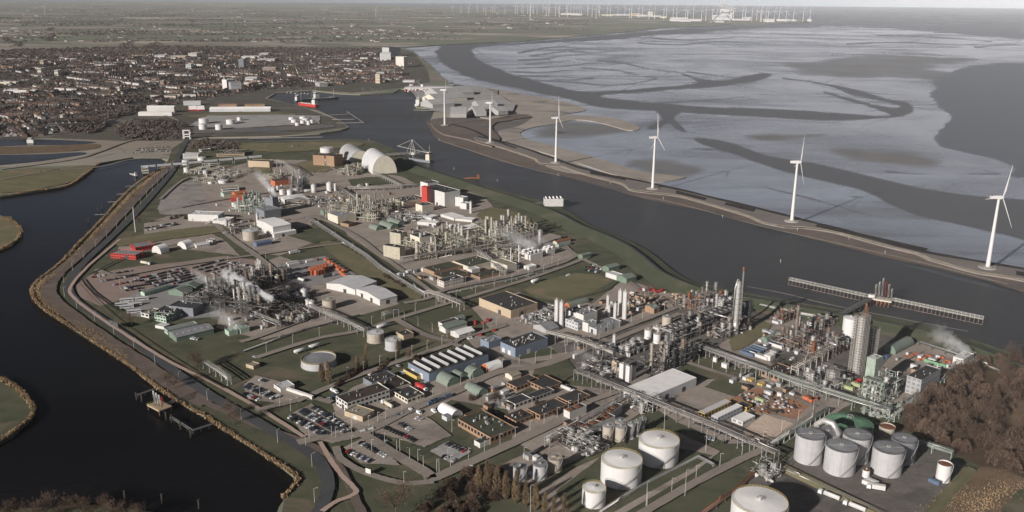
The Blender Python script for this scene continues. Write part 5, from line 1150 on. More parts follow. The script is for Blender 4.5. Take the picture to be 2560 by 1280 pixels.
B_('factory_block', 'low white block with a dark roof behind the tall white one', (1412, 800), (1440, 810), (1465, 800), 10, 'wall_white', 'roof_dark', vents=6)
B_('factory_block', 'narrow white front block of the silo works', (1457, 826), (1470, 832), (1488, 824), 8.5, 'wall_white', 'roof_grey', vents=3)
B_('warehouse', 'long grey roofed hall reaching along the road from the silo works', (1464, 827), (1491, 838), (1551, 816), 5.5, 'wall_palegrey', 'roof_grey', vents=4, doors=2)
B_('shed', 'low dark shed in the lane left of the silo works', (1332, 822), (1368, 836), (1395, 826), 3.5, 'wall_grey', 'roof_grey', 'gable')
Q = dict(style='arch')
B_('quonset_hut', 'large pale green arched hut with an orange end by the silo works', (1414, 764), (1424, 770), (1463, 752), .5, 'wall_orange', 'roof_green', **Q)
B_('quonset_hut', 'green arched hut, left of the row below the navy hall', *turn((1097, 955), (1122, 971), (1150, 958)), .8, 'wall_green', 'roof_green', **Q)
B_('quonset_hut', 'green arched hut in the middle of the row below the navy hall', *turn((1130, 945), (1150, 955), (1170, 945)), .8, 'wall_green', 'roof_green', **Q)
B_('quonset_hut', 'green arched hut, right of the row below the navy hall', *turn((1165, 942), (1182, 952), (1210, 938)), .8, 'wall_green', 'roof_green', **Q)
B_('quonset_hut', 'big green arched hut beside the paved square', *turn((1166, 978), (1202, 996), (1220, 984)), .8, 'wall_green', 'roof_green', **Q)
B_('quonset_hut', 'white arched hut with an orange end right of the navy hall', (1203, 924), (1222, 934), (1249, 918), 1.5, 'wall_orange', 'roof_white', **Q)
B_('quonset_hut', 'white arched hut beside the nearest car park', *turn((1097, 1030), (1132, 1050), (1156, 1038)), .5, 'wall_palegrey', 'roof_white', **Q)
B_('shed', 'small white box shed against the white arched hut', (1104, 1047), (1117, 1054), (1130, 1048), 3, 'wall_palegrey', 'roof_grey', parapet=.1)
B_('quonset_hut', 'green arched hut, left of three by the pipe lane', *turn((930, 573), (948, 580), (958, 574)), .6, 'wall_green', 'roof_green', **Q)
B_('quonset_hut', 'green arched hut, middle of three by the pipe lane', *turn((955, 568), (985, 578), (996, 571)), .6, 'wall_green', 'roof_green', **Q)
B_('quonset_hut', 'green arched hut, right of three by the pipe lane', *turn((981, 560), (1005, 569), (1013, 562)), .6, 'wall_green', 'roof_green', **Q)
B_('quonset_hut', 'green arched hut with slots in its roof beside the parked trailers', (1901, 853), (1918, 860), (1965, 834), 1.5, 'wall_green', 'roof_green', **Q)
B_('quonset_hut', 'large green arched hut by the orange skips on the right', (2216, 876), (2238, 888), (2276, 862), 2, 'wall_green', 'roof_green', **Q)
B_('quonset_hut', 'pale green arched hut with a red brown neighbour at the seaward plant', (1386, 617), (1398, 620), (1430, 614), .5, 'wall_palegreen', 'roof_green', **Q)
B_('shed', 'rust roofed shed behind the pale green hut', (1382, 610), (1392, 613), (1424, 604), 3.5, 'wall_cream', 'rust', 'gable')
B_('quonset_hut', 'white arched hut left of the red depot neighbours', (390, 628), (403, 636), (424, 630), 1, 'wall_white', 'roof_white', **Q)
B_('quonset_hut', 'white arched hut in the middle behind the red depot', (452, 617), (466, 624), (486, 618), 1, 'wall_white', 'roof_white', **Q)
B_('shed', 'low white shed right of the arched huts', (484, 616), (492, 621), (522, 614), 2.8, 'wall_white', 'roof_pale', 'gable')
B_('gate_house', 'small white tower hut at the end of the white sheds', (525, 606), (532, 611), (540, 608), 5, 'wall_white', 'roof_dark', win=2)
B_('depot', 'bright red building with a grey roof, front part', (299, 636), (340, 650), (362, 640), 6, 'wall_red', 'roof_grey', win=2, doors=2)
B_('depot', 'bright red building with a grey roof, rear part', (320, 622), (340, 630), (384, 620), 5.5, 'wall_red', 'roof_grey', win=1)
B_('shed', 'long pale green gabled shed along the car park', (352, 738), (362, 741), (424, 722), 3.5, 'wall_palegreen', 'roof_green', 'gable')
B_('shed', 'pale green roofed open shed right of the long green one', (446, 726), (460, 742), (482, 732), 4, 'wall_green', 'roof_green', 'gable')
B_('shed', 'second pale green roofed shed next to the steam', (468, 716), (490, 728), (504, 720), 4, 'wall_green', 'roof_green', 'gable')
B_('office_block', 'white low office with a pale flat roof by the bus stand', (362, 788), (373, 796), (404, 784), 4, 'wall_white', 'roof_tan', win=1, vents=4)
B_('laboratory', 'green framed building with roof machines, left of the dark block', (402, 796), (416, 808), (440, 798), 6, 'wall_palegreen', 'roof_brown', win=2, vents=8)
B_('laboratory', 'green edged flat roofed block behind the framed one', (404, 786), (436, 800), (462, 784), 6.5, 'wall_green', 'roof_dark', vents=14)
B_('factory_block', 'dark blue grey block beside the green laboratory', (452, 770), (484, 792), (510, 778), 8, 'wall_slate', 'wall_dark', vents=4)
B_('factory_hall', 'grey gabled hall with green ends near the canal road', (420, 842), (442, 856), (530, 830), 4.2, 'wall_green', 'roof_grey', 'gable', rise=2, vents=6)
B_('factory_hall', 'pale green strip windowed hall behind the grey gabled one', (410, 832), (420, 838), (486, 815), 4.6, 'wall_palegreen', 'roof_grey', win=1, wcol='wall_slate')
B_('shed', 'low white shed at the left end of the green halls', (397, 816), (410, 824), (426, 817), 2.6, 'wall_white', 'roof_pale', parapet=.1)
for lb, x, y in (('light green cooling tower cell under the steam, left of two', 563, 838), ('light green cooling tower cell under the steam, right of two', 592, 832)): B_('cooling_tower', lb, (x, y - 4), (x + 10, y + 3), (x + 30, y - 4), 4.5, 'wall_palegreen', 'wall_palegreen', cat='cooling tower', vents=2)
B_('shed', 'small brick shed behind the tan tank pair', (991, 840), (1009, 850), (1031, 841), 4, 'wall_tan', 'roof_dark', vents=1)
B_('shed', 'white roofed shed in the small yard left of the blue hall', (1128, 838), (1147, 848), (1182, 834), 3.6, 'wall_white', 'roof_white', 'gable')
B_('shed', 'green gabled shed with white front in the small yard', (1100, 826), (1114, 834), (1160, 815), 4.2, 'wall_white', 'roof_green', 'gable')
B_('shed', 'white walled black roofed shed behind the green gabled one', (1097, 816), (1106, 821), (1140, 806), 4.5, 'wall_white', 'roof_dark')
B_('quonset_hut', 'pale green arched hut at the back of the small yard', (1126, 802), (1136, 808), (1160, 798), .8, 'wall_green', 'roof_green', **Q)
B_('office_block', 'beige flat roofed building with a mossy roof near the lower road', (1152, 1062), (1226, 1112), (1284, 1084), 5.5, 'wall_brown', 'roof_moss', win=1, vents=12)
B_('gate_house', 'white flat roofed gate building at the main gate', (1186, 1112), (1200, 1121), (1224, 1110), 3.6, 'wall_white', 'roof_dark', vents=1)
B_('office_block', 'long low black roofed office wing, nearest the paved square', (1265, 968), (1291, 980), (1346, 958), 4, 'wall_brown', 'roof_dark', win=1)
B_('office_block', 'black roofed office wing behind the paved square', (1320, 962), (1362, 984), (1400, 966), 4, 'wall_brown', 'roof_dark', win=1)
B_('office_block', 'white walled black roofed office in the middle of the wings', (1263, 1012), (1288, 1024), (1324, 1006), 4.2, 'wall_white', 'roof_dark', win=1)
B_('office_block', 'black roofed wing right of the white walled office', (1310, 1000), (1330, 1008), (1380, 984), 4, 'wall_grey', 'roof_dark', win=1)
B_('office_block', 'long black roofed office with a light well by the lower road', (1316, 1036), (1350, 1052), (1410, 1020), 4.4, 'wall_brown', 'roof_dark', win=1, vents=3)
B_('office_block', 'black roofed office near the pipe bridge', (1394, 1004), (1426, 1020), (1470, 998), 4.2, 'wall_brown', 'roof_dark', win=1)
B_('office_block', 'low black roofed block above the mossy roofed building', (1262, 1050), (1290, 1066), (1330, 1046), 3.8, 'wall_brown', 'roof_dark', win=1, vents=4)
B_('office_block', 'brown roofed block beside the mossy roofed building', (1160, 1050), (1190, 1066), (1230, 1048), 4.2, 'wall_brown', 'roof_brown', vents=5)
B_('gate_house', 'white cabin with a curved roof at the visitor car park', (682, 972), (702, 983), (735, 971), 3.6, 'wall_white', 'roof_pale', vents=1)
B_('canopy', 'long white covered walkway from the visitor cabin to the gate', (734, 968), (780, 1000), (784, 998), 2.8, 'wall_white', 'roof_white', cat='canopy', sn=False, parapet=.05)
B_('shed', 'small tan shed in the lawn left of the visitor car park', (620, 916), (634, 924), (650, 917), 3, 'wall_tan', 'roof_tan')
B_('shed', 'small white kiosk with a pale roof above the wings', (1262, 944), (1280, 952), (1300, 943), 3.4, 'wall_cream', 'roof_tan', 'gable')
for k, (x, y, dx) in enumerate([(1410, 1044, 0), (1448, 1086, 1), (1488, 1068, 2), (1420, 1092, 3)]):
    o = B_('loading_rack', ('white fronted loading rack with red deck panels nearest the office', 'long white loading rack with red deck panels, middle part', 'long white loading rack with red deck panels, end by the long hall', 'small red decked loading rack at the lower road')[k], (x, y), (x + 14, y + 8), (x + (46, 70, 66, 40)[k], y - (14, 34, 36, 14)[k]), 6.5, 'wall_white', 'roof_dark', cat='loading rack', parapet=.3)
    o_, t_, Lx, Wy = frame((x, y), (x + 14, y + 8), (x + (46, 70, 66, 40)[k], y - (14, 34, 36, 14)[k]))
    for i in range(int(Lx / 7)): MB().box(i * 7 + 1, i * 7 + 5, Wy * .15, Wy * .85, 6.3, 6.75).obj('deck_panel', 'rust', o)
B_('boiler_house', 'tallest white boiler house with a slotted roof', (1076, 499), (1112, 519), (1147, 511), 21, 'wall_white', 'roof_dark', vents=2, doors=1)
br = B_('boiler_annexe', 'white upper block behind the red chimney of the boiler house', (1056, 494), (1070, 500), (1094, 494), 24, 'wall_white', 'wall_dark', vents=3)
B_('boiler_annexe', 'white stepped annexe right of the boiler house', (1147, 512), (1158, 518), (1170, 514), 13, 'wall_white', 'roof_pale')
B_('boiler_annexe', 'lower white annexe at the end of the boiler house', (1158, 519), (1166, 524), (1178, 520), 8, 'wall_white', 'roof_pale')
silo('silo', 'slim white tower at the right end of the boiler house', 1177, 533, 3.6, 30, 'white_paint', cone=.05)
B_('chimney_shaft', 'bright red angled chimney shaft of the boiler house', (1060, 512), (1068, 516), (1076, 513), 27, 'wall_red', 'wall_red', cat='chimney')
B_('factory_block', 'beige block with a dark cluttered roof left of the boiler house', (992, 510), (1010, 520), (1058, 508), 9, 'wall_cream', 'roof_dark', vents=16)
B_('factory_block', 'cream two stage block in front of the boiler house', (1044, 526), (1056, 532), (1081, 526), 10, 'wall_cream', 'roof_dark', vents=3)
B_('factory_block', 'cream block with a grey roof by the pipe lane', (824, 550), (845, 560), (886, 550), 10, 'wall_cream', 'roof_grey', vents=3)
B_('shed', 'low brown brick building beside the cream block', (858, 562), (872, 568), (892, 562), 4, 'wall_brick', 'roof_brown')
B_('quonset_hut', 'pale green arched hut behind the cream block', (802, 534), (810, 538), (858, 526), 1, 'wall_green', 'roof_green', **Q)
for k, (A, B, C, h) in enumerate([((1056, 540), (1075, 550), (1095, 543), 3), ((1110, 540), (1135, 552), (1160, 546), 3.5), ((1060, 552), (1090, 566), (1100, 560), 4), ((1150, 545), (1180, 556), (1190, 550), 3)]):
    B_('shed', ('white low shed in front of the cream two stage block', 'long pale shed below the boiler annexes', 'white L shaped shed near the green huts', 'row of pale cabins at the dry field')[k], A, B, C, h, 'wall_white', 'roof_white', parapet=.1)
B_('factory_block', 'beige tall block at the left end of the long beige plant', (976, 636), (1000, 650), (1014, 644), 14, 'beige_plant', 'roof_dark', vents=3)
B_('factory_block', 'beige block with a lean-to behind the first beige block', (984, 612), (1002, 620), (1018, 614), 17, 'beige_plant', 'roof_dark', vents=2)
B_('factory_block', 'wide cream sheeted block in the long beige plant', (1030, 616), (1050, 626), (1083, 616), 15, 'wall_cream', 'roof_dark', vents=3)
B_('shed', 'cream gabled shed behind the long beige plant', (1128, 584), (1144, 592), (1190, 578), 7, 'wall_cream', 'roof_white', 'gable')
B_('shed', 'low cream hall beside the seaward columns', (1192, 596), (1210, 604), (1262, 592), 5, 'wall_cream', 'roof_pale')
for k, (A, B, C) in enumerate([((1304, 640), (1326, 652), (1356, 644)), ((1356, 634), (1368, 640), (1386, 635))]):
    o = B_('cooling_tower', ('white bank of cooling cells with round fan stacks, left one', 'white bank of cooling cells with round fan stacks, right one')[k], A, B, C, 6.5, 'wall_white', 'roof_pale', cat='cooling tower', parapet=.2)
    o_, t_, Lx, Wy = frame(A, B, C)
    for i in range(3 - k):
        for j in range(2): MB().cyl(Lx * (i + .5) / (3 - k), Wy * (j + .5) / 2, 6.5, 9, min(Lx / (3 - k), Wy / 2) * .4, n=18, cap=False).obj('fan_stack', 'tank_white', o)
B_('factory_block', 'cream stepped block right of the flat roofs by the upper road', (1240, 665), (1268, 682), (1290, 675), 8, 'wall_cream', 'roof_tan', win=2, wcol='wall_palegrey')
B_('workshop', 'flat brown roofed building with cream eaves, left of the flat roofs', (1060, 678), (1086, 690), (1150, 672), 4.5, 'wall_brick', 'roof_moss', vents=4)
B_('workshop', 'flat roofed building with a light well in front of the brown one', (1086, 695), (1110, 706), (1168, 690), 4.5, 'wall_brick', 'roof_moss', vents=4)
B_('workshop', 'cream edged flat roof right of the brown one', (1137, 662), (1172, 678), (1230, 662), 5, 'wall_cream', 'roof_moss', vents=5)
B_('office_block', 'brick office with white window bays and a black roof at the crossing', (1098, 712), (1110, 720), (1160, 708), 6.5, 'wall_white', 'roof_dark', win=2, wcol='wall_brick', vents=4)
B_('shed', 'white hut among the brick workshops', (1172, 680), (1180, 686), (1200, 681), 5, 'wall_white', 'roof_pale')
B_('shed', 'brick walled low shed before the cream stepped block', (1176, 692), (1200, 700), (1258, 686), 3, 'wall_brick', 'roof_moss')
B_('shed', 'white portal cabin by the upper road', (1316, 670), (1322, 676), (1338, 670), 3.8, 'wall_white', 'roof_white', doors=1)
for k, (A, B, C, w2, r2, st) in enumerate([((1510, 676), (1522, 682), (1546, 674), 'wall_green', 'roof_green', 'gable'), ((1514, 692), (1545, 702), (1556, 696), 'wall_white', 'roof_pale', 'flat'), ((1548, 700), (1566, 710), (1588, 702), 'wall_green', 'roof_green', 'gable'), ((1450, 646), (1456, 650), (1484, 646), 'wall_green', 'roof_green', 'gable'), ((1612, 776), (1634, 786), (1646, 780), 'wall_brown', 'roof_green', 'gable')]):
    B_('shed', ('small green shed at the parking yard under the dyke', 'white shed at the parking yard under the dyke', 'green shed at the end of the parking yard under the dyke', 'low green shed near the dyke gate', 'green roofed brown shed beside the scrap yard')[k], A, B, C, 5, w2, r2, st)
B_('office_block', 'grey four storey block with slit windows beside the green unit', (2265, 980), (2298, 994), (2336, 962), 14, 'wall_grey', 'roof_dark', win=4, wcol='wall_slate', vents=4)
B_('cooling_tower', 'white cooler house with steam at the far right end of the pipes', (2384, 906), (2408, 916), (2428, 900), 6, 'wall_white', 'roof_pale', cat='cooling tower', vents=3)
B_('control_room', 'brown flat roofed control building behind the green pipe bridge', (1908, 938), (1944, 956), (1976, 934), 5.5, 'wall_brown', 'roof_brown', vents=8, win=1)
B_('shed', 'small white hut beside the dark bushes by the brown control building', (1911, 898), (1925, 904), (1936, 898), 4.5, 'wall_white', 'roof_white', parapet=.1)
# northern works
B_('arched_hall', 'great white arched hall at the quay, front one', (934, 438), (992, 432), (962, 411), .6, 'wall_cream', 'roof_pale', 'arch', rise=H(962, 435, 44), sn=False, ribs=6)  # white roof greyed, the shade on the arch put into its colour
B_('arched_hall', 'great white arched hall at the quay, rear one in part shade', (880, 408), (928, 402), (898, 383), .6, 'wall_cream', 'roof_mid', 'arch', rise=H(915, 405, 26), sn=False, ribs=6)  # part shade put into the darker roof colour
B_('factory_block', 'tall brown brick process tower with a white drum on its roof, left half', (797, 408), (812, 415), (824, 410), 18, 'wall_brown', 'roof_dark', vents=2)
B_('factory_block', 'tall brown brick process tower, right half', (826, 412), (836, 417), (858, 411), 18, 'wall_brown', 'roof_dark', vents=2)
plant('process_plant', 'open white piped bay between the brown brick towers', (812, 412), (826, 416), (838, 412), 17, 'beige', 4, 1.0, 24, 50, seed=41, bay=4, fill=1, deck=.9)
tank('storage_tank', 'white round penthouse on the brown brick towers', 818, 404, 16, 11, 'tank_white', 'tank_white', .1, z=17, seams=0)
B_('factory_block', 'brick tower block at the bend of the conveyor', (657, 404), (674, 420), (684, 416), 11, 'wall_tan', 'roof_dark')
B_('office_block', 'white office block with rows of windows beside the railway', (453, 394), (458, 397), (496, 398), 9.5, 'wall_white', 'roof_pale', win=4, sn=False, vents=5)
B_('office_block', 'long brick office with cluttered roof in the northern lawn', (524, 384), (542, 392), (611, 390), 6, 'wall_tan', 'roof_moss', win=2, sn=False, vents=20)
B_('office_block', 'small white annexe of the long brick office', (499, 378), (504, 380), (528, 377), 4, 'wall_white', 'roof_tan', win=1, sn=False)
B_('workshop', 'cream low workshop with red car ports', (548, 474), (556, 480), (598, 477), 4.5, 'wall_white', 'roof_tan', win=1, sn=False)
B_('factory_hall', 'orange walled hall with a black roof behind the banded tanks', (678, 462), (688, 466), (732, 460), 8, 'wall_orange', 'roof_dark', sn=False)
B_('shed', 'orange roofed shed, upper one of two at the road', (575, 490), (590, 494), (618, 490), 5, 'wall_orange', 'wall_orange', 'gable', sn=False)
B_('shed', 'orange roofed shed, lower one of two at the road', (572, 498), (578, 504), (612, 502), 5, 'wall_red', 'wall_orange', 'gable', sn=False)
B_('shed', 'pale green shed left of the orange roofed ones', (554, 489), (560, 493), (590, 489), 4.5, 'wall_palegreen', 'roof_green', 'gable', sn=False)
B_('shed', 'white hut with an overhanging grey roof below the orange sheds', (582, 516), (598, 524), (624, 518), 6, 'wall_white', 'roof_pale')
B_('warehouse', 'low white warehouse with a curved roof in the middle of the works', (700, 502), (712, 510), (766, 502), 6, 'wall_white', 'roof_white', 'gable', rise=2, sn=False)
B_('factory_hall', 'white block hall, left of the white halls by the long road', (514, 530), (546, 555), (562, 546), 9, 'wall_white', 'roof_pale', vents=5)
B_('factory_hall', 'lower white annexe of the left white hall', (546, 553), (568, 562), (586, 552), 5, 'wall_white', 'roof_white', vents=2)
B_('factory_hall', 'white hall with a pitched roof beside the white chimney', (654, 572), (684, 592), (724, 582), 12, 'wall_white', 'roof_white', 'gable', rise=1.5, vents=5)
B_('factory_hall', 'low white front annexe of the pitched hall', (676, 588), (686, 596), (746, 588), 5.5, 'wall_white', 'roof_white', parapet=.3, doors=2)
B_('factory_block', 'blue grey tower block with fan cowls on top', (674, 530), (684, 536), (698, 531), 22, 'wall_slate', 'roof_grey', vents=5)
B_('factory_block', 'grey block at the foot of the cowled tower', (646, 540), (662, 550), (700, 542), 12, 'wall_slate', 'roof_grey', vents=4)
B_('shed', 'blue grey low shed in front of the white halls', (634, 614), (642, 618), (678, 610), 4, 'wall_navy', 'wall_navy', 'gable')
for k, (x, y) in enumerate([(566, 566), (576, 572), (584, 577)]): silo('silo', ('white cylinder, first of three leaning against the grey conveyor', 'white cylinder, second of three leaning against the grey conveyor', 'white cylinder, third of three leaning against the grey conveyor')[k], x, y, 4.5, 18, 'white_paint', cone=.2)
B_('pump_house', 'white pump house on the quay with five roof ridges', (1357, 512), (1362, 517), (1408, 516), 11, 'wall_white', 'roof_dark', 'saw', sky=5, sn=False, cat='pump house', doors=1)
# harbour side, north
B_('warehouse', 'white warehouse with two red doors at the edge of the town, front part', (344, 288), (346, 290), (430, 290), 9, 'wall_white', 'roof_white', 'flat', sn=False, parapet=.2, doors=0)
B_('warehouse', 'taller white warehouse behind the one with red doors', (364, 280), (368, 282), (436, 282), 14, 'wall_white', 'roof_white', 'gable', sn=False)
B_('warehouse', 'very long low white warehouse on the harbour point', (522, 277), (524, 280), (676, 279), 7, 'wall_palegrey', 'roof_white', 'gable', sn=False, rise=4)
B_('warehouse', 'pale grey warehouse left of the long white one', (457, 262), (459, 264), (502, 263), 8, 'wall_palegrey', 'roof_pale', 'gable', sn=False)
B_('warehouse', 'black roofed brick shed behind the long white warehouse, left one', (544, 266), (546, 268), (592, 267), 7, 'wall_brick', 'roof_dark', sn=False)
B_('warehouse', 'black roofed brick shed behind the long white warehouse, right one', (610, 266), (612, 268), (662, 267), 7, 'wall_brick', 'roof_dark', sn=False)
for k, x in enumerate((472, 492)): B_('shed', ('white tent roofed shed with red base, left of two', 'white tent roofed shed with red base, right of two')[k], (x, 276), (x + 2, 278), (x + 20, 277), 4, 'wall_red', 'roof_white', 'gable', sn=False, rise=8)
B_('warehouse', 'long pale quay shed beside the harbour crane, rear one', (1088, 236), (1096, 244), (1185, 238), 10, 'wall_grey', 'roof_mid', 'gable', sn=False)
B_('warehouse', 'long cream quay shed beside the harbour crane, middle one', (1082, 250), (1090, 258), (1168, 252), 10, 'wall_cream', 'roof_mid', 'gable', sn=False)
B_('warehouse', 'long grey quay shed beside the harbour crane, front one', (1074, 264), (1082, 272), (1136, 268), 10, 'wall_grey', 'roof_mid', 'gable', sn=False)
B_('warehouse', 'grey shed with an orange end behind the first turbine', (1122, 284), (1126, 294), (1166, 294), 9, 'wall_grey', 'roof_mid', 'gable', sn=False)
B_('warehouse', 'grey shed in the middle of the point behind the second turbine', (1180, 282), (1190, 291), (1216, 290), 10, 'wall_grey', 'roof_mid', 'gable', sn=False)
B_('warehouse', 'grey shed at the seaward end of the point', (1236, 280), (1246, 288), (1270, 286), 9, 'wall_grey', 'roof_mid', 'gable', sn=False)
B_('warehouse', 'pale shed behind the three grey sheds of the point', (1186, 264), (1196, 270), (1244, 268), 8, 'wall_grey', 'roof_mid', 'gable', sn=False)
B_('warehouse', 'long row of white quay stores below the town beach', (1008, 222), (1010, 226), (1132, 226), 6, 'wall_white', 'roof_white', sn=False)
B_('apartment_building', 'white apartment slab at the sea dyke with balconies', (948, 150), (950, 153), (977, 153), 34, 'wall_white', 'roof_pale', win=6, sn=False, wcol='wall_palegrey')
B_('apartment_building', 'tall U shaped white apartment block behind the slab', (970, 140), (973, 142), (1002, 140), 42, 'wall_white', 'roof_dark', win=8, sn=False, wcol='wall_slate')
B_('apartment_building', 'cream tower flat standing alone by the beach', (1008, 166), (1010, 169), (1020, 168), 42, 'wall_cream', 'roof_pale', win=8, sn=False, wcol='wall_palegrey')
B_('office_block', 'pale blue grey slab block at the town edge, front of two', (576, 226), (578, 229), (604, 228), 26, 'wall_palegrey', 'roof_grey', win=7, sn=False)
B_('office_block', 'white slab block at the town edge, rear of two', (566, 221), (568, 223), (588, 221), 28, 'wall_white', 'roof_pale', sn=False)
B_('apartment_building', 'dark brick high block at the quay with cream window bands', (948, 207), (950, 209), (957, 208), 30, 'wall_brick', 'roof_dark', win=6, sn=False, wcol='wall_cream')
B_('apartment_building', 'white row of quay houses at the harbour basin', (797, 214), (799, 217), (819, 216), 12, 'wall_white', 'roof_pale', win=3, sn=False)
for k, (x, y, w2, h, m) in enumerate([(386, 146, 26, 14, 'wall_white'), (424, 146, 40, 10, 'wall_tan'), (470, 144, 22, 20, 'wall_cream'), (602, 146, 46, 9, 'wall_white'), (464, 172, 14, 18, 'wall_white'), (648, 140, 22, 12, 'wall_white'), (642, 155, 44, 12, 'wall_cream'), (655, 178, 34, 14, 'wall_brick'), (100, 166, 10, 24, 'wall_tan'), (136, 190, 10, 20, 'wall_cream'), (94, 188, 10, 24, 'wall_cream'), (400, 216, 10, 18, 'wall_brick'), (270, 168, 20, 8, 'wall_cream'), (228, 166, 50, 7, 'wall_white'), (0, 212, 40, 9, 'wall_cream'), (8, 232, 80, 8, 'wall_white'), (612, 204, 30, 14, 'wall_white'), (1120, 216, 14, 18, 'wall_dark'), (596, 170, 14, 34, 'wall_slate'), (44, 278, 8, 10, 'wall_tan'), (150, 300, 8, 12, 'wall_cream'), (294, 234, 6, 20, 'wall_cream'), (1006, 206, 30, 6, 'wall_white'), (940, 190, 20, 12, 'wall_white')]):
    B_('town_block', ('tall ' if h > 15 else 'low ') + {'wall_white': 'white', 'wall_tan': 'tan', 'wall_cream': 'cream', 'wall_brick': 'brick', 'wall_dark': 'dark', 'wall_slate': 'blue grey'}[m] + (' long' if w2 > 24 else ' short') + ' flat roofed block rising among the small town houses', (x, y - 2), (x + 1, y), (x + w2, y), h, m, 'roof_pale', group='larger blocks among the town houses', win=2 if h > 11 else 0, sn=False, wcol='wall_slate')

# the many small huts and cabins of the yards
hutm = []
for m_, r_ in (('wall_palegrey', 'roof_mid'), ('wall_brown', 'roof_dark'), ('wall_grey', 'roof_grey'), ('wall_white', 'roof_pale')):
    q = MB().box(-3, 3, -1.8, 1.8, 0, 2.9, 0, 1); q.box(-3.15, 3.15, -1.95, 1.95, 2.9, 3.1, 1); q.box(-1.2, -.2, -1.84, -1.78, 0, 2.1, 2); q.box(.6, 2.2, -1.84, -1.78, 1.0, 2.0, 2)
    hutm.append(q.mesh('hut', [m_, r_, 'wall_dark']))
rd = random.Random(91)
for where, P, n in (('yard around the beige columns', [(740, 500), (870, 540), (1000, 480), (900, 450)], 16), ('yard between the green huts and the boiler house', [(900, 560), (1060, 540), (1180, 550), (1240, 580), (1000, 600)], 22), ('yard below the orange sheds', [(520, 500), (640, 480), (760, 540), (700, 600), (600, 560)], 16), ('yard of the dark steaming plant', [(520, 800), (620, 780), (760, 800), (640, 830)], 12), ('lane before the brown plant', [(1400, 880), (1520, 860), (1560, 900), (1440, 930)], 14), ('yard around the rusty furnaces', [(1880, 860), (1930, 800), (2060, 800), (2100, 850), (1960, 900)], 22), ('contractor yard by the green pipe bridge', [(1780, 900), (1900, 950), (2000, 985), (1960, 1000), (1800, 960)], 16), ('yard around the office wings', [(1150, 980), (1260, 960), (1300, 1030), (1180, 1040)], 12), ('yard beside the loading racks', [(1290, 1130), (1420, 1060), (1540, 1040), (1480, 1120), (1330, 1180)], 16), ('yard around the tall silos', [(1270, 800), (1400, 780), (1620, 720), (1660, 770), (1480, 820)], 18), ('yard at the crossing by the cream workshops', [(990, 690), (1060, 670), (1100, 700), (1040, 710)], 12), ('yard under the steam at the right', [(2240, 860), (2420, 890), (2380, 930), (2240, 940)], 10)):
    for i in range(n):
        while True:
            x, y = rd.uniform(min(q[0] for q in P), max(q[0] for q in P)), rd.uniform(min(q[1] for q in P), max(q[1] for q in P))
            if inpoly(x, y, P): break
        k = rd.randrange(4); o = bpy.data.objects.new('hut', hutm[k]); COL.objects.link(o); g = G(x, y); o.location = (g.x, g.y, .1); o.rotation_euler = (0, 0, AX + rd.choice([0, pi / 2])); s = rd.uniform(.5, 1.05); o.scale = (s, s, rd.uniform(.8, 1.3))
        tag(o, ('small pale', 'small brown', 'small grey', 'small white')[k] + ' hut in the ' + where, 'hut', ('pale', 'brown', 'grey', 'white')[k] + ' huts in the ' + where)

# ================================================================ wind turbines
def blade_mesh(L_):
    b = MB(); n = 9; V = []
    for i in range(n + 1):
        t = i / n; c = (1.0 if t < .08 else 3.4 * (1 - t) ** .8 + .35) * (1 if t < .08 else min(1, .45 + 5 * (t - .08))); th = .9 * (1 - t) ** 1.2 + .12; tw = R(18) * (1 - t) ** 2
        for x, y in ((-.35 * c, 0), (0, th * .5), (.65 * c, 0), (0, -th * .5)): V.append((x * cos(tw) - y * sin(tw), x * sin(tw) + y * cos(tw), L_ * t))
    F = [(i * 4 + j, i * 4 + (j + 1) % 4, i * 4 + 4 + (j + 1) % 4, i * 4 + 4 + j) for i in range(n) for j in range(4)]
    b.add(V, F, 0, True); return b
def turbine(x, y, label, yaw, spin, hub=77.6, bl=42.0, group='turbines on the harbour dam'):
    g = G(x, y, 1.2); r = thing('wind_turbine', label, 'wind turbine', tuple(g), yaw, group)
    MB().cyl(0, 0, 0, .9, 9.5, 8.5, n=28).cyl(0, 0, .9, 1.5, 5, n=20).obj('foundation', 'concrete', r)
    t = MB().cyl(0, 0, 1.5, hub - 1.6, 2.3, 1.25, n=20); t.box(1.9, 2.4, -.6, .6, 1.6, 3.9); t.obj('tower', 'turbine_white', r)
    q = MB()                                            # nacelle lies along local y, rotor at +y
    P = [(-1.8, -9, hub - 1.3), (1.8, -9, hub - 1.3), (1.9, 2.2, hub - 1.7), (-1.9, 2.2, hub - 1.7), (-1.7, -9, hub + 1.6), (1.7, -9, hub + 1.6), (1.9, 2.2, hub + 2.0), (-1.9, 2.2, hub + 2.0)]
    q.add(P, [(0, 3, 2, 1), (4, 5, 6, 7), (0, 1, 5, 4), (1, 2, 6, 5), (2, 3, 7, 6), (3, 0, 4, 7)]); q.obj('nacelle', 'turbine_white', r)
    MB().box(-.9, .9, -8.4, -7.4, hub + 1.62, hub + 2.6).obj('cooler', 'steel_dark', r)
    h = MB().tube([(0, 2.2, hub), (0, 3.4, hub), (0, 4.8, hub), (0, 5.9, hub)], [1.5, 1.7, 1.3, .3], 12); ho = h.obj('hub', 'turbine_white', r)
    for k in range(3):
        b = bpy.data.objects.new('blade', BLADE); COL.objects.link(b); b.parent = ho; b.location = (0, 3.9, hub)
        b.rotation_euler = (0, spin + k * 2 * pi / 3, 0)
    return r
BLADE = blade_mesh(38.0).mesh('blade', 'turbine_white')
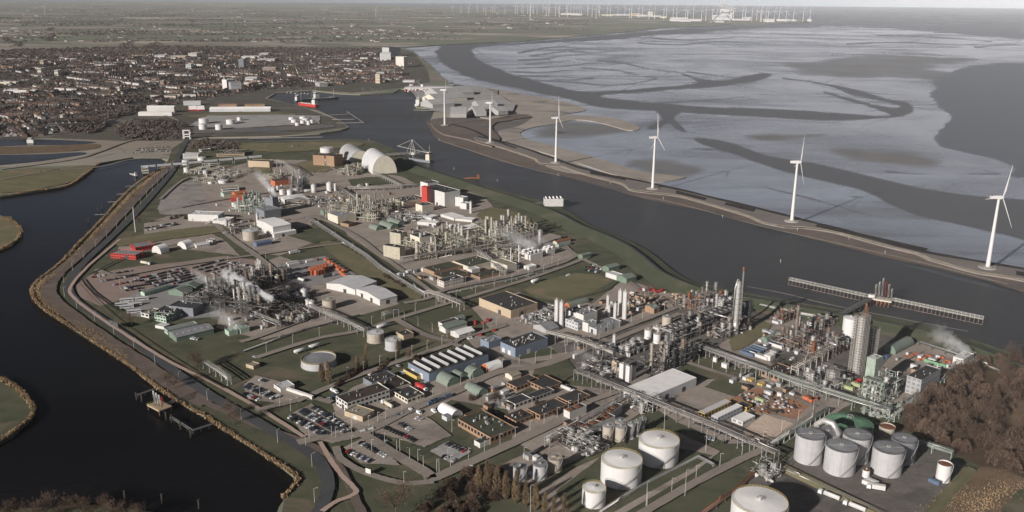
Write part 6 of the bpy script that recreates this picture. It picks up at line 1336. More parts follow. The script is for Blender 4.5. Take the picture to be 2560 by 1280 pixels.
for x, y, yw, sp, lb in ((1112, 313, 115, 8, 'white wind turbine standing farthest away at the harbour sheds'), (1225.7, 356, 115, 12, 'white wind turbine on the dam, second beyond the beach bend'), (1389.5, 406.5, 100, -8, 'white wind turbine on the dam beside the curving sand beach'), (1631.5, 471.5, 100, -8, 'white wind turbine at the end of the sand beach'), (1979.5, 553, 115, 10, 'white wind turbine on the dam before the wide mudflat'), (2469, 669, 112, 14, 'nearest white wind turbine at the right edge')):
    turbine(x, y, lb, -R(yw - 20), R(sp))
# far turbines and the far port
ft = MB().cyl(0, 0, 0, 98, 2.6, 1.5, n=8); ft.box(-2, 2, -8, 4, 97, 101)
for k in range(3):
    a = k * 2 * pi / 3 + .3; ft.bar((0, 5, 99), (52 * sin(a), 5, 99 + 52 * cos(a)), 1.3)
FT = ft.mesh('wind_turbine', 'turbine_white')
rd = random.Random(5)
for x, y in [(1130 + i * 19 + rd.uniform(-7, 7), 31 + (i % 3) * 1.5) for i in range(20)] + [(1290 + i * 14 + rd.uniform(-6, 6), 35 + i * .35 + rd.uniform(-2, 5)) for i in range(46)] + [(1900 + i * 17 + rd.uniform(-5, 5), 53 + rd.uniform(-1, 3)) for i in range(8)] + [(112, 34), (1215, 40), (940, 42), (1325, 50), (1490, 47)]:
    o = bpy.data.objects.new('wind_turbine', FT); COL.objects.link(o); o.location = G(x, y); o.rotation_euler = (0, 0, rd.uniform(-.5, .3)); o.scale = (1.25,) * 3 if x > 1280 else (1,) * 3
    tag(o, 'tiny white wind turbine on the far polder before the sea', 'wind turbine', 'far wind turbines')
def block(name, label, cat, x, y, wpx, dpx, h, m, group=None, roof=None):
    g = G(x, y); k = mpp(g); w2 = wpx * k
    return tag(MB().box(g.x - w2 / 2, g.x + w2 / 2, g.y, g.y + dpx, 0, h, 0, 1).add([(g.x - w2 / 2, g.y - .5, h * .55), (g.x + w2 / 2, g.y - .5, h * .55), (g.x + w2 / 2, g.y - .5, h * .7), (g.x - w2 / 2, g.y - .5, h * .7)], [(0, 1, 2, 3)], 2).obj(name, [m, roof or m, 'wall_slate']), label, cat, group)
for x, y, wp, h, m in [(1425, 37, 45, 22, 'white_paint'), (1442, 38, 26, 18, 'white_paint'), (1520, 39, 30, 16, 'wall_cream'), (1560, 39, 50, 22, 'wall_palegrey'), (1590, 40, 24, 40, 'wall_tan'), (1610, 41, 34, 22, 'white_paint'), (1627, 40, 10, 60, 'wall_cream'), (1640, 42, 28, 18, 'wall_palegrey'), (1700, 47, 40, 16, 'white_paint'), (1690, 53, 24, 26, 'white_paint'), (1715, 54, 24, 26, 'white_paint'), (1740, 53, 26, 24, 'white_paint'), (1660, 45, 14, 20, 'wall_cream'), (1800, 56, 20, 16, 'wall_palegrey'), (1855, 51, 40, 18, 'white_paint'), (1925, 55, 20, 34, 'white_paint'), (1960, 53, 24, 24, 'white_paint'), (1985, 53, 12, 20, 'wall_palegrey'), (2027, 54, 3, 30, 'white_paint'), (1870, 48, 14, 26, 'wall_palegrey')]:
    block('port_building', 'pale port shed on the far headland by the power station', 'building', x, y, wp, 120, h, m, 'far port sheds')
for wp, x, h, lb in ((20, 1812, 130, 'tall pale power station block on the far headland'), (12, 1824, 150, 'highest pale boiler tower of the far power station')): block('power_station', lb, 'power station', x, 48, wp, 90, h, 'wall_palegrey')
block('power_station', 'low pale annexe of the far power station', 'power station', 1805, 50, 44, 60, 60, 'wall_palegrey')
o = stack('chimney', 'pale chimney of the far power station', 1833, 48, .8, 30, 'white_paint', rings=0)
g0, g1 = G(1777, 57), G(1806, 50)
mbc = MB().bar((g0.x, g0.y, 4), (g1.x, g1.y, 110), 8)
for t in (.3, .6, .85): p = Vector((g0.x, g0.y, 4)).lerp(Vector((g1.x, g1.y, 110)), t); mbc.bar((p.x, p.y, 0), tuple(p), 5)
tag(mbc.obj('conveyor', 'white_paint'), 'sloping pale coal conveyor of the far power station', 'conveyor')

# ================================================================ jetties and water furniture
def catwalk(name, label, p, q, n, zt=6.5, wide=4.0, m='steel_pale', cat='jetty', legs='rust_grey', low=True, rail='steel_pale'):
    a, b = G(*p, -2.6), G(*q, -2.6); d = b - a; Ln = d.length; r = thing(name, label, cat, tuple(a), math.atan2(d.y, d.x))
    f = MB()
    for s in (-1, 1):
        y = s * wide / 2; f.bar((0, y, zt), (Ln, y, zt), .3)
        if low: f.bar((0, y, zt + 2.4), (Ln, y, zt + 2.4), .22)
        for i in range(n + 1):
            x = Ln * i / n
            if low: f.bar((x, y, zt), (x, y, zt + 2.4), .18)
            if low and i < n: f.bar((x, y, zt), (x + Ln / n, y, zt + 2.4), .12)
    f.obj('truss', m, r)
    if low: MB().bar((0, -wide / 2, .6), (Ln, -wide / 2, .6), .35).obj('lower_beam', legs, r)
    MB().box(0, Ln, -wide / 2, wide / 2, zt - .25, zt - .1).obj('deck', 'grating', r)
    for i in range(n + 1):
        x = Ln * i / n; l = MB()
        for s in (-1, 1): l.tube([(x, s * wide / 2, -1.5), (x, s * wide / 2, zt - .2)], .2, 8)
        l.bar((x, -wide / 2, zt - .6), (x, wide / 2, zt - .6), .35); l.obj('trestle', legs, r)
    return r
catwalk('jetty', 'left arm of the lattice tanker jetty in the channel', (1972, 712), (2178, 758), 22, 5.5, 2.4)
catwalk('jetty', 'right arm of the lattice tanker jetty in the channel', (2228, 764), (2456, 812), 22, 5.5, 2.4)
catwalk('jetty', 'approach bridge from the dyke to the tanker jetty', (2098, 802), (2180, 757), 6, 6, 7, 'steel_dark', legs='steel_dark')
a, b_ = G(2180, 760, -2.6), G(2228, 768, -2.6); d = b_ - a
jp = thing('loading_platform', 'tanker jetty head with upright loading arms', 'jetty', tuple(a), math.atan2(d.y, d.x))
MB().box(0, d.length, -4, 7, 5.5, 6.6).obj('platform', 'wall_cream', jp)
for i in range(5):
    for y in (-3, 6): MB().tube([(d.length * (i + .3) / 5, y, -1.5), (d.length * (i + .3) / 5, y, 5.6)], .5, 8).obj('pile', 'rust', jp)
for i, (m_, hh) in enumerate([('steel_pale', 13), ('white_paint', 16), ('alu', 20), ('red_paint', 17), ('alu', 15), ('steel_pale', 11)]):
    x = d.length * (i + .4) / 6; MB().tube([(x, 1, 6.6), (x, 1, 6.6 + hh), (x + .8, 1.8, 6.6 + hh + .5), (x + .9, 1.9, 9)], .42, 8).obj('loading_arm', m_, jp)
MB().box(-4, 2, -2, 2, 6.6, 9.4).obj('cabin', 'wall_white', jp)
# left canal jetty
a = G(372, 1024, -2.2); b_ = G(402, 1040, -2.2); d = b_ - a
lj = thing('loading_jetty', 'small loading jetty with white arms on the dark canal', 'jetty', tuple(a), math.atan2(d.y, d.x))
MB().box(0, d.length, -1, 9, 3.4, 4.2).obj('platform', 'wall_tan', lj)
for x in (.5, d.length - .5):
    for y in (-.5, 8.5): MB().tube([(x, y, -1), (x, y, 3.5)], .35, 8).obj('pile', 'rust', lj)
for i, (m_, hh) in enumerate([('white_paint', 11), ('white_paint', 10), ('white_paint', 9), ('red_paint', 8)]):
    x = d.length * (.3 + .16 * i); MB().tube([(x, 2 + i * .5, 4.2), (x, 2 + i * .5, 4.2 + hh), (x + .6, 2.4 + i * .5, 4.2 + hh), (x + .7, 2.5 + i * .5, 6)], .32, 8).obj('loading_arm', m_, lj)
rl = MB()
for z in (5.3, 4.8): 
    for p, q in (((0, -1), (d.length, -1)), ((d.length, -1), (d.length, 9)), ((0, -1), (0, 9))): rl.bar((*p, z), (*q, z), .08)
rl.obj('railing', 'yellow_rail', lj)
for lb, p, q, n, w2 in (('bridge from the bank to the small loading jetty', (405, 1030), (470, 990), 4, 3), ('mooring walkway left of the small loading jetty', (345, 996), (402, 976), 3, 1.4), ('L shaped mooring walkway, long side along the canal', (428, 1052), (482, 1086), 5, 1.4), ('L shaped mooring walkway, short side to the bank', (482, 1086), (542, 1066), 3, 1.4), ('upper short mooring pier on the railway side', (238, 542), (272, 541), 2, 1.6), ('second short mooring pier on the railway side', (270, 510), (302, 509), 2, 1.6), ('square mooring pier by the reeds, lower one', (292, 491), (330, 488), 2, 6), ('square mooring pier by the reeds, upper one', (314, 471), (352, 468), 2, 6)):
    catwalk('mooring_pier', lb, p, q, n, 3.0, w2, 'steel', low=False, legs='wood_dark')
for lb, p, q, n in (('long mooring walkway in the lock approach', (622, 350), (806, 346), 9), ('cross pier of the harbour point jetties, upper one', (800, 292), (870, 288), 5), ('cross pier of the harbour point jetties, middle one', (830, 302), (886, 301), 4), ('cross pier of the harbour point jetties, lower one', (842, 311), (905, 310), 4), ('outer mooring line of the harbour point jetties', (868, 282), (910, 310), 5), ('white harbour pier at the grey sheds', (1034, 278), (1093, 279), 4), ('yacht basin breakwater pier', (850, 236), (970, 231), 8)):
    catwalk('mooring_pier', lb, p, q, n, 3.0, 2.2, 'steel_pale', low=False)
pl = MB().tube([(0, 0, -1), (0, 0, 5.5)], .55, 8).cyl(0, 0, 5.5, 6.0, .75, n=8).mesh('mooring_post', ['wood_dark'])
def posts(spots, z, group, label, s=1, mesh=None, nm='mooring_post', cat='post'):
    for x, y in spots:
        o = bpy.data.objects.new(nm, mesh or pl); COL.objects.link(o); o.location = G(x, y, z); o.scale = (s, s, s); tag(o, label, cat, group)
posts([(313, 1250), (406, 1258), (498, 1272), (416, 1050), (430, 1056), (452, 1074), (477, 1094), (342, 1000), (355, 1004), (222, 556), (246, 530), (256, 522), (278, 504), (284, 499)], -2.2, 'mooring posts in the dark canal', 'dark wooden mooring post standing in the canal water')
posts([(1013, 292), (1018, 287), (1024, 283), (1030, 280), (1040, 300)], -2.6, 'mooring posts at the harbour mouth', 'row of posts off the grey sheds in the harbour mouth', 1.5)
bea = MB().tube([(0, 0, -2), (0, 0, 7)], .25, 8).box(-.5, .5, -.5, .5, 5, 6.6).tube([(0, 0, 6.6), (0, 0, 7.4)], .3, 6).mesh('beacon', 'white_paint')
posts([(1951, 658), (1243, 455), (1526, 462), (1658, 500), (1993, 578), (2212, 636), (1098, 352), (1395, 440), (1135, 425), (922, 352), (1806, 545), (1135, 332), (2122, 600)], -2.6, 'white beacons in the channel', 'small white channel beacon standing in the water', .6, bea, 'beacon', 'beacon')
# coaling quay conveyor on the channel, lock gates, lift bridge, long conveyor
catwalk('quay_conveyor', 'quay conveyor reaching from the arched halls into the channel', (958, 398), (1070, 390), 9, 7, 6, 'steel_pale', legs='rust_grey')
g = G(1032, 396, -2.6); qc = thing('quay_crane', 'lattice ship loader with an A frame on the quay conveyor', 'crane', tuple(g))
q = MB()
for s in (-1, 1): q.bar((s * 5, -4, 7), (0, 0, 34), .6); q.bar((s * 5, 6, 7), (0, 0, 34), .6)
q.bar((0, 0, 34), (24, 0, 12), .35); q.bar((0, 0, 34), (-26, 4, 22), .35); q.bar((-28, 4, 22), (24, 0, 11), .7); q.bar((0, 0, 34), (-12, 10, 10), .4); q.obj('lattice', 'steel_pale', qc)
MB().box(-3, 3, -3, 3, 7, 11).obj('cabin', 'wall_white', qc)
def ship(name, label, p, q, beam, h, hullm, deckm, house, cat='ship', extra=None, mast=True):
    a, b = G(*p, -2.6), G(*q, -2.6); d = b - a; Ln = d.length; r = thing(name, label, cat, tuple(a), math.atan2(d.y, d.x)); k = beam / 2
    o_ = [(0, -k * .8), (Ln * .8, -k), (Ln * .93, -k * .55), (Ln, 0), (Ln * .93, k * .55), (Ln * .8, k), (0, k * .8)]
    MB().prism(o_, -.5, h, 0, 1).obj('hull', [hullm, deckm], r)
    MB().box(Ln * .04, Ln * .2, -k * .7, k * .7, h, h + beam * .75).box(Ln * .06, Ln * .16, -k * .6, k * .6, h + beam * .75, h + beam * 1.1).obj('wheelhouse', house, r)
    MB().box(Ln * .05, Ln * .165, -k * .62, k * .62, h + beam * .85, h + beam * 1.0).obj('window', 'glass', r)
    for i in range(3): MB().box(Ln * (.26 + .18 * i), Ln * (.41 + .18 * i), -k * .65, k * .65, h, h + .9).obj('hatch', extra or deckm, r)
    if mast: MB().bar((Ln * .82, 0, h), (Ln * .82, 0, h + beam * 1.6), .4).bar((Ln * .1, 0, h + beam), (Ln * .1, 0, h + beam * 2), .3).obj('mast', 'white_paint', r)
    return r
ship('ship', 'red hulled work ship with a white bow house at the basin quay', (793, 268), (745, 262), 14, 7, 'wall_red', 'wall_white', 'wall_white')
ship('ship', 'black hulled ship with white superstructure beside the red one', (784, 252), (846, 247), 15, 6, 'wall_dark', 'roof_grey', 'wall_white', extra='wall_white')
ship('ship', 'dark ship lying behind the red one at the quay', (738, 256), (790, 250), 12, 5, 'wall_dark', 'roof_grey', 'wall_palegrey')
ship('ship', 'grey bulk carrier under the lattice ship loader', (1080, 407), (1022, 398), 13, 4, 'wall_slate', 'steel_dark', 'wall_cream')
ship('ship', 'white ship at the harbour crane of the grey sheds', (1042, 266), (1080, 252), 14, 6, 'wall_white', 'wall_palegrey', 'wall_white')
ship('barge', 'long white barge in the upper canal arm', (66, 361), (168, 361), 10, 1.8, 'wall_dark', 'wall_palegrey', 'wall_white', 'barge', mast=False)
ship('boat', 'small white motor boat by the conveyor head', (342, 443), (324, 436), 5, 2, 'wall_dark', 'wall_white', 'wall_white', 'boat', mast=False)
ship('boat', 'rust red wreck lying on the channel mud', (1200, 446), (1160, 446), 6, 1.2, 'rust', 'rust', 'rust', 'boat', mast=False)
bm = MB().prism([(0, -1.6), (7, -1.7), (10.5, 0), (7, 1.7), (0, 1.6)], 0, 1.4).box(2, 6, -1, 1, 1.4, 2.5).bar((5.5, 0, 1.4), (5.5, 0, 12), .16).mesh('sailing_boat', 'white_paint')
rd = random.Random(9)
for x, y in [(905 + i * 6 + rd.uniform(-2, 2), 228 + rd.uniform(-1, 5)) for i in range(10)] + [(666 + i * 9 + rd.uniform(-3, 3), 226 + rd.uniform(-1, 8)) for i in range(16)] + [(722 + i * 8, 232 + rd.uniform(0, 6)) for i in range(7)]:
    o = bpy.data.objects.new('sailing_boat', bm); COL.objects.link(o); o.location = G(x, y, -2.9); o.rotation_euler = (0, 0, rd.choice([1.4, 1.7, -1.5])); tag(o, 'small white yacht moored in the yacht basin', 'boat', 'yachts in the basin')
def harbour_crane(label, x, y, h, boom, m='wall_palegrey', az=2.2):
    g = G(x, y); r = thing('harbour_crane', label, 'crane', tuple(g), az)
    q = MB()
    for sx in (-1, 1):
        for sy in (-1, 1): q.bar((sx * 4, sy * 4, 0), (sx * 2, sy * 2, h * .4), .9)
    q.obj('portal', m, r); MB().box(-4, 4, -3, 3, h * .4, h * .4 + 6).obj('cabin', 'wall_white', r)
    q = MB(); e = Vector((boom, 0, h * 1.25)); b0 = Vector((2, 0, h * .5))
    for s in (-1, 1): q.bar((2, s * 1.2, h * .5), (e.x, s * .4, e.z), .4)
    q.bar((2, 0, h * .5 + 2.4), tuple(e), .4)
    for i in range(8): p0 = b0.lerp(e, i / 8); p1 = b0.lerp(e, (i + 1) / 8); q.bar((p0.x, -1, p0.z), (p1.x, 1, p1.z), .22)
    q.bar((-2, 0, h * .4 + 6), (-2, 0, h * .9), .5); q.bar((-2, 0, h * .9), tuple(e), .18); q.obj('boom', 'steel', r)
    return r
harbour_crane('grey mobile crane with its boom raised at the pale quay sheds', 1064, 262, 28, 22)
harbour_crane('orange crane on the white quay stores', 1028, 222, 22, 30, 'wall_orange', .5)
harbour_crane('small crane with an orange base at the quay stores', 1056, 222, 18, 26, 'wall_orange', 2.6)
g = G(467, 348); lb = thing('lift_bridge', 'white frame lift bridge tower over the canal road', 'bridge', tuple(g)); k = mpp(g); w2, h2 = 8 * k, H(467, 348, 23)
q = MB()
for s in (-1, 1):
    for y in (0, 5): q.bar((s * w2, y, 0), (s * w2, y, h2), 1.6)
q.obj('tower_leg', 'white_paint', lb)
for z in (.3, .55, .97): MB().box(-w2, w2, -.6, 5.6, h2 * z - 1.2, h2 * z + .4).obj('cross_beam', 'white_paint', lb)
g0, g1, g2 = G(352, 430), G(470, 420), G(657, 402)
cv = thing('conveyor', 'long white covered conveyor from the canal to the brick tower', 'conveyor', tuple(g0))
for a_, b2 in ((g0, g1), (g1, g2)):
    a3, b3 = a_ - g0, b2 - g0; d = b3 - a3; t = math.atan2(d.y, d.x); s = Vector((-sin(t), cos(t), 0)) * 1.7
    n = int(d.length / 24)
    for i in range(n):
        p, q = a3 + d * ((i + .06) / n), a3 + d * ((i + .94) / n); b = MB()
        b.prism([(p + s)[:2], (p - s)[:2], (q - s)[:2], (q + s)[:2]], 7, 10); b.obj('gallery', 'roof_pale', cv)
        b = MB().bar((p.x, p.y, 0), (p.x, p.y, 7), .6); b.bar((q.x, q.y, 0), (q.x, q.y, 7), .6); b.obj('trestle', 'steel', cv)
    b = MB().prism([(a3 + s * .8)[:2], (a3 - s * .8)[:2], (b3 - s * .8)[:2], (b3 + s * .8)[:2]], 7.4, 9.2); b.obj('belt_way', 'steel_dark', cv)
hall('transfer_house', 'cream box house of the conveyor standing in the canal', (352, 428), (356, 434), (372, 433), 9, 'wall_cream', 'roof_pale', sn=False, win=2)
rack('pipe_rack', 'elevated pipe gallery from the brick tower to the grey column frame', [(676, 414), (712, 420), (745, 446)], 10, 3, 4, 'steel_pale')
catwalk('quay_pier', 'dark pier carrying the white pump house into the channel', (1310, 518), (1425, 510), 6, 4.5, 6, 'steel', low=False)
# sign gantry on the canal road
g = G(286, 822); sg = thing('sign_gantry', 'dark square road sign gantry seen from behind on the canal road', 'sign', tuple(g), R(-35))
MB().bar((-5, 0, 0), (-5, 0, 6), .3).bar((5, 0, 0), (5, 0, 6), .3).obj('post', 'steel', sg); MB().box(-6.5, 6.5, -.15, .15, 3.2, 7.2).obj('panel', 'wall_dark', sg)
for lb2, x, y, m in (('white billboard on two legs beside the parking drive', 921, 1188, 'wall_white'), ('white notice board on a pole among the poplars', 1182, 1180, 'wall_white')):
    g = G(x, y); sg = thing('billboard', lb2, 'sign', tuple(g), R(-30)); MB().bar((-1.4, 0, 0), (-1.4, 0, 2), .2).bar((1.4, 0, 0), (1.4, 0, 2), .2).obj('post', 'steel', sg); MB().box(-2, 2, -.1, .1, 1.2, 4.4).obj('panel', m, sg)
# concrete pad and small round things
tag(MB().cyl(0, 0, 0, .35, 32 * mpp(G(2317, 1167)), n=40).obj('concrete_pad', 'concrete'), 'bare round concrete pad beside the slim cream tank', 'pad').location = G(2317, 1167)

# ================================================================ lamp posts
def lamp_proto(h, name, label, arm=1.6):
    r = thing(name, label, 'lamp post', (0, 0, -500))
    MB().cyl(0, 0, 0, h, .17, .11, n=8).obj('pole', 'steel_pale', r)
    q = MB().bar((0, 0, h - .1), (arm, 0, h + .35), .1); q.box(arm - .2, arm + .7, -.17, .17, h + .28, h + .45); q.obj('lamp_head', 'wall_palegrey', r)
    return r
LP = [(x, y) for x, y in [(92 + 0, 0)] if y]
def along(P, n, off):
    S = strip_pts(P, 1, 6); tot = [0.0]
    for i in range(1, len(S)): tot.append(tot[-1] + (S[i][0] - S[i - 1][0]).length)
    out = []; j = 0
    for k in range(n):
        t = tot[-1] * (k + .5) / n
        while j < len(S) - 2 and tot[j + 1] < t: j += 1
        f = (t - tot[j]) / max(1e-6, tot[j + 1] - tot[j]); p = S[j][0].lerp(S[j + 1][0], f); s = S[j][1]
        out.append((p + s * off, math.atan2(-s.y, -s.x) if off > 0 else math.atan2(s.y, s.x)))
    return out
lamp = lamp_proto(9.0, 'street_lamp', 'tall grey street lamp along the asphalt canal road')
first = [True]
def lamps(spots, proto, label, group):
    kids = [c for c in proto.children]
    for p, a in spots:
        if proto.location.z < -400: proto.location = (p.x, p.y, 0); proto.rotation_euler = (0, 0, a); tag(proto, label, None, group); continue
        r = proto.copy(); COL.objects.link(r); r.location = (p.x, p.y, 0); r.rotation_euler = (0, 0, a); r['label'] = label; r['group'] = group
        for c in kids: d = c.copy(); COL.objects.link(d); d.parent = r
lamps(along(RD, 26, -5.5), lamp, 'tall grey street lamp along the asphalt canal road', 'street lamps on the canal road')
SR = [[(640, 897), (790, 850), (895, 830), (990, 800), (1105, 765), (1300, 706), (1420, 664)], [(1115, 727), (1280, 692), (1400, 660)], [(744, 1110), (860, 1098), (952, 1065), (1140, 982), (1240, 935), (1428, 890), (1520, 850)], [(905, 1087), (1066, 1186), (1140, 1175), (1280, 1112), (1405, 1052), (1470, 1008)], [(855, 957), (965, 917), (1115, 867), (1265, 815)], [(1480, 852), (1600, 806), (1710, 764)], [(1600, 1290), (1720, 1220), (1842, 1157), (1960, 1092), (2065, 1020)], [(500, 527), (575, 594), (640, 640), (700, 690)], [(985, 798), (1127, 856)], [(1690, 900), (1780, 930), (1900, 968)]]
for P, n in zip(SR, (15, 9, 20, 16, 11, 8, 9, 8, 4, 6)):
    lamps(along(P, n, 4.2), lamp, 'grey lamp post beside a brown works road', 'lamp posts on the works roads')
lamps([(G(x, y), R(-40)) for x, y in [(700, 1018), (727, 1028), (765, 1118), (840, 1098), (880, 1120), (930, 1130), (1000, 1130), (945, 1060), (880, 1068), (1045, 1155), (1092, 1180), (1120, 1150), (1010, 1212), (650, 990), (742, 1022), (835, 1062), (1130, 1080), (1310, 1150), (420, 700), (300, 720), (480, 690), (250, 700), (345, 760), (600, 670), (570, 660), (1470, 1080), (1330, 1020)]], lamp, 'grey lamp post standing in a car park', 'lamp posts in the car parks')
lamps([(G(x, y), 0) for x, y in [(1615, 1270), (1712, 1240), (1326, 1280), (1660, 1076), (1764, 1130)]], lamp_proto(17, 'light_mast', 'tall floodlight mast among the white tanks', .8), 'tall floodlight mast among the white tanks', 'floodlight masts at the white tanks')

# ================================================================ vehicles
def car_mesh(paint, kind=0):
    L_, W_ = 4.4, 1.8; b = MB()
    pr = [(-2.2, .35), (-2.2, .85), (-1.3, .95), (-.7, 1.42), (.9, 1.45), (1.75, .98), (2.2, .9), (2.2, .35)] if kind == 0 else [(-2.4, .35), (-2.4, 1.0), (-1.7, 1.1), (-1.3, 1.95), (2.3, 2.0), (2.45, 1.0), (2.45, .35)]
    n = len(pr); k = W_ / 2
    b.add([(x, -k, z) for x, z in pr] + [(x, k, z) for x, z in pr], [(i, n + i, n + (i + 1) % n, (i + 1) % n) for i in range(n)] + [tuple(range(n)), tuple(range(2 * n - 1, n - 1, -1))], 0)
    if kind == 0:
        b.add([(-1.28, -k * .85, .99), (-1.28, k * .85, .99), (-.76, k * .8, 1.40), (-.76, -k * .8, 1.40)], [(3, 2, 1, 0)], 1)
        b.add([(1.68, -k * .85, 1.04), (1.68, k * .85, 1.04), (.98, k * .8, 1.44), (.98, -k * .8, 1.44)], [(0, 1, 2, 3)], 1)
        for s in (-1, 1): b.add([(-1.1, s * (k + .01), 1.0), (1.5, s * (k + .01), 1.0), (.85, s * (k + .01), 1.38), (-.68, s * (k + .01), 1.36)], [(0, 1, 2, 3) if s < 0 else (3, 2, 1, 0)], 1)
    else:
        b.add([(-1.72, -k * .85, 1.14), (-1.72, k * .85, 1.14), (-1.34, k * .8, 1.9), (-1.34, -k * .8, 1.9)], [(3, 2, 1, 0)], 1)
        for s in (-1, 1): b.add([(-1.4, s * (k + .01), 1.2), (-.2, s * (k + .01), 1.2), (-.2, s * (k + .01), 1.8), (-1.15, s * (k + .01), 1.8)], [(0, 1, 2, 3) if s < 0 else (3, 2, 1, 0)], 1)
    for x in (-1.35, 1.35):
        for s in (-1, 1): b.tube([(x, s * (k - .2), .33), (x, s * (k + .03), .33)], .33, 8, 2)
    return b
for nm, c in (('car_black', (.012, .012, .014)), ('car_grey', (.06, .062, .068)), ('car_silver', (.42, .43, .45)), ('car_white', (.78, .78, .78)), ('car_red', (.36, .02, .02)), ('car_blue', (.03, .05, .12))): mat(nm, c, .25, .05, 1, spec=.5)
CM = {}
for nm in ('black', 'grey', 'silver', 'white', 'red', 'blue'): CM[nm] = car_mesh(nm).mesh('parked_car', ['car_' + nm, 'glass', 'tyre']); CM[nm].name = 'parked_car'
CB = {nm: car_mesh(nm) for nm in CM}
VM = car_mesh('white', 1).mesh('parked_van', ['car_white', 'glass', 'tyre'])
rd = random.Random(21)
LOTS = []
def row(P, Q, lot, fill=.92, turn=pi / 2, gap=2.55):
    a, b = G(*P), G(*Q); d = b - a; n = int(d.length / gap); t = math.atan2(d.y, d.x) + turn
    for i in range(n):
        if rd.random() < fill + .06:
            p = a + d * ((i + .5) / n); LOTS.append((depth(p), p.x + rd.uniform(-.25, .25), p.y + rd.uniform(-.25, .25), t + rd.uniform(-.04, .04) + (pi if rd.random() < .4 else 0), rd.choices(['black', 'grey', 'silver', 'white', 'red', 'blue'], [38, 26, 17, 14, 3, 5])[0], lot))
N1 = 'lot beside the cycle path'
for P, Q, f in (((724, 1044), (812, 1092), .97), ((730, 1039), (822, 1089), .97), ((750, 1029), (838, 1080), .9), ((757, 1025), (868, 1084), .9), ((782, 1020), (884, 1080), .85)): row(P, Q, N1, f)
for P, Q, f in (((963, 1070), (1042, 1106), .95), ((1000, 1060), (1030, 1078), .9), ((972, 1048), (1010, 1036), .9), ((1040, 1045), (1058, 1054), .9), ((940, 1090), (968, 1108), .9)): row(P, Q, 'lot below the white office', f)
for P, Q, f in (((868, 1128), (930, 1158), .95), ((900, 1108), (968, 1144), .95)): row(P, Q, 'lot at the lower parking drive', f)
for P, Q, f in (((1115, 1110), (1165, 1132), .85), ((1105, 1142), (1140, 1154), .8)): row(P, Q, 'small lot by the main gate', f)
for P, Q, f in (((612, 968), (690, 1000), .95), ((620, 962), (704, 996), .8), ((612, 985), (650, 1002), .8), ((650, 950), (675, 958), .7)): row(P, Q, 'visitor lot', f)
N2 = 'staff lot'
for k in range(6): row((336 + k * 12, 700 + k * 4.2), (458 + k * 8, 672 + k * 4.6), N2, .95)
for k in range(5): row((480 + k * 16, 672 + k * 4.5), (562 + k * 12, 650 + k * 6), N2, .95)
for k in range(4): row((222 + k * 30, 696 + k * 9), (328 + k * 20, 678 + k * 10), N2, .6 - k * .05)
for k in range(3): row((300 + k * 12, 722 + k * 6), (352 + k * 4, 715 + k * 6), N2, .7)
for P, Q in (((360, 572), (440, 558)), ((364, 577), (446, 562))): row(P, Q, 'small lot behind the mast', .8)
for k in range(3): row((334 + k * 6, 382 - k * 5), (432 - k * 4, 378 - k * 5), 'lot at the canal head', .8)
for P, Q in (((1460, 668), (1506, 674)), ((1464, 676), (1510, 684)), ((1476, 662), (1512, 668))): row(P, Q, 'yard under the dyke', .85)
for P, Q, f in (((905, 945), (1000, 915), .35), ((1000, 935), (1010, 930), .8), ((1130, 860), (1180, 845), .4), ((1270, 640), (1290, 650), .5), ((985, 600), (1040, 590), .4), ((1080, 1020), (1110, 1028), .7), ((820, 1000), (840, 990), .5), ((1895, 880), (1925, 890), .8), ((1760, 1095), (1830, 1110), .5), ((100, 430), (150, 424), .8), ((720, 367), (765, 364), .6), ((1230, 1030), (1250, 1040), .5), ((570, 656), (640, 668), .9), ((470, 845), (500, 850), .8), ((620, 900), (660, 885), .2)): row(P, Q, 'verge of a works road', f)
LOTS.sort()
for dp, x, y, t, c, lot in LOTS[:300]:
    o = bpy.data.objects.new('parked_car', CM[c]); COL.objects.link(o); o.location = (x, y, .1); o.rotation_euler = (0, 0, t)
    tag(o, c + ' car parked in the ' + lot, 'car', c + ' cars parked in the ' + lot)
rest = MB(); om = {}
for dp, x, y, t, c, lot in LOTS[300:]:
    q = CB[c]; mm = Matrix.Translation((x, y, .1)) @ Matrix.Rotation(t, 4, 'Z'); b = len(rest.v); rest.v += [tuple(mm @ Vector(p)) for p in q.v]
    rest.f += [[i + b for i in f] for f in q.f]; k = ['black', 'grey', 'silver', 'white', 'red', 'blue'].index(c); rest.m += [k if m_ == 0 else 5 + m_ for m_ in q.m]; rest.s += q.s
tag(rest.obj('parked_cars', ['car_black', 'car_grey', 'car_silver', 'car_white', 'car_red', 'car_blue', 'glass', 'tyre']), 'the farther parked cars of the big staff lots', 'cars', None, 'stuff')
for x, y, t in [(1034, 928, 0), (1010, 935, 0), (1085, 1030, 1), (1028, 1028, 1), (1048, 1034, 1), (832, 978, 1), (840, 982, 1), (926, 1078, 0), (905, 1083, 0), (450, 790, 0), (690, 600, 0), (1058, 962, 0), (1046, 972, 0), (740, 632, 0), (520, 560, 0), (860, 610, 1), (1420, 690, 0), (1980, 900, 0), (1330, 1190, 1)]:
    o = bpy.data.objects.new('parked_van', VM); COL.objects.link(o); o.location = G(x, y, .1); o.rotation_euler = (0, 0, AX + t * pi / 2); tag(o, 'white van parked beside a works road', 'van', 'white vans about the works')
